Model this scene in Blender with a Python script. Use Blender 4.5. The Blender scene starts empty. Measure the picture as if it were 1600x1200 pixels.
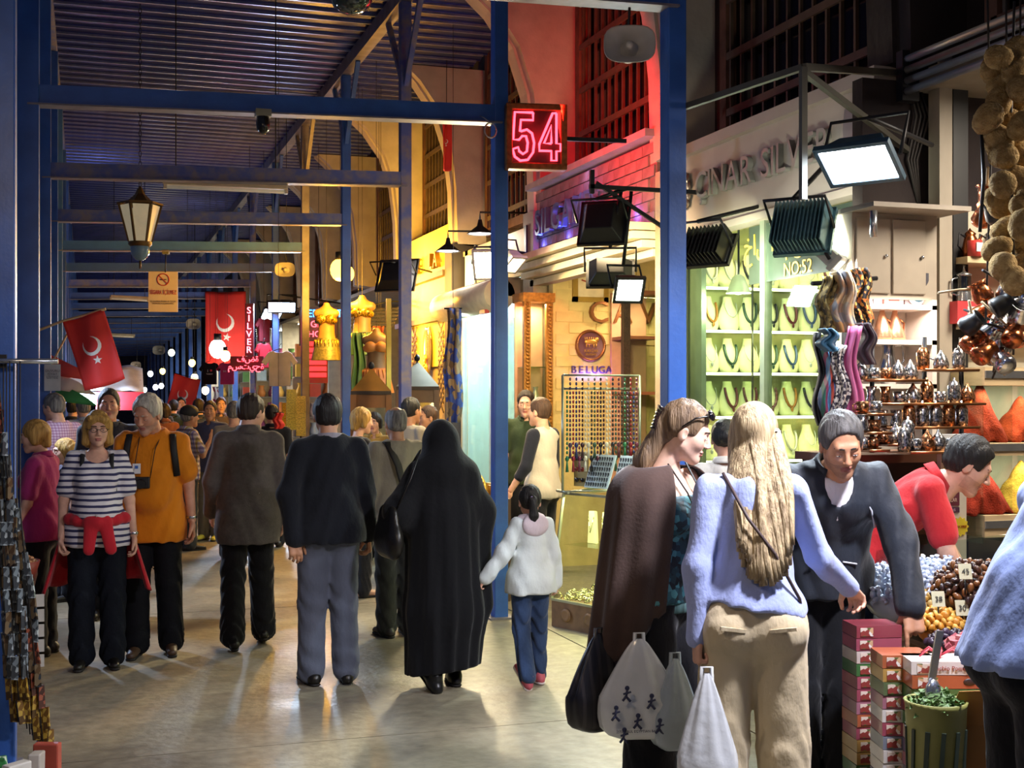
import bpy, bmesh, math, random
import numpy as np
from mathutils import Vector, Matrix, Euler
random.seed(7)
PI = math.pi
sc = bpy.context.scene
COL = sc.collection

# ------------------------------------------------------------------ camera
CAM_H = 1.7
YAW = math.radians(18.4)
FPX = 2000.0                       # focal length in pixels of the 1600 px frame
cd = bpy.data.cameras.new('camera'); cam = bpy.data.objects.new('camera', cd); COL.objects.link(cam)
cd.sensor_width = 36; cd.lens = 36 * FPX / 1600; cd.shift_y = 20 / 1600
cd.clip_start = .05; cd.clip_end = 300
cam.location = (0, 0, CAM_H); cam.rotation_euler = (PI / 2, 0, -YAW)
sc.camera = cam
# ------------------------------------------------------------------ world, exposure
w = bpy.data.worlds.new('night'); sc.world = w; w.use_nodes = True
bg = w.node_tree.nodes['Background']; bg.inputs[0].default_value = (.30, .36, .62, 1); bg.inputs[1].default_value = .13
sc.view_settings.view_transform = 'Standard'; sc.view_settings.look = 'None'
sc.view_settings.gamma = 1; sc.view_settings.use_curve_mapping = False
sc.view_settings.exposure = 0.25
sc.cycles.use_denoising = True
sc.cycles.max_bounces = 6; sc.cycles.transparent_max_bounces = 12
sc.cycles.sample_clamp_indirect = 4

SN, CN = math.sin(YAW), math.cos(YAW)
def ray(px, py):
    r = (px - 800) / FPX; u = (620 - py) / FPX
    return Vector((SN + CN * r, CN - SN * r, u))
def atD(px, py, d): return Vector((0, 0, CAM_H)) + ray(px, py) * d          # at a distance along the lens axis
def atX(px, py, X): v = ray(px, py); return Vector((0, 0, CAM_H)) + v * (X / v.x)
def atY(px, py, Y): v = ray(px, py); return Vector((0, 0, CAM_H)) + v * (Y / v.y)
def atF(px, py): return atD(px, py, CAM_H * FPX / (py - 620))               # on the floor
def lin(c):
    if isinstance(c, str): c = tuple(int(c[i:i + 2], 16) / 255 for i in (0, 2, 4))
    return tuple((v / 12.92 if v <= .04045 else ((v + .055) / 1.055) ** 2.4) for v in c[:3])

# ------------------------------------------------------------------ materials
_M = {}
def new_mat(name):
    m = bpy.data.materials.new(name); m.use_nodes = True
    return m, m.node_tree, m.node_tree.nodes['Principled BSDF']
def node(nt, t, **kw):
    n = nt.nodes.new(t)
    for k, v in kw.items():
        if k in n.inputs: n.inputs[k].default_value = v
        else: setattr(n, k, v)
    return n
def M(name, col='808080', rough=.6, metal=0, var=.12, scale=8, bump=0, bscale=60, stretch=(1, 1, 1), emit=0, ecol=None, col2=None, sheen=0, coat=0, sss=0, contrast=.25):
    """principled material with noise-mottled colour and optional bump, keyed by name"""
    if name in _M: return _M[name]
    m, nt, b = new_mat(name); L = nt.links.new
    c = lin(col); b.inputs['Roughness'].default_value = rough; b.inputs['Metallic'].default_value = metal
    b.inputs['Base Color'].default_value = (*c, 1)
    if rough >= .8: b.inputs['Specular IOR Level'].default_value = .18
    if coat: b.inputs['Coat Weight'].default_value = coat
    if sheen: b.inputs['Sheen Weight'].default_value = sheen
    if var or bump or col2:
        tc = node(nt, 'ShaderNodeTexCoord'); mp = node(nt, 'ShaderNodeMapping'); mp.inputs['Scale'].default_value = stretch
        L(tc.outputs['Object'], mp.inputs['Vector'])
    if var or col2:
        nz = node(nt, 'ShaderNodeTexNoise'); nz.inputs['Scale'].default_value = scale; nz.inputs['Detail'].default_value = 5
        L(mp.outputs[0], nz.inputs['Vector'])
        rp = node(nt, 'ShaderNodeValToRGB'); rp.color_ramp.elements[0].position = .5 - contrast; rp.color_ramp.elements[1].position = .5 + contrast
        a = lin(col2) if col2 else tuple(v * (1 - var * 1.6) for v in c)
        d = c if col2 else tuple(min(1, v * (1 + var)) for v in c)
        rp.color_ramp.elements[0].color = (*a, 1); rp.color_ramp.elements[1].color = (*d, 1)
        L(nz.outputs[0], rp.inputs[0]); L(rp.outputs[0], b.inputs['Base Color'])
    if bump:
        n2 = node(nt, 'ShaderNodeTexNoise'); n2.inputs['Scale'].default_value = bscale; n2.inputs['Detail'].default_value = 4
        L(mp.outputs[0], n2.inputs['Vector'])
        bp = node(nt, 'ShaderNodeBump'); bp.inputs['Strength'].default_value = bump; bp.inputs['Distance'].default_value = .02
        L(n2.outputs[0], bp.inputs['Height']); L(bp.outputs[0], b.inputs['Normal'])
    if emit:
        b.inputs['Emission Color'].default_value = (*lin(ecol or col), 1); b.inputs['Emission Strength'].default_value = emit
    _M[name] = m
    return m
def E(name, col, s):
    """a plain emitter: tubes, bulbs, neon, lit panels"""
    if name in _M: return _M[name]
    m, nt, b = new_mat(name)
    b.inputs['Base Color'].default_value = (*lin(col), 1); b.inputs['Emission Color'].default_value = (*lin(col), 1)
    b.inputs['Emission Strength'].default_value = s; b.inputs['Roughness'].default_value = .4
    _M[name] = m; return m
def glass(name, col='d8ecd8', mirror=.06, tint=.9):
    """thin pane: mostly see-through with a weak reflection"""
    if name in _M: return _M[name]
    m, nt, b = new_mat(name); L = nt.links.new
    nt.nodes.remove(b); out = nt.nodes['Material Output']
    tr = node(nt, 'ShaderNodeBsdfTransparent'); tr.inputs[0].default_value = (*[v * tint for v in lin(col)], 1)
    gl = node(nt, 'ShaderNodeBsdfGlossy'); gl.inputs['Roughness'].default_value = .03
    lw = node(nt, 'ShaderNodeLayerWeight'); pw = node(nt, 'ShaderNodeMath', operation='POWER'); pw.inputs[1].default_value = 4
    ad = node(nt, 'ShaderNodeMath', operation='MULTIPLY_ADD'); ad.inputs[1].default_value = .6; ad.inputs[2].default_value = mirror
    mx = node(nt, 'ShaderNodeMixShader')
    L(lw.outputs['Facing'], pw.inputs[0]); L(pw.outputs[0], ad.inputs[0]); L(ad.outputs[0], mx.inputs[0]); L(tr.outputs[0], mx.inputs[1]); L(gl.outputs[0], mx.inputs[2]); L(mx.outputs[0], out.inputs[0])
    _M[name] = m; return m
def stripes(name, cols, freq, axis='z', rough=.8, wave=0, cross=None, cfreq=0, duty=None):
    """cloth woven in stripes along an object axis; cross adds a second set of stripes (checks)"""
    if name in _M: return _M[name]
    m, nt, b = new_mat(name); L = nt.links.new; b.inputs['Roughness'].default_value = rough
    tc = node(nt, 'ShaderNodeTexCoord'); sp = node(nt, 'ShaderNodeSeparateXYZ'); L(tc.outputs['Object'], sp.inputs[0])
    def band(ax, fq, cs, du):
        if ax == 'ang':
            at = node(nt, 'ShaderNodeMath', operation='ARCTAN2'); L(sp.outputs[0], at.inputs[0]); L(sp.outputs[1], at.inputs[1]); src = at.outputs[0]
        else: src = sp.outputs['xyz'.index(ax)]
        mu = node(nt, 'ShaderNodeMath', operation='MULTIPLY'); mu.inputs[1].default_value = fq; L(src, mu.inputs[0])
        if wave:
            nz = node(nt, 'ShaderNodeTexNoise'); nz.inputs['Scale'].default_value = 7; L(tc.outputs['Object'], nz.inputs['Vector'])
            m2 = node(nt, 'ShaderNodeMath', operation='MULTIPLY_ADD'); m2.inputs[1].default_value = wave; L(nz.outputs[0], m2.inputs[0]); L(mu.outputs[0], m2.inputs[2]); mu = m2
        fr = node(nt, 'ShaderNodeMath', operation='FRACT'); L(mu.outputs[0], fr.inputs[0])
        rp = node(nt, 'ShaderNodeValToRGB'); rp.color_ramp.interpolation = 'CONSTANT'; e = rp.color_ramp.elements
        pos = du or [i / len(cs) for i in range(len(cs))]
        e[0].position = 0; e[0].color = (*lin(cs[0]), 1); e[1].position = pos[1]; e[1].color = (*lin(cs[1]), 1)
        for p_, c_ in zip(pos[2:], cs[2:]): k = e.new(p_); k.color = (*lin(c_), 1)
        L(fr.outputs[0], rp.inputs[0]); return rp.outputs[0]
    o = band(axis, freq, cols, duty)
    if cross:
        o2 = band(cross[0], cfreq, cross[1], None)
        mx = node(nt, 'ShaderNodeMix', data_type='RGBA', blend_type='MULTIPLY'); mx.inputs[0].default_value = 1
        L(o, mx.inputs[6]); L(o2, mx.inputs[7]); o = mx.outputs[2]
    L(o, b.inputs['Base Color'])
    _M[name] = m; return m
def pattern(name, cols, scale=14, rough=.8, kind='vor', metal=0, bump=0):
    """printed cloth / packets: voronoi cells coloured from a list"""
    if name in _M: return _M[name]
    m, nt, b = new_mat(name); L = nt.links.new; b.inputs['Roughness'].default_value = rough; b.inputs['Metallic'].default_value = metal
    tc = node(nt, 'ShaderNodeTexCoord')
    v = node(nt, 'ShaderNodeTexVoronoi'); v.inputs['Scale'].default_value = scale; L(tc.outputs['Object'], v.inputs['Vector'])
    sp = node(nt, 'ShaderNodeSeparateColor'); L(v.outputs['Color'], sp.inputs[0])
    rp = node(nt, 'ShaderNodeValToRGB'); rp.color_ramp.interpolation = 'CONSTANT' if kind == 'vor' else 'LINEAR'; e = rp.color_ramp.elements
    e[0].color = (*lin(cols[0]), 1); e[1].position = 1 / len(cols); e[1].color = (*lin(cols[1]), 1)
    for i in range(2, len(cols)): k = e.new(i / len(cols)); k.color = (*lin(cols[i]), 1)
    L(sp.outputs[0], rp.inputs[0]); L(rp.outputs[0], b.inputs['Base Color'])
    if bump:
        bp = node(nt, 'ShaderNodeBump'); bp.inputs['Strength'].default_value = bump; L(v.outputs['Distance'], bp.inputs['Height']); L(bp.outputs[0], b.inputs['Normal'])
    _M[name] = m; return m

# ------------------------------------------------------------------ mesh building
def mesh_np(name, V, F4, smooth=True):
    me = bpy.data.meshes.new(name); n = len(V); k = len(F4); wd = F4.shape[1]
    me.vertices.add(n); me.vertices.foreach_set('co', np.asarray(V, np.float32).ravel())
    me.loops.add(k * wd); me.loops.foreach_set('vertex_index', np.asarray(F4, np.int32).ravel())
    me.polygons.add(k); me.polygons.foreach_set('loop_start', np.arange(0, k * wd, wd, dtype=np.int32))
    if smooth: me.polygons.foreach_set('use_smooth', np.ones(k, bool))
    me.update(calc_edges=True); return me
def link(o, parent=None):
    COL.objects.link(o)
    if parent: o.parent = parent
    return o
def tag(o, label=None, cat=None, group=None, kind=None):
    for k, v in (('label', label), ('category', cat), ('group', group), ('kind', kind)):
        if v: o[k] = v
    return o
def thing(name, label, cat, loc=(0, 0, 0), rz=0, group=None):
    o = bpy.data.objects.new(name, None); link(o); o.empty_display_size = .1
    o.location = loc; o.rotation_euler = (0, 0, rz); return tag(o, label, cat, group)
def copy_tree(o, parent=None):
    c = o.copy(); link(c, parent)
    for ch in list(o.children): copy_tree(ch, c)
    return c
class MB:
    """collects shapes; build() links them as one mesh object"""
    def __init__(s): s.v = []; s.f = []; s.sm = []
    def add(s, V, F, smooth=False):
        b = len(s.v); s.v += [tuple(p) for p in V]; s.f += [tuple(i + b for i in f) for f in F]; s.sm += [smooth] * len(F); return s
    def box(s, c, d, rot=None, taper=1):
        x, y, z = d[0] / 2, d[1] / 2, d[2] / 2; t = taper
        V = [Vector(p) for p in ((-x, -y, -z), (x, -y, -z), (x, y, -z), (-x, y, -z), (-x * t, -y * t, z), (x * t, -y * t, z), (x * t, y * t, z), (-x * t, y * t, z))]
        if rot is not None:
            R = rot if isinstance(rot, Matrix) else Euler(rot).to_matrix()
            V = [R @ p for p in V]
        c = Vector(c)
        return s.add([p + c for p in V], [(3, 2, 1, 0), (4, 5, 6, 7), (0, 1, 5, 4), (1, 2, 6, 5), (2, 3, 7, 6), (3, 0, 4, 7)])
    def bbox(s, lo, hi): return s.box([(a + b) / 2 for a, b in zip(lo, hi)], [b - a for a, b in zip(lo, hi)])
    def bar(s, a, b, w, h=None, up=(0, 0, 1)):
        a, b = Vector(a), Vector(b); h = h or w; u = (b - a); L_ = u.length; u.normalize(); up = Vector(up)
        if abs(u.dot(up)) > .98: up = Vector((0, 1, 0))
        x = u.cross(up).normalized(); z = x.cross(u)
        R = Matrix((x, u, z)).transposed()
        return s.box((a + b) / 2, (w, L_, h), R)
    def tube(s, pts, r, n=8, caps=True, smooth=True, flat=None):
        pts = [Vector(p) for p in pts]; k = len(pts); rs = r if isinstance(r, (list, tuple)) else [r] * k
        V = []; F = []; prev = None
        for i, p in enumerate(pts):
            t = (pts[min(i + 1, k - 1)] - pts[max(i - 1, 0)])
            if t.length < 1e-9: t = Vector((0, 0, 1))
            t.normalize()
            if prev is None:
                up = Vector((0, 0, 1)) if abs(t.z) < .9 else Vector((1, 0, 0)); x = t.cross(up).normalized()
            else:
                x = prev - t * prev.dot(t); x = x.normalized() if x.length > 1e-6 else t.orthogonal().normalized()
            prev = x; y = t.cross(x)
            for j in range(n):
                a = 2 * PI * j / n; V.append(p + (x * math.cos(a) + y * math.sin(a) * (flat or 1)) * rs[i])
        for i in range(k - 1):
            for j in range(n):
                a = i * n + j; b = i * n + (j + 1) % n; F.append((a, b, b + n, a + n))
        s.add(V, F, smooth)
        if caps:
            b = len(s.v) - k * n; s.f.append(tuple(b + j for j in range(n))[::-1]); s.f.append(tuple(b + (k - 1) * n + j for j in range(n))); s.sm += [False, False]
        return s
    def cyl(s, a, b, r0, r1=None, n=16): return s.tube([a, b], [r0, r0 if r1 is None else r1], n)
    def lathe(s, prof, c=(0, 0, 0), n=20, R=None, smooth=True, a0=0, a1=2 * PI):
        """prof: list of (radius, z); turned about z, then rotated by R and moved to c"""
        V = []; F = []; full = abs(a1 - a0 - 2 * PI) < 1e-6; m = n if full else n + 1; c = Vector(c)
        for r, z in prof:
            for j in range(m):
                a = a0 + (a1 - a0) * j / n; p = Vector((r * math.cos(a), r * math.sin(a), z)); V.append((R @ p if R else p) + c)
        for i in range(len(prof) - 1):
            for j in range(n if full else n):
                a = i * m + j; b = i * m + (j + 1) % m; F.append((a, b, b + m, a + m))
        return s.add(V, F, smooth)
    def ell(s, c, r, n=12, R=None):
        m = max(5, n // 2 + 1); r = r if isinstance(r, (tuple, list)) else (r, r, r)
        V = []; F = []; c = Vector(c)
        for i in range(m + 1):
            th = PI * i / m
            for j in range(n):
                a = 2 * PI * j / n; p = Vector((r[0] * math.sin(th) * math.cos(a), r[1] * math.sin(th) * math.sin(a), -r[2] * math.cos(th))); V.append((R @ p if R else p) + c)
        for i in range(m):
            for j in range(n):
                a = i * n + j; b = i * n + (j + 1) % n; F.append((a, b, b + n, a + n))
        return s.add(V, F, True)
    def prism(s, poly, t, c=(0, 0, 0), R=None, smooth=False):
        """poly of (x, z) extruded along y by t, centred"""
        c = Vector(c); n = len(poly)
        V = [Vector((x, -t / 2, z)) for x, z in poly] + [Vector((x, t / 2, z)) for x, z in poly]
        V = [(R @ p if R else p) + c for p in V]
        F = [tuple(range(n)), tuple(range(2 * n - 1, n - 1, -1))] + [(i, i + n, (i + 1) % n + n, (i + 1) % n) for i in range(n)]
        return s.add(V, F, smooth)
    def grid(s, fn, nu, nv, smooth=True, close=False):
        V = [fn(i / nu, j / nv) for i in range(nu + 1) for j in range(nv + 1)]; m = nv + 1
        return s.add(V, [(i * m + j, (i + 1) * m + j, (i + 1) * m + j + 1, i * m + j + 1) for i in range(nu) for j in range(nv)], smooth)
    def sheet(s, fn, nu, nv, t=.004):
        """a grid with thickness t (along its own normal, approximated by the y axis of fn)"""
        g = lambda u, v: Vector(fn(u, v))
        V = []; m = nv + 1; e = 1e-3
        for i in range(nu + 1):
            for j in range(nv + 1):
                u, v = i / nu, j / nv; p = g(u, v)
                nrm = (g(min(u + e, 1), v) - g(max(u - e, 0), v)).cross(g(u, min(v + e, 1)) - g(u, max(v - e, 0)))
                if nrm.length < 1e-12: nrm = Vector((0, 1, 0))
                V.append((p, nrm.normalized() * t / 2))
        N = len(V); F = []
        for i in range(nu):
            for j in range(nv):
                q = (i * m + j, (i + 1) * m + j, (i + 1) * m + j + 1, i * m + j + 1); F.append(q); F.append(tuple(N + k for k in q[::-1]))
        rim = [i * m for i in range(nu + 1)] + [nu * m + j for j in range(1, m)] + [i * m + nv for i in range(nu - 1, -1, -1)] + [j for j in range(nv - 1, 0, -1)]
        for a, b in zip(rim, rim[1:] + rim[:1]): F.append((a, N + a, N + b, b))
        return s.add([p + n for p, n in V] + [p - n for p, n in V], F, True)
    def mesh(s, name='mesh'):
        me = bpy.data.meshes.new(name); me.from_pydata(s.v, [], s.f)
        me.polygons.foreach_set('use_smooth', s.sm); me.update(); return me
    def build(s, name, mat, parent=None, loc=None, bevel=0):
        o = bpy.data.objects.new(name, s.mesh(name)); link(o, parent)
        if mat: o.data.materials.append(mat)
        if loc is not None: o.location = loc
        if bevel:
            b = o.modifiers.new('bevel', 'BEVEL'); b.width = bevel; b.segments = 2; b.limit_method = 'ANGLE'
        return o
def obj(name, me, mat, parent=None, loc=None, rot=None):
    o = bpy.data.objects.new(name, me); link(o, parent)
    if mat and not me.materials: me.materials.append(mat)
    if loc is not None: o.location = loc
    if rot is not None: o.rotation_euler = rot
    return o
def struct(name, mb, mat, bevel=0): return tag(mb.build(name, mat, None, bevel=bevel), kind='structure')
def text_mesh(s, size=1, ext=.01, align='CENTER', bev=0, narrow=1):
    cu = bpy.data.curves.new('t', 'FONT'); cu.body = s; cu.size = size; cu.extrude = ext; cu.align_x = align; cu.align_y = 'CENTER'; cu.bevel_depth = bev; cu.resolution_u = 3
    o = bpy.data.objects.new('t', cu); COL.objects.link(o)
    dg = bpy.context.evaluated_depsgraph_get(); me = bpy.data.meshes.new_from_object(o.evaluated_get(dg))
    bpy.data.objects.remove(o); bpy.data.curves.remove(cu)
    if narrow != 1: me.transform(Matrix.Diagonal((narrow, 1, 1, 1)))
    return me
def text(name, s, size, mat, parent, loc, rot, ext=.004, align='CENTER', narrow=1, bev=0):
    """flat lettering; lies in its local xy plane"""
    return obj(name, text_mesh(s, size, ext, align, bev, narrow), mat, parent, loc, rot)
FACE_Y = (PI / 2, 0, 0)            # lettering that faces the camera side (-y)
FACE_X = (PI / 2, 0, -PI / 2)      # lettering that faces the lane (-x)
def area(name, parent, loc, rot, size, power, col, spread=PI, sy=None):
    l = bpy.data.lights.new(name, 'AREA'); l.energy = power; l.color = lin(col); l.size = size; l.spread = spread
    if sy: l.shape = 'RECTANGLE'; l.size_y = sy
    o = bpy.data.objects.new(name, l); link(o, parent); o.location = loc; o.rotation_euler = rot; return o
def point(name, parent, loc, power, col, r=.05):
    l = bpy.data.lights.new(name, 'POINT'); l.energy = power; l.color = lin(col); l.shadow_soft_size = r
    o = bpy.data.objects.new(name, l); link(o, parent); o.location = loc; return o
def aim(d):
    """euler that turns a light's -z (or a shape's -z) along d"""
    return Vector(d).to_track_quat('-Z', 'Y').to_euler()
# ================================================================== the arcade
POST_X, LPOST_X = 3.015, -.38
BAYS = [6.3 + 3.07 * k for k in range(-2, 22)]
FX = 4.4                                   # shop fronts
ROOF = 5.8
blue = M('blue_paint', '2f5aa8', .42, 0, var=.18, scale=5, bump=.06, bscale=40)
blue2 = M('blue_paint_worn', '4a5a9a', .5, 0, var=.25, scale=9, col2='77707c', contrast=.12)
grey_steel = M('grey_steel', '77727c', .5, .2, var=.2, scale=9)
dark_metal = M('dark_metal', '1c1c20', .5, .4)
black_paint = M('black_paint', '121214', .45)
pale_plaster = M('pale_plaster', 'b3a79a', .8, var=.12, scale=4, bump=.15, bscale=30)
# floor: worn concrete, laid in slabs with joints, damp and trodden
def floor_mat():
    m, nt, b = new_mat('worn_concrete'); L = nt.links.new
    tc = node(nt, 'ShaderNodeTexCoord')
    n1 = node(nt, 'ShaderNodeTexNoise'); n1.inputs['Scale'].default_value = .9; n1.inputs['Detail'].default_value = 7; L(tc.outputs['Object'], n1.inputs['Vector'])
    n2 = node(nt, 'ShaderNodeTexNoise'); n2.inputs['Scale'].default_value = 14; n2.inputs['Detail'].default_value = 6; L(tc.outputs['Object'], n2.inputs['Vector'])
    r1 = node(nt, 'ShaderNodeValToRGB'); r1.color_ramp.elements[0].position = .3; r1.color_ramp.elements[1].position = .72
    r1.color_ramp.elements[0].color = (*lin('6c6557'), 1); r1.color_ramp.elements[1].color = (*lin('9c917a'), 1)
    L(n1.outputs[0], r1.inputs[0])
    mx = node(nt, 'ShaderNodeMix', data_type='RGBA', blend_type='OVERLAY'); mx.inputs[0].default_value = .55
    L(r1.outputs[0], mx.inputs[6]); L(n2.outputs[0], mx.inputs[7]); L(mx.outputs[2], b.inputs['Base Color'])
    rr = node(nt, 'ShaderNodeMapRange'); rr.inputs[1].default_value = .35; rr.inputs[2].default_value = .65; rr.inputs[3].default_value = .3; rr.inputs[4].default_value = .62
    L(n1.outputs[0], rr.inputs[0]); L(rr.outputs[0], b.inputs['Roughness'])
    bp = node(nt, 'ShaderNodeBump'); bp.inputs['Strength'].default_value = .35; bp.inputs['Distance'].default_value = .012
    n3 = node(nt, 'ShaderNodeTexNoise'); n3.inputs['Scale'].default_value = 22; n3.inputs['Detail'].default_value = 5; L(tc.outputs['Object'], n3.inputs['Vector'])
    L(n3.outputs[0], bp.inputs['Height']); L(bp.outputs[0], b.inputs['Normal'])
    return m
fm = floor_mat()
fl = MB().bbox((-6, -6, -.2), (8, 75, -.012)); FLOOR = struct('floor', fl, M('joint_dirt', '2e2b28', .9))
ys = [-6 + 4.1 * i for i in range(20)]
for y0 in ys:                               # concrete slabs, joints recessed
    for x0, x1 in ((-6, -.6), (-.588, 3.2), (3.212, 8)):
        b = MB().bbox((x0, y0, -.1), (x1, y0 + 4.09, 0)); b.build('slab', fm, FLOOR)
# roof of corrugated sheet, ribs across the lane
rb = MB(); pitch = .29
k = 0; y = 3.0
prof = []
while y < 70:
    prof += [(y, 0), (y + .012, -.014), (y + .03, -.014), (y + .06, .03)]; y += pitch
V = []; F = []
for X in (LPOST_X - .3, 4.55):
    V += [(X, a, ROOF + b) for a, b in prof]
n = len(prof)
F = [(i, i + 1, n + i + 1, n + i) for i in range(n - 1)]
V += [(p[0], p[1], p[2] + .006) for p in V]; F += [tuple(2 * n + i for i in f[::-1]) for f in F]
rb.add(V, F)
roof_m = M('roof_sheet', '26307a', .33, .45, var=.25, scale=3, stretch=(1, .3, 1))
CEIL = struct('ceiling', rb, roof_m)
sm_ = MB().bbox((LPOST_X - .28, -.012, -.012), (4.5, .012, .012)).mesh('seam'); seam_m = M('roof_lit_edge', '868cb4', .3, .6, var=.2)
for i in range(78): obj('seam', sm_, seam_m, CEIL, (0, 3.0 + i * pitch + .02, ROOF - .02))  # pale strips added under the sheet joints, painting in their lit edges
# fixing strips: the sheets' pale edge flashing on the left eave
struct('trim_1', MB().bbox((LPOST_X - .32, 3, ROOF - .22), (LPOST_X - .28, 70, ROOF + .1)), M('flashing', '8f8b99', .5, .3))
# long purlins under the roof, over both post rows
def purlin(name, X, z, w, h, m):
    struct(name, MB().bbox((X - w / 2, 3, z - h / 2), (X + w / 2, 68, z + h / 2)), m)
purlin('roof_purlin', POST_X, ROOF - .09, .12, .16, M('purlin_paint', '7f7a86', .4, .25, var=.3, scale=6))
purlin('roof_purlin', LPOST_X, ROOF - .09, .12, .16, blue2)
# posts and cross beams
ORD_ = ['first', 'second', 'third', 'fourth', 'fifth', 'sixth', 'seventh', 'eighth', 'ninth', 'tenth']
for i, Y in enumerate(BAYS[2:] + [BAYS[1]]):
    if i == 22: i = 0; last = True
    far = i > 9
    for side, X, wd in (('right', POST_X, .11), ('left', LPOST_X, .15)):
        if side == 'right': m = [blue, blue, blue2, blue, grey_steel, blue, blue2][i] if i < 7 else blue
        else: m = blue
        p = thing('steel_post', ('blue square steel post in the %s row, %s from the camera' % (side, ORD_[i] if Y > 4 else 'nearest')) if not far else 'distant blue steel post of the %s row' % side, 'post', (X, Y, 0), 0, 'posts of the %s row' % side)
        MB().bbox((-wd / 2, -wd / 2, 0), (wd / 2, wd / 2, ROOF - .17)).build('shaft', m, p, bevel=.008)
        if not far: MB().bbox((-.1, -.1, 0), (.1, .1, .015)).build('base_plate', grey_steel, p)
        if not far and side == 'right':
            MB().bar((0, .04, ROOF - 1.0), (0, .75, ROOF - .17), .05, .05).build('brace', m, p)
            MB().bar((0, -.04, ROOF - 1.0), (0, -.75, ROOF - .17), .05, .05).build('brace', m, p)
        elif not far:
            MB().bar((0, .05, ROOF - 1.2), (0, .9, ROOF - .17), .06, .06).build('brace', blue2, p)
        p['kind'] = 'structure'
    bm = thing('cross_beam', ('blue steel beam across the lane, %s from the camera' % (ORD_[i] if Y > 4 else 'nearest')) if not far else 'distant blue steel beam across the lane', 'beam', (0, Y, 0), 0, 'beams across the lane'); bm['kind'] = 'structure'
    MB().bar((LPOST_X, 0, 3.77), (POST_X, 0, 3.87), .09, .13).build('beam', blue if i in (0, 1, 4, 5) or i > 6 else blue2, bm)
    MB().bar((LPOST_X, -.02, 3.695), (POST_X, -.02, 3.795), .13, .012).build('flange', grey_steel, bm)
# back wall of the bazaar above the shop fronts
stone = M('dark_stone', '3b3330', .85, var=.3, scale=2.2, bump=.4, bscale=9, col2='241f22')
brickm = M('brown_brick', '6b4a3a', .85, var=.3, scale=5, bump=.4, bscale=18)
WY0, WY1 = -2.5, 70
struct('wall_right', MB().bbox((FX + .35, WY0, 3.5), (FX + .75, WY1, 9.5)), stone)
struct('wall_end', MB().bbox((-6, 69, 0), (8, 69.4, 9)), M('end_wall', '4a4650', .9))
# grilled upper windows, one per bay
bar_m = M('window_bars', '5d4a3a', .55, .3, var=.2); wglass = M('dark_panes', '0c0c12', .15)
for i, Y in enumerate(BAYS[1:10]):
    Yc = Y + 1.52; hw = 1.0; z0, z1 = 3.75, 7.2
    wn = thing('window_%d' % (i + 1), 'tall upper window with iron grille above the shop fronts', 'window', (FX + .34, Yc, 0)); wn['kind'] = 'structure'
    MB().bbox((-.01, -hw, z0), (.02, hw, z1)).build('pane', wglass, wn)
    f = MB()
    for a in (-hw, hw): f.bbox((-.1, a - .05, z0 - .05), (.03, a + .05, z1))
    f.bbox((-.1, -hw, z0 - .1), (.03, hw, z0)); f.build('window_frame', brickm, wn)
    if i < 7:
        nb = 12
        vb = MB().bbox((-.012, -.012, z0), (.012, .012, z1)).mesh('vertical_bar'); hb = MB().bbox((-.012, -hw, -.028), (.012, hw, .028)).mesh('cross_bar')
        for j in range(nb): obj('vertical_bar', vb, bar_m, wn, (-.07, -hw + (j + .5) * 2 * hw / nb, 0))
        for j in range(8): obj('cross_bar', hb, bar_m, wn, (-.085, 0, z0 + .12 + j * .43))
# pale ribs between the bays that flare out to the roof
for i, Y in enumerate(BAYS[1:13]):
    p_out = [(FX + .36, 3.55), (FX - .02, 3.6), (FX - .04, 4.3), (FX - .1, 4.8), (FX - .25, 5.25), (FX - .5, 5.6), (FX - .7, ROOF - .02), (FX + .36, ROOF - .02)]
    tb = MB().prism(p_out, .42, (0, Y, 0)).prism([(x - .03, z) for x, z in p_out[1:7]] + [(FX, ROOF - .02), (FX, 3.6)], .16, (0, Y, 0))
    struct('trim_%d' % (i + 2), tb, pale_plaster if i > 1 else stone)
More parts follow.
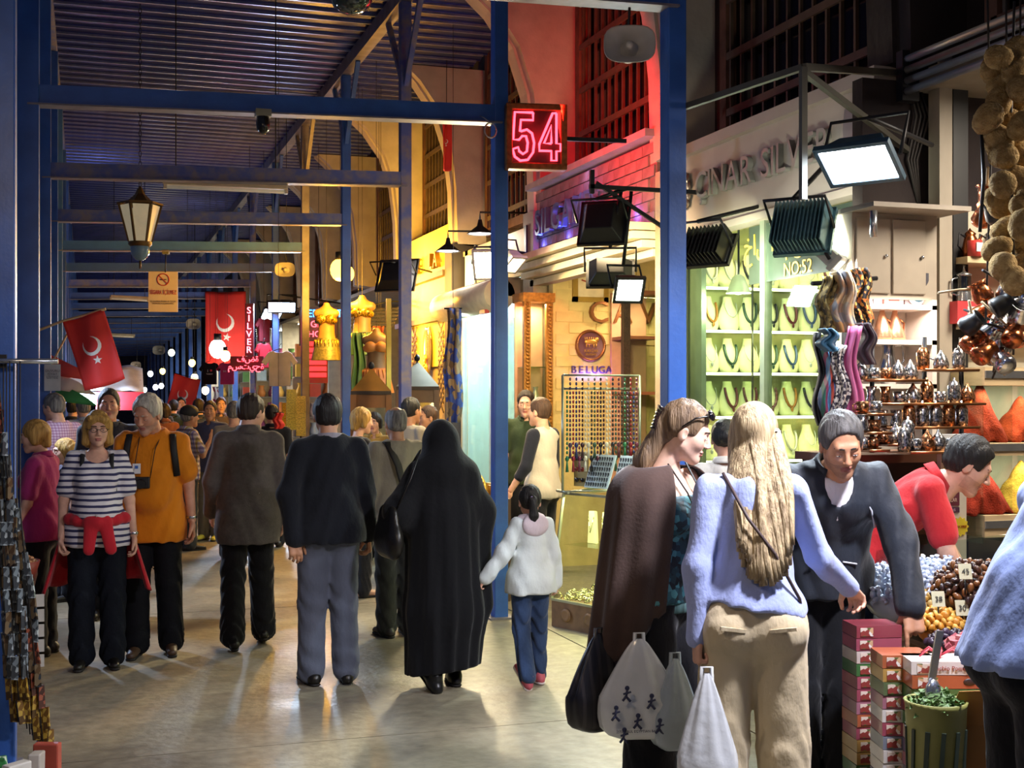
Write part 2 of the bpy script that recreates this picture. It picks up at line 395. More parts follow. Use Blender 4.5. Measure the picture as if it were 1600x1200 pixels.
# ================================================================== smooth body surfaces (signed distance -> surface net)
def V3(*a): return np.array(a, np.float64)
def unit(v): v = np.asarray(v, float); return v / (np.linalg.norm(v) + 1e-12)
class Sdf:
    def __init__(s, k=.02): s.p = []; s.k = k
    def cone(s, a, b, ra, rb, k=None, ax=None, fl=1.0, op='u'):
        """tapered capsule a-b; ax/fl squash it along a direction"""
        a, b = np.asarray(a, float), np.asarray(b, float); R = max(ra, rb) * max(1, fl) + .06
        s.p.append(('cone', a, b, ra, rb, s.k if k is None else k, None if ax is None else unit(ax), fl, op, np.minimum(a, b) - R, np.maximum(a, b) + R)); return s
    def ell(s, c, r, Rm=None, k=None, op='u'):
        c = np.asarray(c, float); r = np.asarray(r if not np.isscalar(r) else (r, r, r), float); R = r.max() + .06
        s.p.append(('ell', c, r, Rm, None, s.k if k is None else k, None, 1, op, c - R, c + R)); return s
    def plane(s, o, n, k=.004):
        """cut away the side the normal points to"""
        s.p.append(('plane', np.asarray(o, float), unit(n), None, None, k, None, 1, 'c', None, None)); return s
    def warp(s, fn): s.p.append(('warp', fn, None, None, None, 0, None, 1, 'w', None, None)); return s
    def net(s, h, pad=.03):
        lo = np.min([p[9] for p in s.p if p[8] == 'u'], 0) + .06 - pad - h * 2; hi = np.max([p[10] for p in s.p if p[8] == 'u'], 0) - .06 + pad + h * 2
        n = np.ceil((hi - lo) / h).astype(int) + 1
        ax = [lo[i] + h * np.arange(n[i]) for i in range(3)]
        f = np.full(n, .2, np.float32)
        for t, a, b, ra, rb, k, sa, fl, op, bl, bh in s.p:
            if t in ('plane', 'warp'): sl = (slice(None),) * 3
            else:
                i0 = np.clip(np.floor((bl - lo) / h).astype(int), 0, n); i1 = np.clip(np.ceil((bh - lo) / h).astype(int) + 1, 0, n)
                if (i1 <= i0).any(): continue
                sl = tuple(slice(x, y) for x, y in zip(i0, i1))
            X = ax[0][sl[0]][:, None, None].astype(np.float32); Y = ax[1][sl[1]][None, :, None].astype(np.float32); Z = ax[2][sl[2]][None, None, :].astype(np.float32)
            g = f[sl]
            if t == 'warp': g += a(X, Y, Z).astype(np.float32); continue
            if t == 'plane':
                d = (X - a[0]) * b[0] + (Y - a[1]) * b[1] + (Z - a[2]) * b[2]
            elif t == 'cone':
                px, py, pz = X - a[0], Y - a[1], Z - a[2]; ba = b - a
                if sa is not None:
                    q = px * sa[0] + py * sa[1] + pz * sa[2]; m = q * (1 / fl - 1); px = px + sa[0] * m; py = py + sa[1] * m; pz = pz + sa[2] * m
                    ba = ba + sa * (ba @ sa) * (1 / fl - 1)
                L2 = ba @ ba + 1e-9; tt = np.clip((px * ba[0] + py * ba[1] + pz * ba[2]) / L2, 0, 1)
                d = np.sqrt((px - tt * ba[0]) ** 2 + (py - tt * ba[1]) ** 2 + (pz - tt * ba[2]) ** 2) - (ra + (rb - ra) * tt)
                if sa is not None: d = d * ((fl + 1) / 2 if fl < 1 else 1)
            else:
                px, py, pz = X - a[0], Y - a[1], Z - a[2]
                if ra is not None:
                    Q = ra.T; px, py, pz = Q[0, 0] * px + Q[0, 1] * py + Q[0, 2] * pz, Q[1, 0] * px + Q[1, 1] * py + Q[1, 2] * pz, Q[2, 0] * px + Q[2, 1] * py + Q[2, 2] * pz
                q = np.sqrt((px / b[0]) ** 2 + (py / b[1]) ** 2 + (pz / b[2]) ** 2); q2 = np.sqrt((px / b[0] ** 2) ** 2 + (py / b[1] ** 2) ** 2 + (pz / b[2] ** 2) ** 2)
                d = q * (q - 1) / (q2 + 1e-6)
            d = d.astype(np.float32)
            if op == 'u':
                hh = np.clip(.5 + .5 * (g - d) / k, 0, 1); g[...] = g * (1 - hh) + d * hh - k * hh * (1 - hh)
            else:
                if op == 's': d = -d
                hh = np.clip(.5 - .5 * (g - d) / k, 0, 1); g[...] = g * (1 - hh) + d * hh + k * hh * (1 - hh)
        return surface_net(f, lo, h)
def surface_net(f, lo, h):
    f[0] = f[-1] = .2; f[:, 0] = f[:, -1] = .2; f[:, :, 0] = f[:, :, -1] = .2
    s = f < 0; n = np.array(f.shape)
    cnt = np.zeros(n - 1, np.int8)
    offs = [(i, j, k) for i in (0, 1) for j in (0, 1) for k in (0, 1)]
    for i, j, k in offs: cnt += s[i:n[0] - 1 + i, j:n[1] - 1 + j, k:n[2] - 1 + k]
    mask = (cnt > 0) & (cnt < 8); C = np.argwhere(mask); N = len(C)
    idx = np.full(n - 1, -1, np.int32); idx[mask] = np.arange(N)
    cv = np.stack([f[C[:, 0] + i, C[:, 1] + j, C[:, 2] + k] for i, j, k in offs], 1)
    acc = np.zeros((N, 3)); num = np.zeros(N)
    for a in range(8):
        for b in range(a + 1, 8):
            df = np.array(offs[b]) - np.array(offs[a])
            if np.abs(df).sum() != 1: continue
            m = (cv[:, a] < 0) != (cv[:, b] < 0); t = cv[m, a] / (cv[m, a] - cv[m, b] + 1e-12)
            acc[m] += np.array(offs[a]) + t[:, None] * df; num[m] += 1
    V = lo + h * (C + acc / num[:, None])
    Q = []
    for ax in range(3):
        u, v = (ax + 1) % 3, (ax + 2) % 3
        sl0 = [slice(None)] * 3; sl1 = [slice(None)] * 3; sl0[ax] = slice(0, -1); sl1[ax] = slice(1, None)
        e = np.argwhere(s[tuple(sl0)] != s[tuple(sl1)]); inside = s[tuple(e.T)]
        du = np.zeros(3, int); dv = np.zeros(3, int); du[u] = 1; dv[v] = 1
        q = np.stack([idx[tuple((e - du - dv).T)], idx[tuple((e - dv).T)], idx[tuple(e.T)], idx[tuple((e - du).T)]], 1)
        q[~inside] = q[~inside][:, ::-1]; Q.append(q)
    return V, np.concatenate(Q)
def rotm(rx=0, ry=0, rz=0): return np.array(Euler((math.radians(rx), math.radians(ry), math.radians(rz))).to_matrix())

# ------------------------------------------------------------------ heads and hands (cached per kind)
_HEAD = {}
def head_mesh(kind, h):
    """head-local: y forward, z up, origin between the ears; chin at -.105, crown at +.125"""
    key = (kind, h)
    if key in _HEAD: return _HEAD[key]
    fem = kind in ('f', 'c'); s = Sdf(.018)
    s.ell((0, -.014, .034), (.074, .094, .090), k=.02).ell((0, .024, -.028), (.057 if fem else .061, .066, .083), k=.03)
    for sx in (-1, 1):
        s.cone((sx * .043, .004, -.052), (0, .066, -.093 if fem else -.097), .022, .019 if fem else .024, k=.025)
        s.ell((sx * .033, .056, -.022), (.026, .026, .028), k=.025)
    s.cone((-.03, .078, .026), (.03, .078, .026), .012 if fem else .015, .012 if fem else .015, k=.02)
    for sx in (-1, 1): s.ell((sx * .0315, .104, .004), (.019, .02, .013), op='s', k=.016)
    s.cone((0, .086, .016), (0, .109 if fem else .112, -.026), .0075, .0095 if fem else .0115, k=.012)
    for sx in (-1, 1):
        s.ell((sx * .0105, .101, -.031), (.008, .010, .007), k=.008)
        s.ell((sx * .0315, .0775, .003), (.0155, .0135, .0125), k=.005)      # closed lids over the eyeball
        s.ell((sx * .077, -.006, -.008), (.010, .021, .031), rotm(-12, 0, sx * -18), k=.008)
        s.ell((sx * .086, .004, -.004), (.005, .010, .016), op='s', k=.006)
    s.ell((0, .088, -.057), (.023, .010, .0055), k=.006).ell((0, .087, -.0675), (.019, .010, .0065), k=.006)
    s.ell((0, .102, -.0625), (.022, .012, .0016), op='s', k=.004)
    r = .044 if kind == 'f' else .036 if kind == 'c' else .053
    s.cone((0, -.022, -.05), (0, -.045, -.21), r, r * 1.12, k=.025)
    V, F = s.net(h)
    # material zones: 0 skin, 1 lips, 2 stubble
    c = V[F].mean(1); mi = np.zeros(len(F), np.int32)
    lip = (np.abs(c[:, 0]) < .023 - .4 * np.abs(c[:, 2] + .062)) & (c[:, 2] < -.0525) & (c[:, 2] > -.074) & (c[:, 1] > .083); mi[lip] = 1
    if kind in ('ms', 'mb'):
        st = (c[:, 2] < -.040 - .08 * c[:, 1]) & (c[:, 1] > .005) & (c[:, 2] > -.100) & ~((np.abs(c[:, 0]) < .02) & (c[:, 2] > -.045)) & ~lip; mi[st] = 2
    _HEAD[key] = (V, F, mi); return _HEAD[key]
_HAND = {}
def hand_mesh(pose, h):
    """wrist at origin, fingers +y, palm -z, thumb on +x (a left hand seen from its back... mirrored for the other)"""
    key = (pose, h)
    if key in _HAND: return _HAND[key]
    s = Sdf(.008)
    s.cone((0, -.03, 0), (0, .02, 0), .025, .026, ax=(0, 0, 1), fl=.72, k=.015)
    s.cone((-.018, .03, 0), (-.020, .082, 0), .022, .019, ax=(0, 0, 1), fl=.62, k=.015).cone((.016, .03, 0), (.020, .084, 0), .024, .019, ax=(0, 0, 1), fl=.62, k=.015)
    bend = {'relaxed': (22, 32, 22), 'grip': (75, 85, 50), 'point': (75, 85, 50), 'flat': (6, 10, 8), 'loose': (45, 55, 35)}[pose]
    for i, (x, L) in enumerate(((.031, .070), (.0105, .079), (-.0105, .073), (-.031, .058))):
        b = bend
        if pose == 'point' and i == 0: b = (12, 10, 6)
        b = [v * (1 + .12 * i) for v in b] if pose == 'relaxed' else b
        p = V3(x, .088 - .004 * abs(i - 1), 0); a = 0; rr = .0092 - .0006 * (i == 3)
        for sgi, (fr, bd) in enumerate(zip((.45, .31, .24), b)):
            a += math.radians(bd); q = p + V3(0, math.cos(a), -math.sin(a)) * L * fr
            s.cone(p, q, rr, rr * .93, k=.003); rr *= .93; p = q
    tb = {'relaxed': ((.55, .78, -.32), (.25, .9, -.35)), 'grip': ((.35, .65, -.68), (-.35, .75, -.55)), 'point': ((.35, .65, -.68), (-.35, .75, -.55)), 'flat': ((.7, .7, -.1), (.45, .9, -.1)), 'loose': ((.5, .7, -.5), (.1, .85, -.5))}[pose]
    p = V3(.026, .022, -.004); q = p + unit(tb[0]) * .052; s.cone(p, q, .0155, .0105, k=.012); s.cone(q, q + unit(tb[1]) * .034, .0105, .0085, k=.003)
    _HAND[key] = s.net(h); return _HAND[key]
# ================================================================== people
def skin(name, col): return M('skin_' + name, col, .5, 0, var=.10, scale=26, bump=.04, bscale=120)
SK = {'fair': 'd8a68c', 'pale': 'deb49c', 'ruddy': 'c68c70', 'tan': 'b88463', 'olive': 'b0805f'}
LIP = {'fair': 'b06a60', 'pale': 'b87468', 'ruddy': 'a0605a', 'tan': '93574a', 'olive': '8c5748'}
def hair_mat(name, c1, c2): return M('hair_' + name, c1, .6, 0, var=0, col2=c2, scale=60, stretch=(1, 1, .07), bump=.5, bscale=150, contrast=.18)
HAIR = {'black': ('1a1512', '0b0908'), 'darkbrown': ('33241a', '1a120d'), 'brown': ('553a26', '33221a'), 'grey': ('8d8a86', '4d4a48'), 'white': ('c9c2b4', '918a7e'), 'blonde': ('cbb48a', '7c6648'),
        'goldenblond': ('c79c50', '8d6628'), 'ash': ('8b7152', '4e3b2a'), 'saltpepper': ('5e5b58', '2a2826')}
def cloth(name, col, rough=.85, var=.10, bump=.25, bs=35): return M('cloth_' + name, col, rough, 0, var=var, scale=7, bump=bump, bscale=bs, stretch=(1, 1, .6), sheen=.15)
def worn(P, name):
    o = bpy.data.objects.new(name, None); return link(o, P.root)
class Person:
    def __init__(s, label, loc, face, H=1.72, sex='m', build=1.0, belly=0, lean=0, tilt=0, twist=0, head=(0, 0, 0), neck_fwd=0, arms=None, legs=None, hands=('relaxed', 'relaxed'), palms=(None, None),
                 tone='fair', h=.014, hh=.005, shoulder=None, group=None, headkind=None, sink=0, bust=None):
        s.S = S = H / 1.75; s.h = h; s.hh = hh; s.sex = sex; s.tone = tone; f = sex == 'f'; c = sex == 'c'
        s.root = thing('person', label, 'person', (0, 0, 0), math.radians(face), group)
        sh = (shoulder or (.148 if f else .135 if c else .168)) * S; hipw = (.092 if f else .085) * S
        b = build
        # ---- joints (person frame: y forward, x to the right hand)
        A = legs or (((0, .02, -1), (0, -.03, -1), 0), ((0, .02, -1), (0, -.03, -1), 0))     # (right, left): thigh dir, shin dir, foot pitch
        thL, shL = .425 * S, .405 * S
        hip0 = V3(0, 0, 0)
        feet = []
        for sx, (td, sd, fp) in zip((1, -1), A):
            hp = hip0 + V3(sx * hipw, 0, -.04 * S); kn = hp + unit(td) * thL; an = kn + unit(sd) * shL; feet.append((hp, kn, an, fp))
        low = min(an[2] - (.085 + .10 * max(0, math.sin(math.radians(fp)))) * S for _, _, an, fp in feet)
        P = V3(0, 0, -low - sink); s.P = P
        s.legs = [(hp + P, kn + P, an + P, fp) for hp, kn, an, fp in feet]
        Rl = rotm(-lean, tilt, 0); Rh = rotm(-lean * .45, tilt * .45, 0); Rt = Rl @ rotm(0, 0, twist)
        up = lambda v: Rl @ V3(*v)
        s.waist = P + Rh @ V3(0, 0, .14 * S)
        s.R = Rt; s.chest = s.waist + Rl @ V3(0, .0, .2 * S); s.neck = s.waist + Rl @ V3(0, -.015 * S, .375 * S)
        s.shd = [s.waist + Rt @ V3(sx * sh, -.01 * S, .318 * S) for sx in (1, -1)]
        AA = arms or (((.12, 0, -1), (.05, .15, -1)), ((-.12, 0, -1), (-.05, .15, -1)))       # (right, left): upper dir, fore dir
        s.arm = []
        for a, (ud, fd) in zip(s.shd, AA):
            el = a + unit(ud) * .285 * S; wr = el + unit(fd) * .25 * S; s.arm.append((a, el, wr))
        # head
        hp_, hy, hr = head
        s.HR = Rl @ rotm(0, 0, twist * .5) @ rotm(-hp_ + lean * .55, hr, hy) if lean else rotm(-hp_, hr, hy)
        s.HC = s.neck + Rl @ V3(0, (.025 + neck_fwd) * S, .04 * S) + s.HR @ V3(0, .02 * S, .105 * S)
        s.b = b
        ws = (.118 if f else .138 if not c else .112) * b * S; cs = (.128 if f else .150 if not c else .115) * b * S; hs = (.152 if f else .150 if not c else .122) * b * S
        # ---- torso primitives, tagged for the clothes
        dep = (.70 if not c else .78); fw = Rl @ V3(0, 1, 0); s.fw = fw
        s.dims = (ws, cs, hs)
        s.prim = []
        add = s.prim.append
        add(('torso', P + V3(0, -.012 * S, .0), s.waist, hs * .98, ws, V3(0, 1, 0), dep + .08))
        add(('torso', s.waist, s.chest + Rl @ V3(0, .0, .02 * S), ws, cs, fw, dep))
        add(('torso', s.chest + Rl @ V3(0, 0, .02 * S), s.neck + Rl @ V3(0, 0, -.10 * S), cs, cs * .80, fw, dep * .98))
        for i in (0, 1):                                     # shoulders and the slope to the neck
            add(('torso', s.neck + Rl @ V3(0, -.005, -.052 * S), s.shd[i] + Rl @ V3(0, 0, -.008 * S), .046 * S * (.85 if f or c else 1), .046 * S * (.85 if f or c else 1), None, 1))
        if belly: add(('torso', s.waist + Rh @ V3(0, (.05 + belly * .5) * S, -.02 * S), s.waist + Rh @ V3(0, (.045 + belly * .5) * S, .06 * S), .125 * S * b, .115 * S * b, None, 1))
        if f and bust != 0:
            bb = bust or 1
            for sx in (-1, 1): add(('torso', s.waist + Rt @ V3(sx * .065 * S, .075 * S * bb, .185 * S), s.waist + Rt @ V3(sx * .06 * S, .05 * S, .22 * S), .06 * S * bb, .05 * S, None, 1))
        for sx, (hp, kn, an, fp) in zip((1, -1), s.legs): add(('seat', hp + V3(0, -.055 * S, .0), hp + V3(0, -.02, .05 * S), .088 * S * b, .08 * S * b, None, 1))
        ka = .9 if f or c else 1.0
        for i, (a, e, w_) in enumerate(s.arm): add(('uarm%d' % i, a, e, .050 * S * ka * b ** .6, .040 * S * ka * b ** .5, None, 1)); add(('farm%d' % i, e, w_, .040 * S * ka, .027 * S * ka, None, 1))
        for i, (hp, kn, an, fp) in enumerate(s.legs): add(('thigh%d' % i, hp, kn, .083 * S * b, .055 * S * b ** .5, None, 1)); add(('shin%d' % i, kn, an, .054 * S, .036 * S, None, 1))
        s.root.location = (loc[0], loc[1], 0)
        # ---- the body itself: one mesh
        sd = Sdf(.03)
        for t, a, bb_, ra, rb, ax, fl in s.prim: sd.cone(a, bb_, ra, rb, ax=ax, fl=fl, k=.03 if t in ('torso', 'seat') else .016)
        s.nr = (.044 if f else .036 if c else .053)
        sd.cone(s.neck + Rl @ V3(0, 0, -.06 * S), s.HC + s.HR @ V3(0, -.03 * S, -.08 * S), s.nr * 1.1 * S, s.nr * .9 * S, k=.03)
        Vb, Fb = sd.net(h * 1.25); parts = [(Vb, Fb, np.zeros(len(Fb), np.int32))]
        s.hk = hk = headkind or ('f' if f else 'c' if c else 'm'); s.hs = S * (1.0 if not c else 1.18) * (.97 if f else 1.0)
        Vh, Fh, mh = head_mesh(hk, hh); parts.append((Vh * s.hs @ s.HR.T + s.HC, Fh, mh))
        for i, (a, e, w_) in enumerate(s.arm):
            if hands[i] is None: continue
            Vv, Ff = hand_mesh(hands[i], max(.004, hh)); d = unit(w_ - e); sx = (1, -1)[i]
            pn = np.asarray(palms[i] if palms[i] is not None else (-sx, .15, 0), float); pn = unit(pn - d * (pn @ d))
            zz = -pn; yy = d; xx = np.cross(yy, zz)
            # thumb forward: flip so that +x points to the thumb side
            thumb_fwd = 1 if xx @ V3(0, 1, .3) >= 0 else -1
            Vm = Vv * V3(thumb_fwd, 1, 1) * S * (.95 if f else 1.05 if not c else .85)
            W = Vm @ np.stack([xx, yy, zz]) + w_ + d * .005
            Fq = Ff if thumb_fwd > 0 else Ff[:, ::-1]
            parts.append((W, Fq, np.zeros(len(Fq), np.int32)))
        off = 0; VV = []; FF = []; MI = []
        for v, f_, m_ in parts: VV.append(v); FF.append(f_ + off); MI.append(m_); off += len(v)
        me = mesh_np('body', np.concatenate(VV), np.concatenate(FF)); me.materials.append(skin(tone, SK[tone])); me.materials.append(M('lip_' + tone, LIP[tone], .45, var=.05))
        me.materials.append(M('stubble_' + tone, {'fair': 'c08f78', 'tan': '9c7156', 'olive': '96694f', 'ruddy': 'b58a76'}.get(tone, 'c09a86'), .6, var=.12, scale=60))
        me.polygons.foreach_set('material_index', np.concatenate(MI)); s.body = obj('body', me, None, s.root)
    # ---- helpers in head space
    def hp(s, *p): return s.HC + s.HR @ (V3(*p) * s.hs)
    def put(s, name, V, F, mat, parent=None, smooth=True):
        me = mesh_np(name, V, F, smooth); return obj(name, me, mat, parent or s.root)
    def face(s, brow='brown', eyes=True, iris='3a4a50', open_=.0036, down=0):
        hm = hair_mat(brow, *HAIR[brow])
        for sx in (-1, 1):
            pts = [s.hp(sx * (.012 + .036 * t), .0945 - .019 * t * t, .0225 + .006 * math.sin(PI * (.2 + .65 * t))) for t in (0, .25, .5, .75, 1)]
            MB().tube(pts, [.0035 * s.hs, .0045 * s.hs, .0045 * s.hs, .0035 * s.hs, .002 * s.hs], 6).build('eyebrow', hm, s.root)
            if eyes:
                R = Matrix(s.HR.tolist())
                e = MB().ell(s.hp(sx * .0315, .0835 - .0, .0015 - down), (.0115 * s.hs, .0085 * s.hs, open_ * s.hs), 10, R).build('eye', M('eye_white', 'd8d2ca', .25, var=0), s.root)
                MB().ell(s.hp(sx * .0315, .0895, .0012 - down), (.0045 * s.hs, .0035 * s.hs, min(open_ * .95, .0042) * s.hs), 8, R).build('iris', M('iris_' + iris, iris, .2, var=0), e)
                MB().tube([s.hp(sx * .0315 + sx * .0125 * t, .0885 - .006 * abs(t), .0015 + open_ * (1 - t * t) - down) for t in (-1, -.5, 0, .5, 1)], .0012 * s.hs, 5).build('eyelash', M('lash', '1c1412', .6), e)
        return s
    def hair(s, style, colr, h=None, puff=0):
        hm = hair_mat(colr, *HAIR[colr]); h = h or max(.006, s.hh * 1.15); q = Sdf(.015)
        g = .010 + puff
        q.ell((0, -.016, .036), (.074 + g, .094 + g, .090 + g), k=.01)
        if style in ('short', 'neat', 'bald', 'buzz', 'crop'):
            q.ell((0, -.042, -.018), (.060 + g, .052 + g, .05), k=.02)
            q.ell((0, .118, -.014), (.098, .090, .118), op='s', k=.012)
            q.plane((0, -.05, -.058), (0, .35, -1))
            for sx in (-1, 1): q.ell((sx * .085, .03, -.035), (.03, .052, .04), op='s', k=.01)
            if style == 'bald': q.ell((0, .0, .13), (.06, .085, .06), op='s', k=.015)
            if style == 'buzz': pass
        elif style in ('bob', 'bobf'):
            for sx in (-1, 1):
                q.cone((sx * .062, .0, .03), (sx * .078, .002, -.085), .036, .030, k=.03); q.cone((sx * .05, -.05, .0), (sx * .05, -.055, -.1), .05, .035, k=.03)
            q.cone((0, -.07, .0), (0, -.07, -.1), .05, .035, k=.03)
            q.ell((0, .128, -.02), (.066, .085, .098), op='s', k=.015)
            q.cone((-.05, .07, .075), (.055, .062, .085), .022, .022, k=.02)
            q.plane((0, 0, -.125), (0, .1, -1))
        elif style == 'bobshort':
            for sx in (-1, 1): q.cone((sx * .06, -.01, .03), (sx * .066, -.01, -.04), .036, .03, k=.03)
            q.cone((0, -.06, .02), (0, -.07, -.06), .06, .045, k=.03)
            q.ell((0, .125, -.03), (.07, .085, .10), op='s', k=.015); q.plane((0, -.05, -.085), (0, .3, -1))
        elif style == 'pony':
            q.ell((0, .118, -.03), (.10, .088, .105), op='s', k=.012); q.plane((0, -.05, -.06), (0, .5, -1))
            q.ell((0, -.118, .03), (.028, .03, .028), k=.015)
            q.cone((0, -.13, .02), (.005, -.135, -.09), .030, .034, k=.015).cone((.005, -.135, -.09), (.0, -.12, -.19), .034, .010, k=.015)
        elif style == 'bun':
            q.ell((0, .118, -.03), (.10, .088, .105), op='s', k=.012); q.plane((0, -.05, -.06), (0, .5, -1)); q.ell((0, -.11, .02), (.05, .045, .05), k=.015)
        elif style == 'long':      # loose long hair down the back
            q.ell((0, .118, -.03), (.075, .088, .115), op='s', k=.012)
            for sx in (-1, 1): q.cone((sx * .058, -.01, .02), (sx * .07, -.035, -.12), .036, .034, k=.03)
        ph = random.random() * 6
        if style not in ('buzz',):
            q.warp(lambda X, Y, Z: .0022 * np.sin(95 * X + 22 * Z + ph) * np.sin(80 * Y + 15 * Z) + .0016 * np.sin(170 * X + 130 * Y + 30 * Z + ph))
        V, F = q.net(h); return s.put('hair', V * s.hs @ s.HR.T + s.HC, F, hm)
    def part(s, tags, ease=.012): return [(t, a, b, ra + ease * s.S, rb + ease * s.S, ax, fl) for t, a, b, ra, rb, ax, fl in s.prim if any(t.startswith(g) for g in tags)]
    def top(s, mat, name='shirt', sleeve='short', hem=-.06, ease=.014, neck='crew', hem_flare=.0, fold=.004, depth=.0, sl_ease=None, cuff=None, lop=0):
        """upper garment. hem: height relative to the pelvis; sleeve: none/short/threeq/long"""
        S = s.S; q = Sdf(.03); ws, cs, hs = s.dims; Rl = s.R
        for t, a, b, ra, rb, ax, fl in s.part(['torso'] + (['seat'] if hem < -.03 else []), ease): q.cone(a, b, ra, rb, ax=ax, fl=fl, k=.032)
        # below the waist the cloth hangs over the seat
        P = s.P; q.cone(s.waist, P + V3(0, -.018 * S, hem * S - .03), ws + ease * 1.6, hs + ease * 1.5 + hem_flare, ax=(0, 1, 0), fl=.80, k=.03)
        if hem < .07:
            for hp, kn, an, fp in s.legs: q.cone(hp + V3(0, 0, .06 * S), hp + unit(kn - hp) * .10 * S, .09 * S * s.b + ease + .004, .088 * S * s.b + ease + .008 + hem_flare, k=.03)
        q.plane(P + V3(0, 0, hem * S), (lop, 0, -1))
        se = sl_ease if sl_ease is not None else ease
        for i, (a, e, w_) in enumerate(s.arm):
            pu = [p for p in s.prim if p[0] == 'uarm%d' % i][0]; pf = [p for p in s.prim if p[0] == 'farm%d' % i][0]
            if sleeve == 'none': continue
            if sleeve == 'short':
                m = a + (e - a) * .72; q.cone(a, m, pu[3] + se * .8, pu[3] * .95 + se * 1.3, k=.02)
            else:
                q.cone(a, e, pu[3] + se * .8, pu[4] + se, k=.02); m = e + (w_ - e) * (.55 if sleeve == 'threeq' else 1.02)
                q.cone(e, m, pf[3] + se, (pf[4] if sleeve == 'long' else pf[3] * .8) + se * 1.1, k=.02)
        ph = random.random() * 6.28
        if fold: q.warp(lambda X, Y, Z: fold * (np.sin(26 * Z + 9 * np.sin(9 * X + ph) + 5 * Y) * .6 + np.sin(30 * X + 12 * Z + ph) * np.sin(24 * Y + 9 * Z) * .6))
        Rn = s.R
        nb = s.neck
        if neck == 'crew': q.cone(nb + Rn @ V3(0, .01, .012 * S), nb + Rn @ V3(0, .02, .14 * S), .072 * S, .09 * S, op='s', k=.008)
        elif neck == 'scoop': q.ell(nb + Rn @ V3(0, .07, .0) * S, (.085 * S, .085 * S, .085 * S), op='s', k=.008); q.cone(nb + Rn @ V3(0, .01, .012 * S), nb + Rn @ V3(0, .02, .14 * S), .075 * S, .09 * S, op='s', k=.008)
        elif neck == 'vee':
            q.cone(nb + Rn @ V3(0, .1, -.17 * S), nb + Rn @ V3(0, .11, .05 * S), .004, .085 * S, op='s', k=.006); q.cone(nb + Rn @ V3(0, .01, .01 * S), nb + Rn @ V3(0, .02, .14 * S), .072 * S, .09 * S, op='s', k=.008)
        elif neck == 'low': q.plane(nb + Rn @ V3(0, 0, -.125 * S), Rn @ V3(0, -.15, 1))
        elif neck == 'high': q.cone(nb + Rn @ V3(0, 0, -.02), nb + Rn @ V3(0, .012, .055 * S), (s.nr + .02) * S, (s.nr + .014) * S, k=.02); q.plane(nb + Rn @ V3(0, .012, .058 * S), Rn @ V3(0, -.2, 1))
        V, F = q.net(s.h); o = s.put(name, V, F, mat)
        return o
    def collar(s, mat, parent=None, spread=.02, hgt=.045, open_=.5):
        """turned collar around the neck, open at the front"""
        S = s.S; b = s.neck; R = s.R; r0 = (s.nr + .022) * S
        def fn(u, v):
            a = PI / 2 + open_ * .6 + (2 * PI - 1.2 * open_) * u
            x, y = math.cos(a), math.sin(a); f = .5 - .5 * y                     # 1 at the nape
            prof = [(r0 - .004, -.005), (r0 - .008, hgt * .8), (r0 + .001, hgt), (r0 + spread, -.012)]
            k = v * 3; i = min(2, int(k)); t = k - i; rr = prof[i][0] * (1 - t) + prof[i + 1][0] * t; zz = (prof[i][1] * (1 - t) + prof[i + 1][1] * t) * S
            p = b + R @ V3(x * rr, y * rr * .95 + .004, zz + .012 * S * f - .012 * S * (1 - f)); return p
        return MB().sheet(fn, 28, 9, .003).build('collar', mat, parent or s.root)
    def trousers(s, mat, ease=.012, hem=.05, wide=.012, top=.09, fold=.005, name='trousers', crease=True, seat_ease=None):
        S = s.S; q = Sdf(.03); ws, cs, hs = s.dims; P = s.P; e2 = ease * .5 if seat_ease is None else seat_ease
        q.cone(P + V3(0, -.012 * S, 0), P + V3(0, 0, top * S), hs + e2, ws + (hs - ws) * .45 + e2, ax=(0, 1, 0), fl=.78, k=.04)
        for t, a, b, ra, rb, ax, fl in s.part(['seat'], e2): q.cone(a, b, ra, rb, k=.04)
        for i, (hp, kn, an, fp) in enumerate(s.legs):
            pt = [p for p in s.prim if p[0] == 'thigh%d' % i][0]
            q.cone(hp, kn, pt[3] + ease, pt[4] + ease + wide * .7, k=.03)
            d = unit(an - kn); en = an - d * (hem - .055) * S
            q.cone(kn, en, pt[4] + ease + wide * .7, .050 * S + ease + wide, k=.02)
        ph = random.random() * 6
        kz = s.legs[0][1][2]; az = .12
        def wr(X, Y, Z):
            m = np.exp(-((Z - kz) / .10) ** 2) + 1.3 * np.exp(-((Z - az) / .11) ** 2) + .35
            return fold * m * np.sin(48 * Z + 16 * X + 12 * np.sin(14 * Y + ph) + ph) * .8
        q.warp(wr)
        q.plane(P + V3(0, 0, (top + .0) * S), (0, 0, 1)); q.plane((0, 0, .012), (0, 0, -1))
        V, F = q.net(s.h); return s.put(name, V, F, mat)
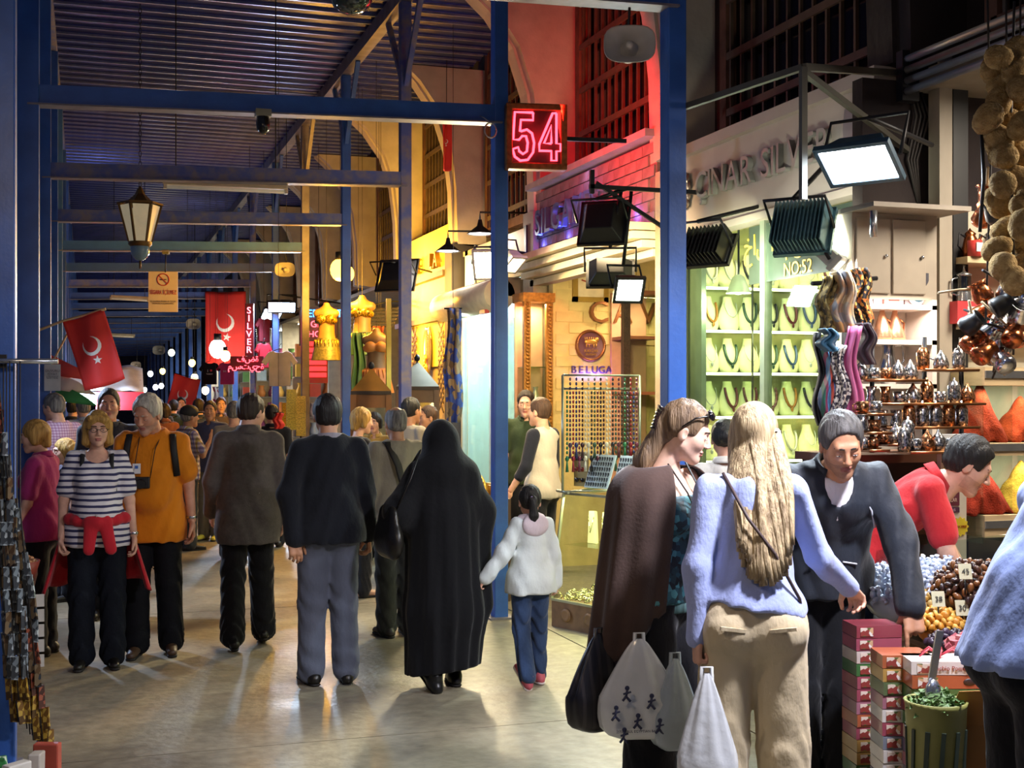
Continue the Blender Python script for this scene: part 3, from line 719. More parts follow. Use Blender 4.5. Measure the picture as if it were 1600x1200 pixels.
    def shoes(s, mat, sole=None, length=.27, heel=0, slim=1):
        S = s.S
        for sx, (hp, kn, an, fp) in zip((1, -1), s.legs):
            if fp is None: continue
            q = Sdf(.02); L = length * S * (.92 if s.sex == 'f' else 1)
            d = unit(an - kn); fy = unit(V3(d[0] * 0 + .12 * sx, 1, 0))
            hl, toe = V3(0, -.065 * S, -.045 * S), V3(0, L - .105 * S, -.055 * S)
            q.cone(hl, V3(0, .0, -.035 * S), .038 * S * slim, .042 * S * slim, k=.02).cone(V3(0, 0, -.03 * S), toe, .042 * S * slim, .032 * S * slim, k=.03, ax=(0, 0, 1), fl=.85)
            q.cone(V3(0, -.03 * S, -.02 * S), V3(0, -.015 * S, .035 * S), .043 * S * slim, .043 * S, k=.02)
            q.plane((0, 0, -.085 * S + .014), (0, 0, -1)); q.plane((0, 0, .05 * S), (0, 0, 1))
            yaw = math.degrees(math.atan2(-fy[0], fy[1])); R = rotm(0, 0, yaw) @ rotm(-fp, 0, 0)
            # foot pitches about the ball so that the toe stays down when the heel lifts
            piv = V3(0, 0, 0)
            V, F = q.net(.009 if s.h < .02 else .014); o = s.put('shoe', V @ R.T + an, F, mat)
            q2 = Sdf(.01); q2.cone(hl + V3(0, 0, -.01), V3(0, 0, -.05 * S), .041 * S * slim, .040 * S * slim, k=.02).cone(V3(0, 0, -.05 * S), toe + V3(0, 0, -.012), .042 * S * slim, .036 * S * slim, k=.03)
            q2.plane((0, 0, -.085 * S + .018), (0, 0, 1)); q2.plane((0, 0, -.085 * S), (0, 0, -1))
            V, F = q2.net(.009 if s.h < .02 else .014); s.put('sole', V @ R.T + an, F, sole or M('sole_dark', '1a1614', .7), o)
        return s
# ------------------------------------------------------------------ who stands where
def spot(px, d): v = atD(px, 620, d); return (v.x, v.y)
leather = M('black_leather', '16130f', .38, var=.1, bump=.1)
jeans = cloth('jeans', '26324c', var=.25, bump=.3); black_c = cloth('black', '15151b', var=.15); navy_c = cloth('dark_navy', '171b2a'); grey_c = cloth('grey_trousers', '5a5f6e')
def strap_path(P, pts): return [P.root.matrix_world @ Vector(p) for p in pts]
DN = (0, .04, -1)
# 1 -- woman in a brown shawl, reading the goods
P = Person('woman in a brown shawl and teal top carrying carrier bags, sunglasses on her head', spot(1038, 4.95), -150, 1.71, 'f', .95, head=(18, 34, 0), lean=3,
           arms=(((.16, -.12, -1), (.04, .0, -1)), ((-.25, .35, -1), (.62, .55, .62))), hands=('grip', 'loose'), palms=((-1, 0, .1), (.2, -.6, 0)), tone='pale', h=.011, hh=.004,
           legs=(((.02, .03, -1), (0, -.03, -1), 0), ((-.02, .0, -1), (0, -.04, -1), 0)))
P.face('brown', iris='4a5550', open_=.0026, down=.003)
teal = pattern('teal_paisley', ['1d3a44', '2f6672', '122630', '4d8a90', '0e1a22', '24505c'], 42, .7)
P.top(teal, 'top', 'none', -.02, .012, 'low', fold=.003)
tt = MB().lathe([(.142, -.055), (.150, -.05), (.150, -.012), (.142, -.01)], P.P, 40); tt.v = [(x, y * .82 - .01, z) for x, y, z in tt.v]; tt.build('waistband', M('fringe_band', '4f6a6a', .8, var=.4, scale=60, stretch=(1, 1, .1)), P.root)
P.trousers(black_c, wide=.05, ease=.016); P.shoes(leather)
# hair drawn back, long at the nape
hq = Sdf(.015); hq.ell((0, -.016, .036), (.082, .102, .098), k=.01).ell((0, .112, -.035), (.10, .084, .112), op='s', k=.01)
hq.ell((0, -.085, -.01), (.045, .04, .06), k=.02)
hq.cone((0, -.085, -.03), (.0, -.115, -.16), .042, .05, k=.03).cone((.0, -.115, -.16), (.02, -.13, -.33), .05, .03, k=.03, ax=(0, 1, 0), fl=.6)
for sx in (-1, 1): hq.ell((sx * .088, .035, -.05), (.03, .06, .055), op='s', k=.01)
hq.warp(lambda X, Y, Z: .0022 * np.sin(150 * X + 20 * Z) + .0016 * np.sin(120 * Y + 40 * Z))
V_, F_ = hq.net(.005); P.put('hair', V_ * P.hs @ P.HR.T + P.HC, F_, hair_mat('ash', *HAIR['ash']))
clip = MB()
for k_ in range(7):
    a = -1 + k_ / 3; clip.tube([P.hp(-.05 * math.cos(a * .5), -.105 - .02 * math.cos(a), .02 + .04 * a), P.hp(0, -.135, .02 + .045 * a), P.hp(.05 * math.cos(a * .5), -.105 - .02 * math.cos(a), .02 + .04 * a)], .006, 6)
clip.build('hair_clip', M('tortoise', '241512', .3, var=.4, scale=40), P.root)
# sunglasses pushed up
sg = worn(P, 'sunglasses')
for sx in (-1, 1):
    MB().ell(P.hp(sx * .036, .078, .098), (.030, .012, .021), 14, Matrix((P.HR @ rotm(38, 0, sx * -16)).tolist())).build('lens', M('dark_lens', '0d0c14', .08, var=0), sg)
    MB().tube([P.hp(sx * .066, .066, .092), P.hp(sx * .088, .02, .07), P.hp(sx * .088, -.02, .02)], .0035, 6).build('temple', M('dark_frame', '15120f', .3), sg)
MB().tube([P.hp(-.012, .092, .098), P.hp(.012, .092, .098)], .004, 6).build('bridge', M('dark_frame', '15120f', .3), sg)
# the shawl: hangs from both shoulders, open at the front
S_ = P.S
def shawl(u, v):
    a = math.radians(122 - 250 * u) * 1.0                    # from right front round the back to left front (0 = right, 90 = front)
    ang = math.radians(62) - math.radians(292) * u
    x, y = math.cos(ang), math.sin(ang)
    sh = .5 + .5 * abs(x)
    top = np.array((x * (.09 + .05 * abs(x)), y * .085 - .015, P.neck[2] + .012 - .02 * abs(x)))
    mid = np.array((x * .255, y * .175 - .02, P.neck[2] - .14))
    rg = 1 if x > .0 else .0
    zb = P.neck[2] - (.50 + .30 * max(0, math.cos(ang - math.radians(-20))))
    bot = np.array((x * (.255 + .02 * rg), y * .19 - .05 - .05 * max(0, x), zb))
    fold = .016 * math.sin(ang * 11 + 1) * v
    if v < .35: t = v / .35; t2 = math.sin(t * PI / 2); p = top * (1 - t2) + mid * t2; p[2] = top[2] + (mid[2] - top[2]) * (1 - math.cos(t * PI / 2))
    else: t = (v - .35) / .65; p = mid * (1 - t) + bot * t
    return p + np.array((x, y, 0)) * fold
MB().sheet(shawl, 60, 26, .006).build('shawl', M('shawl_wool', '4b3a34', .9, var=.18, scale=6, bump=.12, bscale=90, sheen=.2), P.root)
MB().tube([P.neck + V3(.06, .05, .01), P.neck + V3(.03, .12, -.10), P.neck + V3(-.01, .155, -.22), P.neck + V3(-.06, .15, -.40)], .007, 6, flat=.4).build('neck_strap', M('strap_black', '141212', .7), P.root)
MB().tube([P.neck + V3(-.06, .05, .01), P.neck + V3(-.06, .12, -.10), P.neck + V3(-.05, .155, -.22), P.neck + V3(-.06, .15, -.40)], .007, 6, flat=.4).build('neck_strap', M('strap_black', '141212', .7), P.root)
SHAWL = P
# 2 -- blonde woman from behind
lil = cloth('lilac_knit', '9fabd9', .85, var=.05, bump=.2, bs=70)
P = Person('woman with long blonde hair in a lilac cardigan and beige trousers, seen from behind', spot(1176, 4.5), -22, 1.70, 'f', 1.02, lean=5, head=(18, -28, 0),
           arms=(((.42, .34, -1), (.85, 1.0, -.85)), ((-.20, -.22, -1), (.0, -.02, -1))), hands=('loose', 'grip'), palms=((0, -.2, -1), (1, .2, 0)), tone='fair', h=.011, hh=.0045,
           legs=(((.05, .05, -1), (.02, -.06, -1), 0), ((-.04, .0, -1), (-.02, -.02, -1), 0)))
P.face('goldenblond'); P.top(lil, 'cardigan', 'long', .04, .014, 'crew', fold=.006, lop=-.18)
beige = cloth('beige_cotton', 'c9b896', .9, var=.10, bump=.35, bs=24)
tro = P.trousers(beige, ease=.016, wide=.03, top=.085, fold=.004); P.shoes(M('tan_shoe', '7a5a40', .6))
MB().box(P.P + V3(-.085, -.150, -.02), (.09, .012, .012), rotm(6, 0, -14).tolist() and Matrix(rotm(4, 8, 14).tolist())).build('pocket_flap', beige, tro)
MB().box(P.P + V3(.085, -.150, -.02), (.09, .012, .012), Matrix(rotm(4, -8, -14).tolist())).build('pocket_flap', beige, tro)
hw = tag(MB().lathe([(.150, .03), (.156, .055), (.150, .085)], P.P + V3(0, -.006, 0), 36).build('waistband', navy_c, P.root)); hw.data.transform(Matrix.Diagonal((1, .8, 1, 1)))
hq = Sdf(.015); hq.ell((0, -.016, .036), (.086, .106, .100), k=.01).ell((0, .122, -.03), (.078, .088, .115), op='s', k=.01)
hq.cone((0, -.05, .0), (0, -.075, -.20), .078, .07, ax=(0, 1, 0), fl=.34, k=.03)
V_, F_ = hq.net(.006); P.put('hair', V_ * P.hs @ P.HR.T + P.HC, F_, hair_mat('blonde', *HAIR['blonde']))
def tress(x0, y0, z0, x1, y1, z1, r, n=9):
    pts = []
    for i in range(n):
        t = i / (n - 1); pts.append((x0 + (x1 - x0) * t + .008 * math.sin(5 * t + x0 * 60), y0 + (y1 - y0) * t ** 1.0 - .03 * math.sin(PI * t), z0 + (z1 - z0) * t))
    return pts
hm = hair_mat('blonde', *HAIR['blonde']); rnd = random.Random(3); base = V3(*P.hp(0, 0, 0))
ht = MB()
for i in range(46):
    a = -1 + 2 * (i % 23) / 22; lay = i // 23; x0 = a * .084; ln = .47 + .06 * rnd.random() - .12 * abs(a) ** 2
    st = P.hp(x0, -.055 + .055 * abs(a) - .012 * lay, .035 - .01 * abs(a))
    en = np.array(st) * 0 + np.array((base[0] + x0 * (1.05 + .25 * rnd.random()) + .01, P.chest[1] - .172 + .035 * abs(a) + .012 * lay, base[2] + .02 - ln))
    pts = tress(*st, *en, .01); k = len(pts)
    ht.tube(pts, [.017 * (1 - .55 * (j / (k - 1)) ** 2) + .002 for j in range(k)], 6, flat=.7)
ht.build('long_hair', hm, P.root)['kind'] = 'stuff'
MB().tube([P.shd[1] + V3(.04, -.03, .06), P.waist + V3(-.03, -.12, .22), P.waist + V3(.06, -.135, .10), P.waist + V3(.15, -.09, -.06), P.P + V3(.17, -.02, .0)], .006, 6).build('bag_strap', M('strap_brown', '4a3a38', .6), P.root)
sg = worn(P, 'sunglasses')
for sx in (-1, 1):
    MB().tube([P.hp(sx * .066, .075, .045), P.hp(sx * .092, .02, .03), P.hp(sx * .092, -.03, .01)], .004, 6).build('temple', M('dark_frame', '15120f', .3), sg)
    MB().ell(P.hp(sx * .036, .10, .05), (.030, .010, .021), 12, Matrix(P.HR.tolist())).build('lens', M('dark_lens', '0d0c14', .08, var=0), sg)
MB().tube([P.hp(-.012, .108, .05), P.hp(.012, .108, .05)], .004, 6).build('bridge', M('dark_frame', '15120f', .3), sg)
BLONDE = P
# 3 -- vendor in the navy jacket, pointing
nav = cloth('navy_jacket', '0f1926', .7, var=.15, bump=.35, bs=18)
P = Person('grey haired vendor in a navy jacket leaning over and pointing at boxed sweets', spot(1283, 5.35), 163, 1.74, 'm', 1.08, belly=.0, lean=30, head=(12, 0, 4), neck_fwd=.02,
           arms=(((.35, .25, -1), (.05, .25, -1)), ((-.30, .45, -1), (.0, .45, -.9))), hands=('relaxed', 'point'), palms=((-1, 0, 0), (0, -1, -.2)), tone='tan', headkind='ms', h=.012, hh=.004)
P.face('darkbrown', open_=.0022, down=.004); P.hair('crop', 'saltpepper', puff=.002)
jk = P.top(nav, 'jacket', 'long', -.08, .026, 'vee', fold=.008); P.collar(nav, spread=.03, hgt=.04, open_=1.1)
P.top(cloth('white_tee', 'd8d4d4', .85), 'undershirt', 'none', .0, .012, 'crew')
pip = M('white_piping', 'c9ced6', .6)
for sx in (-1, 1):
    MB().tube([P.neck + P.R @ V3(sx * .085, .055, -.035), P.chest + P.R @ V3(sx * .13, .125, .06), P.chest + P.R @ V3(sx * .155, .125, -.02)], .004, 6).build('piping', pip, jk)
    MB().tube([P.waist + P.R @ V3(sx * .04, .155, .03), P.waist + P.R @ V3(sx * .10, .15, .015)], .004, 6).build('pocket_trim', pip, jk)
P.trousers(cloth('charcoal', '15171c'), wide=.015); P.shoes(leather)
# 4 -- vendor in red, bent over
red_c = cloth('red_polo', 'c22a2e', .8, var=.08)
P = Person('dark haired vendor in a red polo shirt bending over the sweets counter', spot(1345, 5.85), -122, 1.74, 'm', .98, lean=50, head=(8, 0, 0), neck_fwd=.03,
           arms=(((.2, .25, -1), (-.1, .55, -1)), ((-.2, .35, -1), (.1, .55, -1))), tone='fair', headkind='ms', h=.012, hh=.004)
P.face('black', open_=.0024, down=.004); P.hair('crop', 'black', puff=.006); P.top(red_c, 'polo_shirt', 'short', -.12, .016, 'crew', fold=.006); P.collar(red_c, hgt=.03); P.trousers(jeans); P.shoes(leather)
# 5 -- customer in a blue shirt at the right edge
P = Person('customer in a pale blue shirt and black trousers at the right edge', spot(1612, 3.72), -100, 1.76, 'm', 1.06, belly=.0, lean=24,
           arms=(((.25, -.10, -1), (-.1, 1, -.3)), ((-.2, .4, -1), (.2, .9, -.4))), tone='fair', h=.013, hh=.006)
P.hair('short', 'brown'); P.top(cloth('blue_shirt', '94aae0', .75, var=.06), 'shirt', 'long', -.04, .03, 'crew', fold=.006, hem_flare=.02); P.collar(cloth('blue_shirt', '86a2dc')); P.trousers(black_c, wide=.02); P.shoes(leather)
# 6 -- little girl
wht = cloth('white_fleece', 'cfd6d4', .9, var=.05)
P = Person('little girl in a white hoodie and jeans holding the hand of the woman in black', spot(829, 7.55), 6, 1.17, 'c', 1.0, head=(0, -14, 0), twist=0, sink=0,
           arms=(((.30, .0, -1), (.16, .12, -1)), ((-.52, .05, -1), (-.62, .16, -.8))), hands=('relaxed', 'loose'), tone='fair', h=.010, hh=.006,
           legs=(((.03, .10, -1), (.0, .0, -1), 0), ((-.02, .0, -1), (-.03, -.42, -1), -38)))
P.face('black'); P.hair('pony', 'black'); P.top(wht, 'hoodie', 'long', -.14, .024, 'crew', fold=.006, hem_flare=.012)
q = Sdf(.02); q.ell(P.neck + V3(0, -.058, -.03), (.085, .03, .07), k=.02).cone(P.neck + V3(-.06, .0, .0), P.neck + V3(0, -.05, .01), .03, .03).cone(P.neck + V3(.06, .0, .0), P.neck + V3(0, -.05, .01), .03, .03); V_, F_ = q.net(.008)
P.put('hood', V_, F_, cloth('pink_lining', 'd0c0c6', .9))
P.trousers(cloth('child_jeans', '2c3e5e', var=.4, bump=.3), wide=.0, ease=.012, fold=.006); P.shoes(M('pink_shoe', 'b0505c', .6), M('pale_sole', 'cfc4c0', .7))
MB().ell(P.hp(.0, -.13, .03), (.022, .012, .02), 8).build('hair_tie', M('lilac_tie', 'b9a6d8', .4), P.root)
# 7 -- woman in a black chador
P = Person('woman in a full black chador walking away with a black shoulder bag', spot(690, 7.5), 4, 1.545, 'f', 1.0, arms=(((.42, .18, -1), (.22, .4, -1)), ((-.62, -.05, -1), (.25, .45, -.5))), hands=('loose', 'grip'), h=.014, hh=.006,
           legs=(((.02, .08, -1), (0, .0, -1), 0), ((0, -.06, -1), (0, -.25, -1), -22)), tone='olive')
chad = M('chador_crepe', '09090d', .85, var=.1, scale=5, bump=.15, bscale=40, sheen=.1)
q = Sdf(.04); q.ell(P.hp(0, -.012, .03), (.092, .115, .12), k=.03); q.cone(P.hp(0, -.02, 0), P.neck + V3(0, -.01, -.02), .10, .125, k=.06)
for i in (0, 1): q.cone(P.neck + V3(0, -.01, -.03), P.shd[i] + V3(0, 0, -.02), .10, .085, k=.06)
q.cone(P.neck + V3(0, -.01, -.05), P.waist + V3(0, 0, .05), .16, .205, ax=(0, 1, 0), fl=.78, k=.06); q.cone(P.waist + V3(0, 0, .05), V3(.02, -.01, .45), .21, .235, ax=(0, 1, 0), fl=.85, k=.05); q.cone(V3(.02, -.01, .45), V3(-.0, -.02, .02), .235, .215, ax=(0, 1, 0), fl=.85, k=.05)
a, e, w_ = P.arm[0]; q.cone(a, e, .085, .10, k=.06).cone(e, w_, .09, .05, k=.06).cone(e, V3(.26, .0, .48), .09, .05, k=.08)
a, e, w_ = P.arm[1]; q.cone(a, e, .08, .095, k=.05).cone(e, e + (w_ - e) * .5, .09, .08, k=.05)
def cf(X, Y, Z):
    th = np.arctan2(X, Y + .02); m = np.clip((1.35 - Z) / 1.0, 0, 1); return (.011 * m * np.sin(11 * th + 1.3 * np.sin(3 * Z + th * 2)) + .003 * m * np.sin(23 * th + 4 * Z))
q.warp(cf); q.plane((0, 0, .10), (0.10, -.12, -1)); q.ell(P.hp(0, .105, -.01), (.055, .06, .075), op='s', k=.01)
V_, F_ = q.net(.013); P.put('chador', V_, F_, chad); P.shoes(M('black_boot', '0e0e10', .3))
P.face('black')
bg_ = thing('shoulder_bag', 'black leather shoulder bag under the arm of the woman in the chador', 'handbag', (P.root.location.x, P.root.location.y, 0), P.root.rotation_euler.z)
q = Sdf(.02); c0 = V3(-.33, -.02, .93); q.cone(c0 + V3(0, -.10, -.05), c0 + V3(0, .10, -.05), .11, .11, ax=(1, 0, 0), fl=.45, k=.03).cone(c0 + V3(0, -.08, .08), c0 + V3(0, .08, .08), .07, .07, ax=(1, 0, 0), fl=.4, k=.04); V_, F_ = q.net(.012)
obj('bag_body', mesh_np('bag_body', V_, F_), leather, bg_)
MB().tube([c0 + V3(.02, -.09, .13), c0 + V3(.10, -.10, .30), c0 + V3(.17, -.06, .46), c0 + V3(.15, .04, .36), c0 + V3(.02, .09, .13)], .012, 6, flat=.4).build('strap', leather, bg_)
MB().ell(c0 + V3(-.0, -.10, .10), (.012, .006, .03), 8).build('buckle', M('steel_buckle', 'b9b9b9', .2, 1), bg_)
# 8 -- man in black sweater
P = Person('man in a black sweater and grey trousers walking away down the lane', spot(513, 7.6), 4, 1.72, 'm', 1.12, head=(4, -6, 0), arms=(((.22, .04, -1), (.10, .08, -1)), ((-.32, -.10, -1), (.10, -.18, -1))), hands=('loose', 'relaxed'), palms=(None, (0, 1, 0)), tone='tan', h=.012, hh=.005,
           legs=(((.03, .04, -1), (.02, -.08, -1), -8), ((-.02, .06, -1), (-.02, -.02, -1), 0)))
P.hair('short', 'black', puff=.004); P.top(cloth('black_knit', '11131a', .9, var=.1), 'sweater', 'long', -.10, .024, 'crew', fold=.006, hem_flare=.012); P.collar(cloth('grey_collar', '8d8890'), hgt=.035, spread=.008)
P.trousers(grey_c, wide=.016, ease=.014, fold=.005, seat_ease=.006); P.shoes(leather)
# 9 -- man in a brown-grey suit jacket
suit = M('suit_wool', '57504c', .9, var=.12, scale=40, bump=.15, bscale=120, sheen=.1)
P = Person('man in a brown grey suit jacket striding away with head turned right', spot(388, 8.7), 2, 1.72, 'm', 1.06, head=(8, -52, 0), arms=(((.18, -.02, -1), (.08, .12, -1)), ((-.26, .18, -1), (.05, .55, -1))), tone='fair', h=.012, hh=.005,
           legs=(((.04, .20, -1), (.05, .05, -1), 10), ((-.05, -.02, -1), (-.03, -.16, -1), -10)))
P.face('darkbrown'); P.hair('short', 'darkbrown', puff=.002); P.top(suit, 'suit_jacket', 'long', -.24, .026, 'crew', fold=.004, hem_flare=.015); P.collar(suit, hgt=.05, spread=.025); P.top(cloth('white_shirt', 'd6d2cc'), 'shirt', 'none', .1, .010, 'high')
P.trousers(black_c, wide=.02, fold=.006); P.shoes(leather, slim=.9, length=.30)
# 10 -- woman in a striped tee
strp = stripes('navy_stripe_jersey', ['d9d4d6', '2f3056'], 26, 'z', .85, wave=.35, duty=[0, .6])
P = Person('woman in glasses and a striped tee with a red jacket tied round her waist', spot(152, 8.05), 178, 1.62, 'f', 1.10, belly=.005, head=(2, 6, 0), arms=(((.24, .02, -1), (.06, .15, -1)), ((-.22, .02, -1), (-.12, .12, -1))), tone='fair', h=.011, hh=.004, hands=('loose', 'relaxed'),
           legs=(((.02, .05, -1), (.0, -.06, -1), 0), ((-.02, .0, -1), (0, -.02, -1), 0)))
P.face('brown', open_=.003); P.hair('bob', 'goldenblond', puff=.004); P.top(strp, 'tee_shirt', 'short', -.13, .016, 'scoop', fold=.005)
P.trousers(M('dark_slacks', '131720', .85, var=.15, bump=.2), wide=.02); P.shoes(leather)
gl = worn(P, 'eyeglasses')
for sx in (-1, 1):
    rim = [P.hp(sx * .034 + .024 * math.cos(t) * (1 - .1 * abs(math.sin(t))), .106, .003 + .015 * math.sin(t)) for t in np.linspace(0, 2 * PI, 17)]
    MB().tube(rim, .0018, 5).build('rim', M('dark_frame', '15120f', .3), gl); MB().tube([P.hp(sx * .058, .104, .006), P.hp(sx * .080, .06, .008), P.hp(sx * .082, .0, .006)], .0018, 5).build('temple', M('dark_frame', '15120f', .3), gl)
MB().tube([P.hp(-.011, .107, .006), P.hp(.011, .107, .006)], .0018, 5).build('bridge', M('dark_frame', '15120f', .3), gl)
rj = worn(P, 'red_jacket')
redf = cloth('red_fleece', 'b8232f', .85, var=.1)
q = Sdf(.02)
W = P.P + V3(0, 0, .045)
for i in range(14):
    a0, a1 = 2 * PI * i / 14, 2 * PI * (i + 1) / 14; q.cone(W + V3(.178 * math.cos(a0), .142 * math.sin(a0) - .002, .012 * math.sin(3 * a0)), W + V3(.178 * math.cos(a1), .142 * math.sin(a1) - .002, .012 * math.sin(3 * a1)), .034, .034, k=.02)
q.cone(W + V3(.03, .165, 0), W + V3(.045, .185, -.17), .045, .035, ax=(0, 1, 0), fl=.5, k=.02).cone(W + V3(-.05, .165, 0), W + V3(-.085, .18, -.17), .042, .036, ax=(0, 1, 0), fl=.5, k=.02).ell(W + V3(0, .17, .0), (.05, .035, .04), k=.02)
V_, F_ = q.net(.009); obj('sleeve_knot', mesh_np('sleeve_knot', V_, F_), redf, rj)
def tail(u, v):
    a = math.radians(-195 + 210 * u); r = .185 + .13 * v + .014 * math.sin(u * 34) * v
    return (r * math.cos(a), r * .82 * math.sin(a) - .02, P.P[2] + .06 - v * (.36 + .10 * abs(math.cos(a * 1.0))) - .02 * math.sin(u * 20) * v)
MB().sheet(tail, 40, 12, .008).build('body_panel', redf, rj)
for sx in (-1, 1): MB().tube([P.shd[0 if sx > 0 else 1] + V3(-sx * .045, -.02, .055), P.shd[0 if sx > 0 else 1] + V3(-sx * .05, .075, .02), P.shd[0 if sx > 0 else 1] + V3(-sx * .05, .10, -.08), P.shd[0 if sx > 0 else 1] + V3(-sx * .03, .085, -.20)], .014, 6, flat=.35).build('backpack_strap', M('strap_black', '141212', .7), P.root)
MB().tube([P.neck + V3(.07, .03, .0), P.neck + V3(.06, .13, -.14), P.neck + V3(.015, .165, -.36), P.P + V3(.0, .20, .08)], .0025, 5).build('lanyard', M('pale_cord', 'b8b0a8', .6), P.root); MB().tube([P.neck + V3(-.07, .03, .0), P.neck + V3(-.06, .13, -.14), P.neck + V3(-.015, .165, -.36), P.P + V3(.0, .20, .08)], .0025, 5).build('lanyard', M('pale_cord', 'b8b0a8', .6), P.root)
wt = MB().lathe([(.030, -.008), (.033, 0), (.030, .008)], P.arm[1][2] + (P.arm[1][1] - P.arm[1][2]) * .08, 14).build('wristwatch', M('steel_watch', 'c0c0c4', .2, 1), P.root)
# 11 -- man in an orange polo
ora = cloth('orange_polo', 'd07a14', .85, var=.08)
P = Person('white haired man in an orange polo shirt with a camera round his neck', spot(238, 8.45), 172, 1.74, 'm', 1.10, belly=.015, lean=5, head=(20, -24, 0), neck_fwd=.02, arms=(((.15, .0, -1), (.05, .1, -1)), ((-.24, -.02, -1), (-.10, .10, -1))), tone='ruddy', headkind='mb', h=.012, hh=.0045,
           legs=(((.03, .08, -1), (.0, -.02, -1), 0), ((-.05, .0, -1), (-.03, -.10, -1), 0)))
P.face('white', open_=.0022, down=.003); P.hair('short', 'white', puff=.006); P.top(ora, 'polo_shirt', 'short', -.20, .022, 'crew', fold=.006, hem_flare=.01); P.collar(ora, hgt=.035)
P.trousers(M('black_slacks', '101116', .85, var=.1, bump=.2), wide=.02); P.shoes(M('brown_shoe', '4a3424', .5))
for sx in (-1, 1):
    MB().tube([P.shd[0 if sx > 0 else 1] + V3(-sx * .04, -.04, .05), P.shd[0 if sx > 0 else 1] + V3(-sx * .03, .06, .05), P.shd[0 if sx > 0 else 1] + V3(-sx * .02, .115, -.04), P.shd[0 if sx > 0 else 1] + V3(sx * .0, .09, -.22)], .022, 6, flat=.3).build('backpack_strap', M('strap_black', '141212', .7), P.root)
cm = thing('camera_bag', 'black camera hanging on a neck strap over the orange polo shirt', 'camera', P.root.location, P.root.rotation_euler.z)
cc = P.waist + V3(.05, .19, .06); MB().box(cc, (.11, .06, .075)).build('body', black_paint, cm, bevel=.008); MB().cyl(cc + V3(0, .03, -.005), cc + V3(0, .07, -.008), .03, .028).build('lens', black_paint, cm)
for sx in (-1, 1): MB().tube([cc + V3(sx * .055, 0, .03), P.chest + V3(.02 + sx * .055, .165, .08), P.neck + V3(sx * .07, .05, .0)], .007, 6, flat=.4).build('strap', M('strap_black', '141212', .7), cm)
bdg = thing('name_badge', 'small white name badge hanging on the orange polo shirt', 'badge', P.root.location, P.root.rotation_euler.z); MB().box(cc + V3(.03, .0, .09), (.05, .006, .065)).build('card', M('badge_white', 'dcdcdc', .4), bdg); MB().box(cc + V3(.03, .004, .10), (.02, .003, .02)).build('emblem', M('badge_blue', '3a64b0', .4), bdg)
MB().lathe([(.033, -.008), (.036, 0), (.033, .008)], P.arm[1][2] + (P.arm[1][1] - P.arm[1][2]) * .1, 14).build('wristwatch', M('steel_watch', 'c0c0c4', .2, 1), P.root)
# the others behind
def extra(label, px, d, face, H, sex='m', top='888888', sleeve='short', hair=('short', 'brown'), trousers='20222a', tone='fair', head=(0, 0, 0), arms=None, hk=None, hh=.007, h=.018, mat=None, shoes='2a2420', hem=-.1, build=1.0, bag=False, legs=None, neck='crew', ease=.016, group=None):
    p = Person(label, spot(px, d), face, H, sex, build, head=head, arms=arms, tone=tone, h=h, hh=hh, headkind=hk, legs=legs, group=group)
    p.face(hair[1] if hair[1] not in ('goldenblond', 'blonde') else 'brown', open_=.0032); p.hair(hair[0], hair[1], h=.008)
    p.top(mat or cloth('x' + top, top), 'shirt', sleeve, hem, ease, neck, fold=.005)
    if sex != 'c' and neck == 'crew' and sleeve == 'short': p.collar(mat or cloth('x' + top, top), hgt=.03)
    p.trousers(cloth('t' + trousers, trousers), wide=.015); p.shoes(M('shoe' + shoes, shoes, .5)); return p
extra('dark haired man looking out from behind the white haired man in orange', 170, 9.9, 178, 1.77, top='2b2a33', hair=('buzz', 'darkbrown'), tone='ruddy', hk='ms', hh=.006)
extra('blond woman in a magenta tee walking off at the left post', 64, 8.45, 70, 1.56, 'f', top='a02e68', hair=('bobshort', 'goldenblond'), trousers='15161c', arms=(((.25, .1, -1), (.0, .7, -1)), ((-.2, .1, -1), (0, .5, -1))), build=1.2, h=.014, head=(8, 10, 0))
pk = stripes('pink_check', ['d9b4c8', 'e6cfdc', 'c79ab4'], 40, 'x', .85, cross=('z', ['ffffff', 'd8c4d4']), cfreq=40)
p = extra('grey haired man in a pink checked shirt with a strap across his back', 90, 11.6, 32, 1.74, mat=pk, sleeve='long', hair=('short', 'grey'), head=(10, 20, 0), build=1.1, h=.016)
MB().tube([p.shd[1] + V3(.03, -.02, .07), p.waist + V3(-.02, -.13, .22), p.waist + V3(.12, -.10, .02)], .016, 6, flat=.3).build('shoulder_strap', M('strap_brown', '4a3a38', .6), p.root)
extra('small blond boy beside the man in the pink checked shirt', 104, 10.7, 110, 1.34, 'c', top='5a5560', hair=('bobshort', 'goldenblond'))
plaid = stripes('plaid', ['c8bcc0', '8d86b4', 'd8ccc0', 'b9a35a'], 26, 'x', .85, cross=('z', ['ffffff', 'b9b0c4']), cfreq=20)
p = extra('man in a plaid shirt and dark cap with his hand at his face', 293, 14.2, -70, 1.60, mat=plaid, hair=('short', 'grey'), trousers='3a3d3a', arms=(((.2, .4, -1), (-.25, .55, .8)), ((-.2, .2, -1), (0, .4, -1))), tone='tan')
cp = worn(p, 'baseball_cap')
MB().ell(p.hp(0, -.01, .06), (.092, .108, .082), 16).build('crown', M('cap_black', '15161c', .7), cp); MB().ell(p.hp(0, .11, .055), (.07, .07, .012), 14).build('brim', M('cap_black', '15161c', .7), cp)
extra('man in a navy polo and yellow shoes talking in the lane', 329, 15.2, 150, 1.66, top='3c4262', hair=('short', 'darkbrown'), trousers='6a6458', shoes='c2b23a', tone='tan', arms=(((.2, .2, -1), (-.4, .7, -.3)), ((-.2, .1, -1), (.1, .5, -.9))), head=(0, 18, 0))
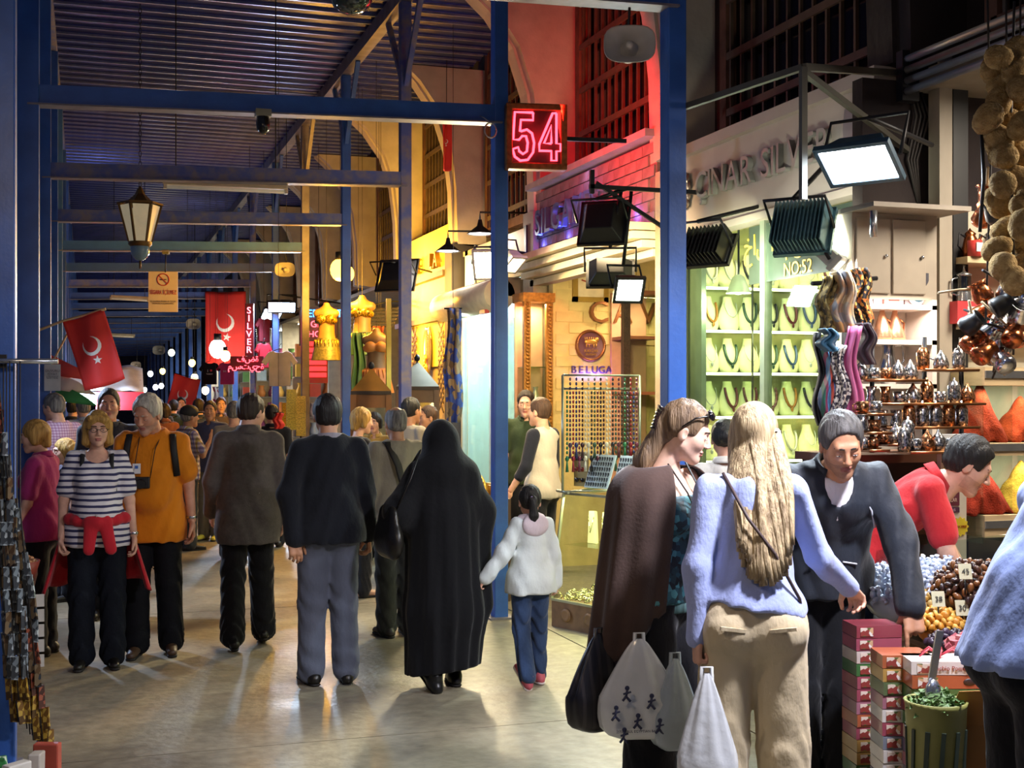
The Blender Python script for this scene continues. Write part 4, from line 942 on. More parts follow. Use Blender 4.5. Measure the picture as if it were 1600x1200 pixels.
extra('grey haired man in a grey jacket ahead of the suited man', 366, 13.4, -8, 1.66, top='7b7670', sleeve='long', hair=('short', 'grey'))
bj = cloth('beige_jacket', '8d8674', .9)
p = extra('balding man in a beige jacket with a dark strap over his back', 620, 9.1, 8, 1.635, mat=bj, sleeve='long', hair=('bald', 'grey'), hem=-.18, trousers='2d2e2c', h=.013, hh=.006, build=1.05, tone='tan', ease=.026)
MB().tube([p.shd[1] + V3(.045, .04, .06), p.shd[1] + V3(.06, -.06, .06), p.waist + V3(-.05, -.155, .20), p.waist + V3(.0, -.165, .0), p.P + V3(.08, -.17, -.1)], .030, 6, flat=.2).build('bag_strap', M('strap_black', '141212', .7), p.root)
extra('woman with short blonde hair and glasses facing the shops', 560, 10.9, -75, 1.62, 'f', top='1c1c26', sleeve='long', hair=('bobshort', 'goldenblond'), head=(4, 0, 0), h=.014, hh=.006, shoes='b08a78')
extra('dark haired man in a grey shirt behind the balding man', 640, 11.9, -60, 1.70, top='8a8276', sleeve='long', hair=('short', 'black'), tone='tan')
extra('woman in glasses with a red headscarf facing the lane', 586, 13.2, 150, 1.55, 'f', top='b8934a', hair=('bobshort', 'darkbrown'))
extra('young man with hand raised to his face by the white shop window', 672, 12.4, 100, 1.62, top='8a7a6a', hair=('short', 'brown'), arms=(((.2, .4, -1), (-.3, .6, .9)), ((-.2, .1, -1), (0, .3, -1))), tone='tan')
extra('shop assistant in a green polo shirt behind the glass counter', 822, 12.3, 165, 1.77, top='34422c', hair=('short', 'darkbrown'), head=(6, -10, 0), tone='fair', h=.015, hh=.006)
rag = stripes('raglan', ['232634', 'd4cfc8', '232634'], 1.0, 'x', .85) if False else cloth('raglan_white', 'cfc8bc')
p = extra('man in a white tee with dark sleeves turned to the shop assistant', 847, 11.0, 40, 1.70, mat=rag, sleeve='none', hair=('buzz', 'brown'), tone='fair', arms=(((.25, .1, -1), (.15, .35, -1)), ((-.3, .1, -1), (-.25, .6, -1))), h=.014, hh=.006)
q = Sdf(.02)
for a, e, w_ in p.arm: q.cone(a, e, .062, .052).cone(e, e + (w_ - e) * .4, .052, .048)
V_, F_ = q.net(.013); p.put('dark_sleeves', V_, F_, cloth('sleeve_navy', '232634'))
extra('woman in a white blouse with dark tied up hair at the jewellery window', 1132, 7.3, -20, 1.58, 'f', top='cfc9c0', hair=('bun', 'black'), h=.014, hh=.006)
far = [(247, 19, 180, 1.68, 'm', '3a3f50', ('short', 'black'), 'dark top far down the lane, left of the cap'), (258, 17.5, 10, 1.62, 'f', '6a4038', ('bobshort', 'darkbrown'), 'maroon top far down the lane'), (271, 20.5, 0, 1.66, 'm', '2c3a34', ('short', 'black'), 'dark green top far down the lane'),
       (283, 22, 180, 1.7, 'm', '40424a', ('short', 'black'), 'charcoal top far down the lane'), (311, 18, 20, 1.68, 'm', '2a3352', ('short', 'darkbrown'), 'dark blue top far down the lane'), (113, 16.5, -20, 1.68, 'm', '26262e', ('short', 'black'), 'black top behind the boy'),
       (131, 15, 20, 1.7, 'm', '9aa4b8', ('short', 'grey'), 'pale blue shirt behind the striped tee'), (60, 14, 60, 1.6, 'm', '22252e', ('short', 'black'), 'black jacket at the far left'), (345, 19.5, 180, 1.7, 'm', '5a5058', ('short', 'brown'), 'brown shirt far down the lane'),
       (232, 24, 0, 1.7, 'm', '55586a', ('short', 'brown'), 'grey blue shirt far down the lane'), (425, 14.5, -10, 1.62, 'm', '1c1c22', ('short', 'black'), 'black coat behind the suited man')]
for i, (px, d, fa, H, sx, c, hr, ds) in enumerate(far):
    extra(('woman' if sx == 'f' else 'man') + ' in a ' + ds, px, d, fa, H, sx, top=c, hair=hr, h=.024, hh=.010, group='crowd far down the lane')
# ================================================================== lamps, signs and things hung from the steelwork
ORD = ['first', 'second', 'third', 'fourth', 'fifth', 'sixth', 'seventh', 'eighth', 'ninth', 'tenth', 'eleventh', 'twelfth', 'thirteenth', 'fourteenth', 'fifteenth', 'sixteenth', 'seventeenth', 'eighteenth', 'nineteenth', 'twentieth']
wire_m = M('cable', '2a2624', .7)
def flood(label, loc, d, w_, h_, power, col, estr, housing=black_paint, fins=0, arm_to=None, spread=math.radians(150), name='floodlight'):
    """box floodlight aimed along d: tapered housing, frame, lit glass, yoke, and its own light"""
    t = thing(name, label, 'lamp', loc); R = Vector(d).to_track_quat('-Z', 'Y').to_matrix()
    hs = MB(); dp = .12
    hs.box(R @ Vector((0, 0, dp * .5)), (w_, h_, dp), R, taper=.6); hs.build('housing', housing, t, bevel=.006)
    fr = MB()
    for sx in (-1, 1): fr.box(R @ Vector((sx * w_ / 2, 0, 0)), (.022, h_ + .02, .03), R)
    for sy in (-1, 1): fr.box(R @ Vector((0, sy * h_ / 2, 0)), (w_ + .02, .022, .03), R)
    fr.build('frame', housing, t)
    MB().box(R @ Vector((0, 0, -.004)), (w_ - .02, h_ - .02, .006), R).build('lit_glass', E('lit_%s_%g' % (col, estr), col, estr), t)
    for i in range(fins):
        x = -w_ / 2 + (i + .5) * w_ / fins
        MB().box(R @ Vector((x, 0, dp * .6)), (.006, h_ * 1.0, dp * 1.2), R).build('fin', housing, t)
    yk = MB().tube([R @ Vector((-w_ / 2 - .02, 0, .03)), R @ Vector((-w_ / 2 - .02, .0, .2)) + Vector((0, 0, .08)), R @ Vector((w_ / 2 + .02, 0, .2)) + Vector((0, 0, .08)), R @ Vector((w_ / 2 + .02, 0, .03))], .010, 6)
    yk.build('yoke', dark_metal, t)
    if arm_to is not None: MB().tube([R @ Vector((0, 0, .2)) + Vector((0, 0, .08)), Vector(arm_to) - Vector(loc)], .014, 8).build('bracket_arm', dark_metal, t)
    if power: area('lamp_light', t, R @ Vector((0, 0, -.03)), R.to_euler(), w_ * .9, power, col, spread, h_ * .9)
    return t
COOL, WARM, YEL = 'e4f2ff', 'ffe2b0', 'ffc650'
flood('white floodlight glowing over the spice shop, on a steel frame', (3.55, 5.35, 2.83), (-.50, -.32, -.80), .36, .24, 62, COOL, 26, M('lamp_blue_grey', '3a5568', .4, .3), arm_to=(4.3, 5.8, 3.05))
flood('finned blue grey floodlight turned towards the jewellery window', (3.74, 6.15, 2.60), (.75, .62, -.45), .30, .26, 26, 'f0f6e0', 8, M('lamp_steel_blue', '5f8794', .35, .5), fins=14, arm_to=(3.95, 6.3, 3.0))
flood('small white floodlight beside the finned one', (3.86, 6.02, 2.42), (.45, -.55, -.7), .10, .08, 16, 'fff4e6', 10, M('lamp_white', 'b9bdb8', .5), fins=6)
flood('black floodlight glowing in front of the caviar shop', (3.70, 8.46, 2.47), (-.12, -.75, -.5), .20, .19, 34, 'f2fff6', 30, arm_to=(3.78, 8.6, 3.2))
flood('black floodlight turned away above the glowing one, lighting the caviar wall', (3.72, 8.85, 2.62), (.35, .80, -.45), .34, .22, 46, WARM, 12, arm_to=(3.70, 8.6, 3.2))
flood('large black box floodlight hung on the bracket below the sign 54', (3.62, 8.75, 2.98), (.55, .7, -.35), .34, .34, 16, WARM, 6, arm_to=(3.75, 8.6, 3.22))
t = thing('lamp_bracket', 'dark steel wall bracket carrying the black floodlights', 'bracket', (FX, 8.6, 3.22)); MB().bar((-.95, 0, 0), (0, 0, 0), .03).build('arm', dark_metal, t); MB().bar((-.9, 0, .03), (-.1, 0, -.42), .025).build('diagonal', dark_metal, t); MB().bar((-.93, 0, -.05), (-.93, 0, .12), .03).build('post', dark_metal, t)
flood('black ribbed floodlight behind the first blue post', (3.92, 7.6, 2.66), (.75, .45, -.5), .30, .22, 20, 'f4ffd8', 8, fins=10, arm_to=(4.36, 7.75, 3.0))
flood('white floodlight glaring over the white shop window', (3.66, 11.75, 2.97), (-.35, -.75, -.55), .26, .30, 75, 'ffeab8', 60, M('lamp_grey', '8d8d88', .5), arm_to=(4.3, 12.0, 3.1))
flood('warm floodlight next to the white one, beside the second post', (3.86, 11.55, 2.96), (.15, -.5, -.8), .16, .22, 14, WARM, 25, M('lamp_grey', '8d8d88', .5))
flood('big dark floodlight turned to the yellow shop front', (3.55, 15.05, 3.16), (.60, .72, -.36), .50, .40, 120, YEL, 10, arm_to=(4.2, 15.9, 3.3))
flood('blue white floodlight far down the lane by the third row of shirts', (3.1, 21.5, 3.2), (-.1, -.7, -.65), .45, .22, 90, 'cfe6ff', 40, arm_to=(4.2, 21.8, 3.3))
flood('pale floodlight at the silver shop far down the lane', (3.3, 24.2, 3.25), (.2, -.6, -.7), .4, .3, 50, COOL, 8, arm_to=(4.2, 24.3, 3.3))
def bulb(label, loc, r, power, col, estr, cord=None, name='light_bulb', glow=None):
    t = thing(name, label, 'lamp', loc)
    MB().ell((0, 0, 0), (r, r, r * 1.15), 14).build('bulb', E('bulb_%s_%g' % (col, estr), col, estr), t)
    MB().cyl((0, 0, r), (0, 0, r * 1.8), r * .45).build('socket', dark_metal, t)
    if cord: MB().tube([(0, 0, r * 1.8), Vector(cord) - Vector(loc)], .003, 5).build('cord', wire_m, t)
    if power: point('bulb_light', t, (0, 0, -r * 1.25), power, col, r)
    return t
bulb('glaring yellow globe lamp on the fourth post', (3.15, 16.6, 3.36), .13, 420, 'ffb83a', 9, (3.15, 16.6, ROOF))
bulb('second yellow globe lamp just behind the glaring one', (3.34, 17.1, 3.36), .10, 60, 'ffb83a', 9, (3.34, 17.1, ROOF))
for i, (px, py, d, c, lb) in enumerate([(235, 584, 36, 'eaf4ff', 'white'), (254, 580, 34, 'ffd070', 'amber'), (268, 551, 30, 'f4ffe0', 'pale green'), (300, 567, 28, 'ffd870', 'golden'), (304, 590, 27, 'ffe9a0', 'soft yellow'), (243, 605, 37, 'f2f4ff', 'cold white'),
                                          (252, 603, 38, 'ffffff', 'plain white'), (226, 609, 40, 'eef6ff', 'small white'), (214, 603, 39, 'ffc860', 'orange'), (321, 610, 26, 'fff0d0', 'cream')]):
    v = atD(px, py, d); bulb('%s bulb glowing far down the lane' % lb, v, .075, 14, c, 5, (v.x, v.y, ROOF))
v = atD(340, 545, 26); bulb('white globe lamp in front of the big red flag', v, .17, 60, 'fff4ee', 8, (v.x, v.y, ROOF))
v = atD(352, 556, 25.5); bulb('warm bulb beside the white globe by the flag', v, .10, 25, 'ffd9a0', 6, (v.x, v.y, ROOF))
v = atD(-4, 500, 10.5); flood('cold floodlight on the left post at the edge of the picture', v, (.75, -.35, -.55), .2, .2, 46, 'c6dcff', 20)
flood('added white floodlight out of view on the nearest right post', (2.85, 3.05, 3.05), (-.22, .50, -.80), .34, .24, 54, 'f4f2ff', 20, arm_to=(POST_X, BAYS[1], 3.4), spread=math.radians(110))  # unseen lamp added to light the front figures from the camera side
flood('added warm floodlight out of view on the nearest left post', (-.2, 3.05, 3.2), (.42, .80, -.42), .3, .22, 13, 'ffe0b8', 15, arm_to=(LPOST_X, BAYS[1], 3.5))  # weaker unseen lamp, added to lift the faces on the left
# shaded disc lamps on the dark shop front
for lb, px, py, d in (('upper', 750, 366, 14.0), ('lower', 700, 393, 15.0)):
    v = atD(px, py, d); t = thing('disc_lamp', '%s of two shallow dark shaded lamps on the yellow shop front' % lb, 'lamp', v)
    MB().lathe([(.02, .16), (.035, .09), (.14, .01), (.145, 0)], n=20).build('shade', black_paint, t); MB().lathe([(.0, .012), (.12, .008)], n=18).build('lit_disc', E('disc_white', 'f6f4ff', 14), t)
    MB().tube([(0, 0, .16), (.0, 0, .24), (FX + .3 - v.x, 0, .26)], .012, 6).build('arm', dark_metal, t); point('disc_light', t, (0, 0, -.06), 18, 'fff2e0', .08)
# lantern
v = atD(219, 345, 13.4); t = thing('hanging_lantern', 'six sided hanging lantern with cream panes on a chain from the roof', 'lantern', v)
brass = M('lantern_brass', '6b4e24', .5, .5); cream = M('cream_pane', 'cdbf9c', .4, emit=.25)
MB().lathe([(.01, .36), (.03, .33), (.05, .28), (.10, .23), (.15, .18), (.17, .165)], n=6, smooth=False).build('cap', brass, t)
for i in range(6):
    a0, a1 = PI / 3 * i, PI / 3 * (i + 1); p = lambda a, r, z: (r * math.cos(a), r * math.sin(a), z)
    MB().bar(p(a0, .215, .16), p(a0, .115, -.22), .02).build('rib', brass, t)
    b = MB(); am = (a0 + a1) / 2
    b.add([p(a0 + .1, .20, .155), p(a1 - .1, .20, .155), p(a1 - .1, .11, -.22), p(a0 + .1, .11, -.22), p(a0 + .1, .19, .155), p(a1 - .1, .19, .155), p(a1 - .1, .10, -.22), p(a0 + .1, .10, -.22)], [(0, 1, 2, 3), (7, 6, 5, 4), (0, 4, 5, 1), (1, 5, 6, 2), (2, 6, 7, 3), (3, 7, 4, 0)]); b.build('pane', cream, t)
MB().lathe([(.235, .165), (.235, .185), (.16, .19)], n=6, smooth=False).build('rim', brass, t)
MB().lathe([(.12, -.22), (.12, -.25), (.10, -.27)], n=12).build('collar', brass, t); MB().ell((0, 0, -.30), (.10, .10, .12), 14).build('globe', M('blue_globe', '6d8fa8', .15, coat=.5), t); MB().cyl((0, 0, -.42), (0, 0, -.5), .012).build('finial', brass, t)
ch = MB()
for i in range(37):
    z = .38 + i * .0535; R = Euler((PI / 2, 0, (i % 2) * PI / 2)).to_matrix()
    ch.tube([R @ Vector((.013 * math.cos(a), .034 * math.sin(a), 0)) + Vector((0, 0, z)) for a in np.linspace(0, 2 * PI, 9)], .004, 5)
ch.build('chain', dark_metal, t)
# fluorescent batten under the third beam, and two farther on
for px0, px1, py0, py1, d, lb in ((255, 450, 284, 293, 12.3, 'long fluorescent tube fitting under the third blue beam'), (172, 232, 463, 466, 24, 'fluorescent tube fitting far down the lane behind the no smoking sign'), (165, 210, 522, 524, 33, 'farthest fluorescent tube fitting of the lane')):
    a, b = atD(px0, py0, d), atD(px1, py1, d * 1.015); t = thing('fluorescent_fitting', lb, 'lamp', (a + b) / 2); h = (b - a) / 2
    MB().bar(-h, h, .12, .05).build('tray', M('fitting_white', 'c9b89c', .5), t, bevel=.008); MB().tube([-h * .96 + Vector((0, 0, -.045)), h * .96 + Vector((0, 0, -.045))], .018, 8).build('tube', M('tube_off_glow', 'd9cdb4', .3, emit=.12), t)  # switched-off tube, with a faint glow put into its material
    for s_ in (-.8, .8): MB().tube([h * s_, h * s_ + Vector((0, 0, ROOF - t.location.z))], .006, 5).build('hanger', wire_m, t)
    for s_ in (-.97, .97): MB().box(h * s_ + Vector((0, 0, -.04)), (.03, .06, .05)).build('end_cap', M('fitting_white', 'c9b89c', .5), t)
# dome lamp at the top
v = atD(549, -2, 8.2); t = thing('dome_lamp', 'dark glass dome lamp hanging at the top edge above the lane', 'lamp', v)
MB().lathe([(.0, -.10), (.07, -.085), (.12, -.045), (.145, .02), (.145, .05)], n=24).build('bowl', M('smoked_glass', '2c3a3a', .08, coat=.6), t); MB().lathe([(.155, .03), (.155, .06), (.14, .06)], n=24).build('ring', M('pale_ring', 'a9a48c', .3, .4), t); MB().lathe([(.14, .06), (.10, .2), (.03, .26), (.03, .5)], n=20).build('cover', dark_metal, t)
# cctv dome under the second beam
v = atD(411, 188, 9.2); t = thing('security_camera', 'dark dome security camera on a pale bracket under the second beam', 'camera', v)
MB().box((0, 0, .05), (.11, .09, .05)).build('mount', M('pale_plastic', '8d8878', .6), t); MB().lathe([(.045, .03), (.05, -.03), (.045, -.07), (.02, -.095), (0, -.10)], n=16).build('dome', M('cam_black', '1a1715', .15), t); MB().lathe([(.02, -.0), (.02, .04)], n=10).build('neck', dark_metal, t)
# horn loudspeakers
def horn(label, loc, s, rz, m):
    t = thing('horn_speaker', label, 'loudspeaker', loc, rz); n = 28
    def sq(a, rx, rz_): c, q = math.cos(a), math.sin(a); k = (abs(c) ** 3.2 + abs(q) ** 3.2) ** (-1 / 3.2); return rx * c * k, rz_ * q * k
    rings = [(-.0, .135, .097), (.004, .137, .1), (.014, .13, .093), (.05, .10, .07), (.09, .06, .045), (.12, .035, .03)]
    V = []; F = []
    for y, rx, rz_ in rings:
        for j in range(n): x, z = sq(2 * PI * j / n, rx, rz_); V.append((x * s, y * s, z * s))
    for i in range(len(rings) - 1):
        for j in range(n): a = i * n + j; b = i * n + (j + 1) % n; F.append((a, b, b + n, a + n))
    MB().add(V, F, True).build('bell', m, t)
    MB().lathe([(0, -.0), (.02, -.002), (.022, -.03), (.05, -.09)], (0, .02 * s, 0), 16, Euler((PI / 2, 0, 0)).to_matrix()).build('throat', m, t)
    MB().lathe([(0, .004), (.018, .0), (.018, -.01)], (0, .012 * s, 0), 14, Euler((PI / 2, 0, 0)).to_matrix()).build('cap', M('speaker_cap', 'c9c5bc', .4), t)
    MB().cyl((0, .12 * s, 0), (0, .24 * s, 0), .05 * s, .045 * s).build('driver', m, t); MB().tube([(0, .12 * s, .02), (0, .12 * s, .13 * s), (0, .04, .2 * s)], .008, 6).build('bracket', dark_metal, t)
    if loc[1] > 10: MB().tube([(0, .12 * s, .1), (0, .12 * s, ROOF - loc[2])], .004, 5).build('hanger', dark_metal, t)
    return t
spk = M('speaker_grey', 'b3aea8', .5, var=.1)
horn('large grey horn loudspeaker hung under the first beam', atD(984, 68, 6.75), 1.0, -YAW - .05, spk)
horn('yellowish horn loudspeaker on the beam by the yellow lamp', atD(445, 421, 18.4), 1.05, -YAW, spk)
for px, py, d in ((302, 506, 29), (248, 547, 34), (212, 571, 40)): horn('small horn loudspeaker at %s along the beams far down the lane' % {29: 'the nearest point', 34: 'the middle point', 40: 'the farthest point'}[d], atD(px, py, d), 1.2, -YAW, spk)
v = atD(766, 203, 9.5); t = thing('cable_coil', 'small coil of pale cable hung under the second beam', 'cable', v)
for k in range(3): MB().tube([(.045 * math.cos(a) + .006 * k, .012 * k, .055 * math.sin(a)) for a in np.linspace(0, 2 * PI, 17)], .004, 5).build('loop', M('cable_grey', '8d8a90', .5), t)
MB().tube([(0, 0, .055), (0, .15, .12), (0, .3, .17)], .004, 5).build('tie', M('cable_grey', '8d8a90', .5), t)
# neon sign 54
v = atD(838, 214, 9.75); t = thing('neon_sign', 'red neon number 54 in a gilt box frame by the second post', 'sign', v, -YAW * .55)
gilt = M('gilt_frame', '8a5a2a', .4, .5, var=.3, scale=30); W_, H_ = .43, .46
MB().bbox((-W_ / 2, .0, -H_ / 2), (W_ / 2, .07, H_ / 2)).build('box', M('neon_back', '2a0608', .6), t)
for lo, hi in (((-W_ / 2 - .02, -.03, H_ / 2 - .03), (W_ / 2 + .02, .08, H_ / 2 + .02)), ((-W_ / 2 - .02, -.03, -H_ / 2 - .02), (W_ / 2 + .02, .08, -H_ / 2 + .03)), ((-W_ / 2 - .02, -.03, -H_ / 2), (-W_ / 2 + .03, .08, H_ / 2)), ((W_ / 2 - .03, -.03, -H_ / 2), (W_ / 2 + .02, .08, H_ / 2))): MB().bbox(lo, hi).build('frame_rail', gilt, t, bevel=.008)
neon = E('neon_red', 'ff3040', 9); neon2 = E('neon_core', 'ff9a90', 14)
def outline(ch, ox, sz, wd):
    """double-line neon digit: outline of the figure as a closed tube"""
    if ch == '5': pts = [(.95, 1), (.10, 1), (.02, .42), (.30, .42), (.44, .50), (.62, .50), (.70, .36), (.66, .18), (.48, .12), (.30, .18), (.26, .26), (.0, .22), (.10, .06), (.35, -.02), (.70, .0), (.95, .16), (1.0, .36), (.90, .56), (.66, .64), (.40, .60), (.34, .60), (.38, .84), (.95, .84)]
    else: pts = [(.80, 1), (.62, 1), (.0, .34), (.0, .20), (.56, .20), (.56, 0), (.80, 0), (.80, .20), (1.0, .20), (1.0, .36), (.80, .36), (.80, 1)]
    P_ = [Vector((ox + x * wd, -.02, (z - .5) * sz)) for x, z in pts]; P_.append(P_[0])
    MB().tube(P_, .010, 6).build('neon_digit', neon, t); 
    if ch == '4': MB().tube([Vector((ox + x * wd, -.02, (z - .5) * sz)) for x, z in ((.56, .36), (.22, .36), (.56, .74), (.56, .36))], .010, 6).build('neon_digit', neon, t)
outline('5', -.185, .36, .165); outline('4', .02, .36, .165)
point('neon_glow', t, (0, -.10, 0), 2.5, 'ff2030', .08); area('neon_glow', t, (.05, .10, .05), aim((.62, .78, .1)), .4, 60, 'ff2020', math.radians(105))
MB().bar((-.2, .04, .10), (-.2, .04, .18), .02).build('hanger', dark_metal, t); MB().bar((W_ / 2, .04, 0), (W_ / 2 + .5, .06, 0), .03).build('hanger', dark_metal, t)
# no smoking sign
v = atD(255, 456, 17.9); t = thing('no_smoking_sign', 'cream no smoking sign with red lettering hung under a beam', 'sign', v, -.2)
MB().box((0, 0, 0), (.40, .012, .56)).build('board', M('sign_cream', 'c9b9a4', .6, var=.05), t); rd = M('sign_red', 'a82a22', .6)
text('lettering', 'SİGARA İÇİLMEZ', .085, rd, t, (0, -.012, -.01), FACE_Y, .002, narrow=.55); text('small_print', 'BU ALANDA SİGARA VE TÜTÜN\nÜRÜNLERİ KULLANILAMAZ', .03, M('sign_grey', '5a4a40', .6), t, (0, -.012, -.15), FACE_Y, .001, narrow=.8)
MB().lathe([(.075, -.003), (.088, -.003), (.088, .003), (.075, .003), (.075, -.003)], (0, -.01, .17), 24, Euler((PI / 2, 0, 0)).to_matrix()).build('ring', rd, t); MB().bar((-.055, -.012, .225), (.055, -.012, .115), .012, .006, (0, 1, 0)).build('slash', rd, t); MB().box((0, -.01, .17), (.09, .006, .014)).build('cigarette', M('sign_dark', '3a2a26', .6), t)
MB().tube([(.03, 0, .27), (.03, .05, .58)], .01, 6).build('hanger', dark_metal, t); MB().box((.03, .05, .56), (.09, .1, .06)).build('clamp', M('clamp_olive', '6b6540', .6), t)
# flags
flag_red = M('flag_red', 'd02a20', .7, var=.05); flag_white = M('flag_white', 'e9e2d4', .7)
def flag(label, px, py, d, w_, h_, rz, wav=.03, roll=0, pole=None, moon=1.0):
    v = atD(px, py, d); t = thing('turkish_flag', label, 'flag', v, rz); R = Euler((0, roll, 0)).to_matrix()
    f = lambda u, q, o=0: R @ Vector(((u - .5) * w_, wav * math.sin(u * 7 + q * 2) + o, -(q) * h_ - .02 * math.sin(u * 3)))
    MB().sheet(lambda u, q: f(u, q), 16, 16, .004).build('cloth', flag_red, t)
    def emblem(pts, nm):
        n = len(pts); V = [f(u, q, -.006) for u, q in pts] + [f(u, q, .006) for u, q in pts]
        MB().add(V, [tuple(range(n))[::-1], tuple(range(n, 2 * n))] + [(i, (i + 1) % n, (i + 1) % n + n, i + n) for i in range(n)]).build(nm, flag_white, t)
    A = w_ / h_; cu, cq, r = .5, .42, .23 * moon
    for k in range(14):      # crescent in short pieces so that it follows the cloth
        a0, a1 = .55 + (2 * PI - 1.1) * k / 14, .55 + (2 * PI - 1.1) * (k + 1) / 14; q4 = []
        for a in (a0, a1): wdt = r * .36 * math.sin((a - .55) / (2 * PI - 1.1) * PI) ** .8; q4.append((a, wdt))
        P_ = []
        for rr, (a, wd) in ((r, q4[0]), (r, q4[1])): P_.append((cu + rr * math.sin(a - .4), cq - rr * A * math.cos(a - .4)))
        for a, wd in (q4[1], q4[0]): P_.append((cu + (r - wd) * math.sin(a - .4), cq - (r - wd) * A * math.cos(a - .4)))
        emblem(P_, 'crescent')
    sr = .105 * moon; c2 = (cu + .05, cq + .235 * A * 1.6 * .95)
    st = []
    for k in range(10): a = PI * k / 5 + .2; rr = sr if k % 2 == 0 else sr * .40; st.append((c2[0] + rr * math.sin(a), c2[1] - rr * A * math.cos(a)))
    for k in range(5): emblem([c2, st[(2 * k - 1) % 10], st[2 * k], st[(2 * k + 1) % 10]], 'star_point')
    if pole is None: MB().tube([f(0, 0), f(1, 0)], .008, 6).build('rod', dark_metal, t); MB().tube([f(.5, 0), Vector((0, 0, ROOF - v.z))], .005, 5).build('cord', wire_m, t)
    if pole is not None: MB().tube([f(1, 0) + Vector((.02, 0, .0)), f(0, 0), Vector(pole) - v], .012, 8).build('pole', M('pole_wood', 'b39a78', .5), t)
    return t
v0 = atD(55, 522, 11.2); flag('large turkish flag hung from a pole on the left posts', 129, 492, 11.6, .385, .66, -YAW, roll=-.30, pole=(v0.x - .0, v0.y, v0.z))
flag('small drooping turkish flag far down the lane', 293, 588, 24, .50, .80, -YAW, roll=.25, moon=.9)
flag('big red turkish flag hanging behind the silver sign', 352, 455, 27, .85, 1.55, -YAW, wav=.05)
flag('narrow turkish flag hung beside an upper window', 698, 186, 15.6, .13, .62, -.9, wav=.02)
p_ = atX(138, 560, .35)
v = atD(92, 545, 12.2); t = thing('tricolour_flag', 'green red and white flag drooping behind the large turkish flag', 'flag', v, -YAW)
for i, (c, o) in enumerate((('c94a48', 0), ('d9d6d0', .17), ('2f8a50', .30))):
    MB().sheet(lambda u, q: (-.15 + .34 * u + .16 * q + .05 * o, .03 * math.sin(5 * u + 4 * q), -.03 - o * .8 - .15 * u - .23 * q + .1 * q * u), 10, 5, .004).build('band', M('flag_' + c, c, .7), t)
MB().tube([(-.32, 0, -.62), (.10, 0, .18)], .01, 8).build('pole', M('pole_wood', 'b39a78', .5), t)
# ================================================================== shop shells along the right side
cream_wall = M('cream_wall', 'c9bfa8', .7, var=.08, scale=4)
def partition(name, Y, x0, x1, z1, m, t=.14): return struct(name, MB().bbox((x0, Y, 0), (x1, Y + t, z1)), m)
SZ = 3.5
struct('wall_back', MB().bbox((7.2, -2.5, 0), (7.4, 40, SZ)), M('shop_back', '5a5048', .8))
struct('ceiling_shops', MB().bbox((FX + .05, -2.5, SZ - .06), (7.3, 40, SZ)), M('shop_ceiling', '8d857a', .8))
green_glass = glass('green_glass', 'eef6ec', .06, .96)
clear = glass('clear_glass', 'f2fbf6', .06, .97)
yb = M('yellow_brick', 'cdb878', .8, var=.12, scale=6, bump=.35, bscale=14)
b0, b1, b2, b3, b4, b5 = BAYS[2], BAYS[3], BAYS[4], BAYS[5], BAYS[6], BAYS[7]
partition('wall_partition_spice', 6.22, 4.15, 7.2, 2.78, cream_wall, .1); struct('wall_spandrel', MB().bbox((4.15, 6.22, 2.78), (7.2, 6.32, SZ)), stone)
partition('wall_partition_jewellery', 9.22, FX + .06, 7.2, SZ, M('display_back', 'a8a46c', .7, var=.06), .1)
partition('wall_partition_caviar', 12.02, FX + .03, 7.2, SZ, yb, .12)
partition('wall_partition_white', 15.1, FX + .05, 7.2, SZ, M('white_panel', 'd8e6e4', .6, var=.04), .12)
partition('wall_partition_yellow', 18.4, FX + .05, 7.2, SZ, M('warm_panel', 'b99c58', .7), .12)
for i, Y in enumerate(BAYS[8:17]): partition('wall_partition_far', Y - .1, FX + .05, 7.2, SZ, M('far_panel', 'a8a49c', .7), .12)
# stone and brick courses of the caviar wall: raised bricks
bm = MB().bbox((-.14, -.008, -.05), (.14, .008, .05)).mesh('brick'); rr = random.Random(5)
cav = [o for o in COL.objects if o.name.startswith('wall_partition_caviar')][0]
for r in range(17):
    for c in range(4):
        obj('brick', bm, yb, cav, (FX + .20 + c * .292 + (.14 if r % 2 else 0), 12.018 + rr.uniform(-.002, .003), 1.16 + r * .112))
# ------------------------------------------------------------------ jewellery shop front: sign, glass, frame
def letters(sign, s, size, mat, x, y0, z, gap, rot=FACE_X, ext=.02, dirv=-1):
    """each raised letter its own piece, laid along -y (read from the lane)"""
    y = y0
    for ch in s:
        if ch == ' ': y += dirv * size * .4; continue
        me = text_mesh(ch, size, ext); w_ = max(v.co.x for v in me.vertices) - min(v.co.x for v in me.vertices)
        obj('letter', me, mat, sign, (x, y + dirv * w_ / 2, z), rot); y += dirv * (w_ + gap)
board_m = M('sign_board', 'a99c92', .7, var=.08, scale=3)
t = thing('shop_sign', 'pale sign board of the silver shop with raised metal letters', 'sign', (FX, 0, 0))
MB().bbox((-.06, 6.32, 2.95), (.05, 9.15, 3.52)).build('board', board_m, t); MB().bbox((-.12, 6.30, 3.52), (.05, 9.17, 3.60)).build('cornice', board_m, t); MB().bbox((-.09, 6.30, 2.90), (.05, 9.17, 2.95)).build('lower_moulding', board_m, t)
steel_l = M('letter_steel', '8a8680', .5, .2)
letters(t, 'ÇINAR SILVER', .28, steel_l, -.085, 8.60, 3.25, .03)
orn = MB()
for k in range(9): a = 2 * PI * k / 9; orn.ell((-.08, 8.80 + .055 * math.cos(a), 3.26 + .11 * math.sin(a)), (.012, .03, .04), 8)
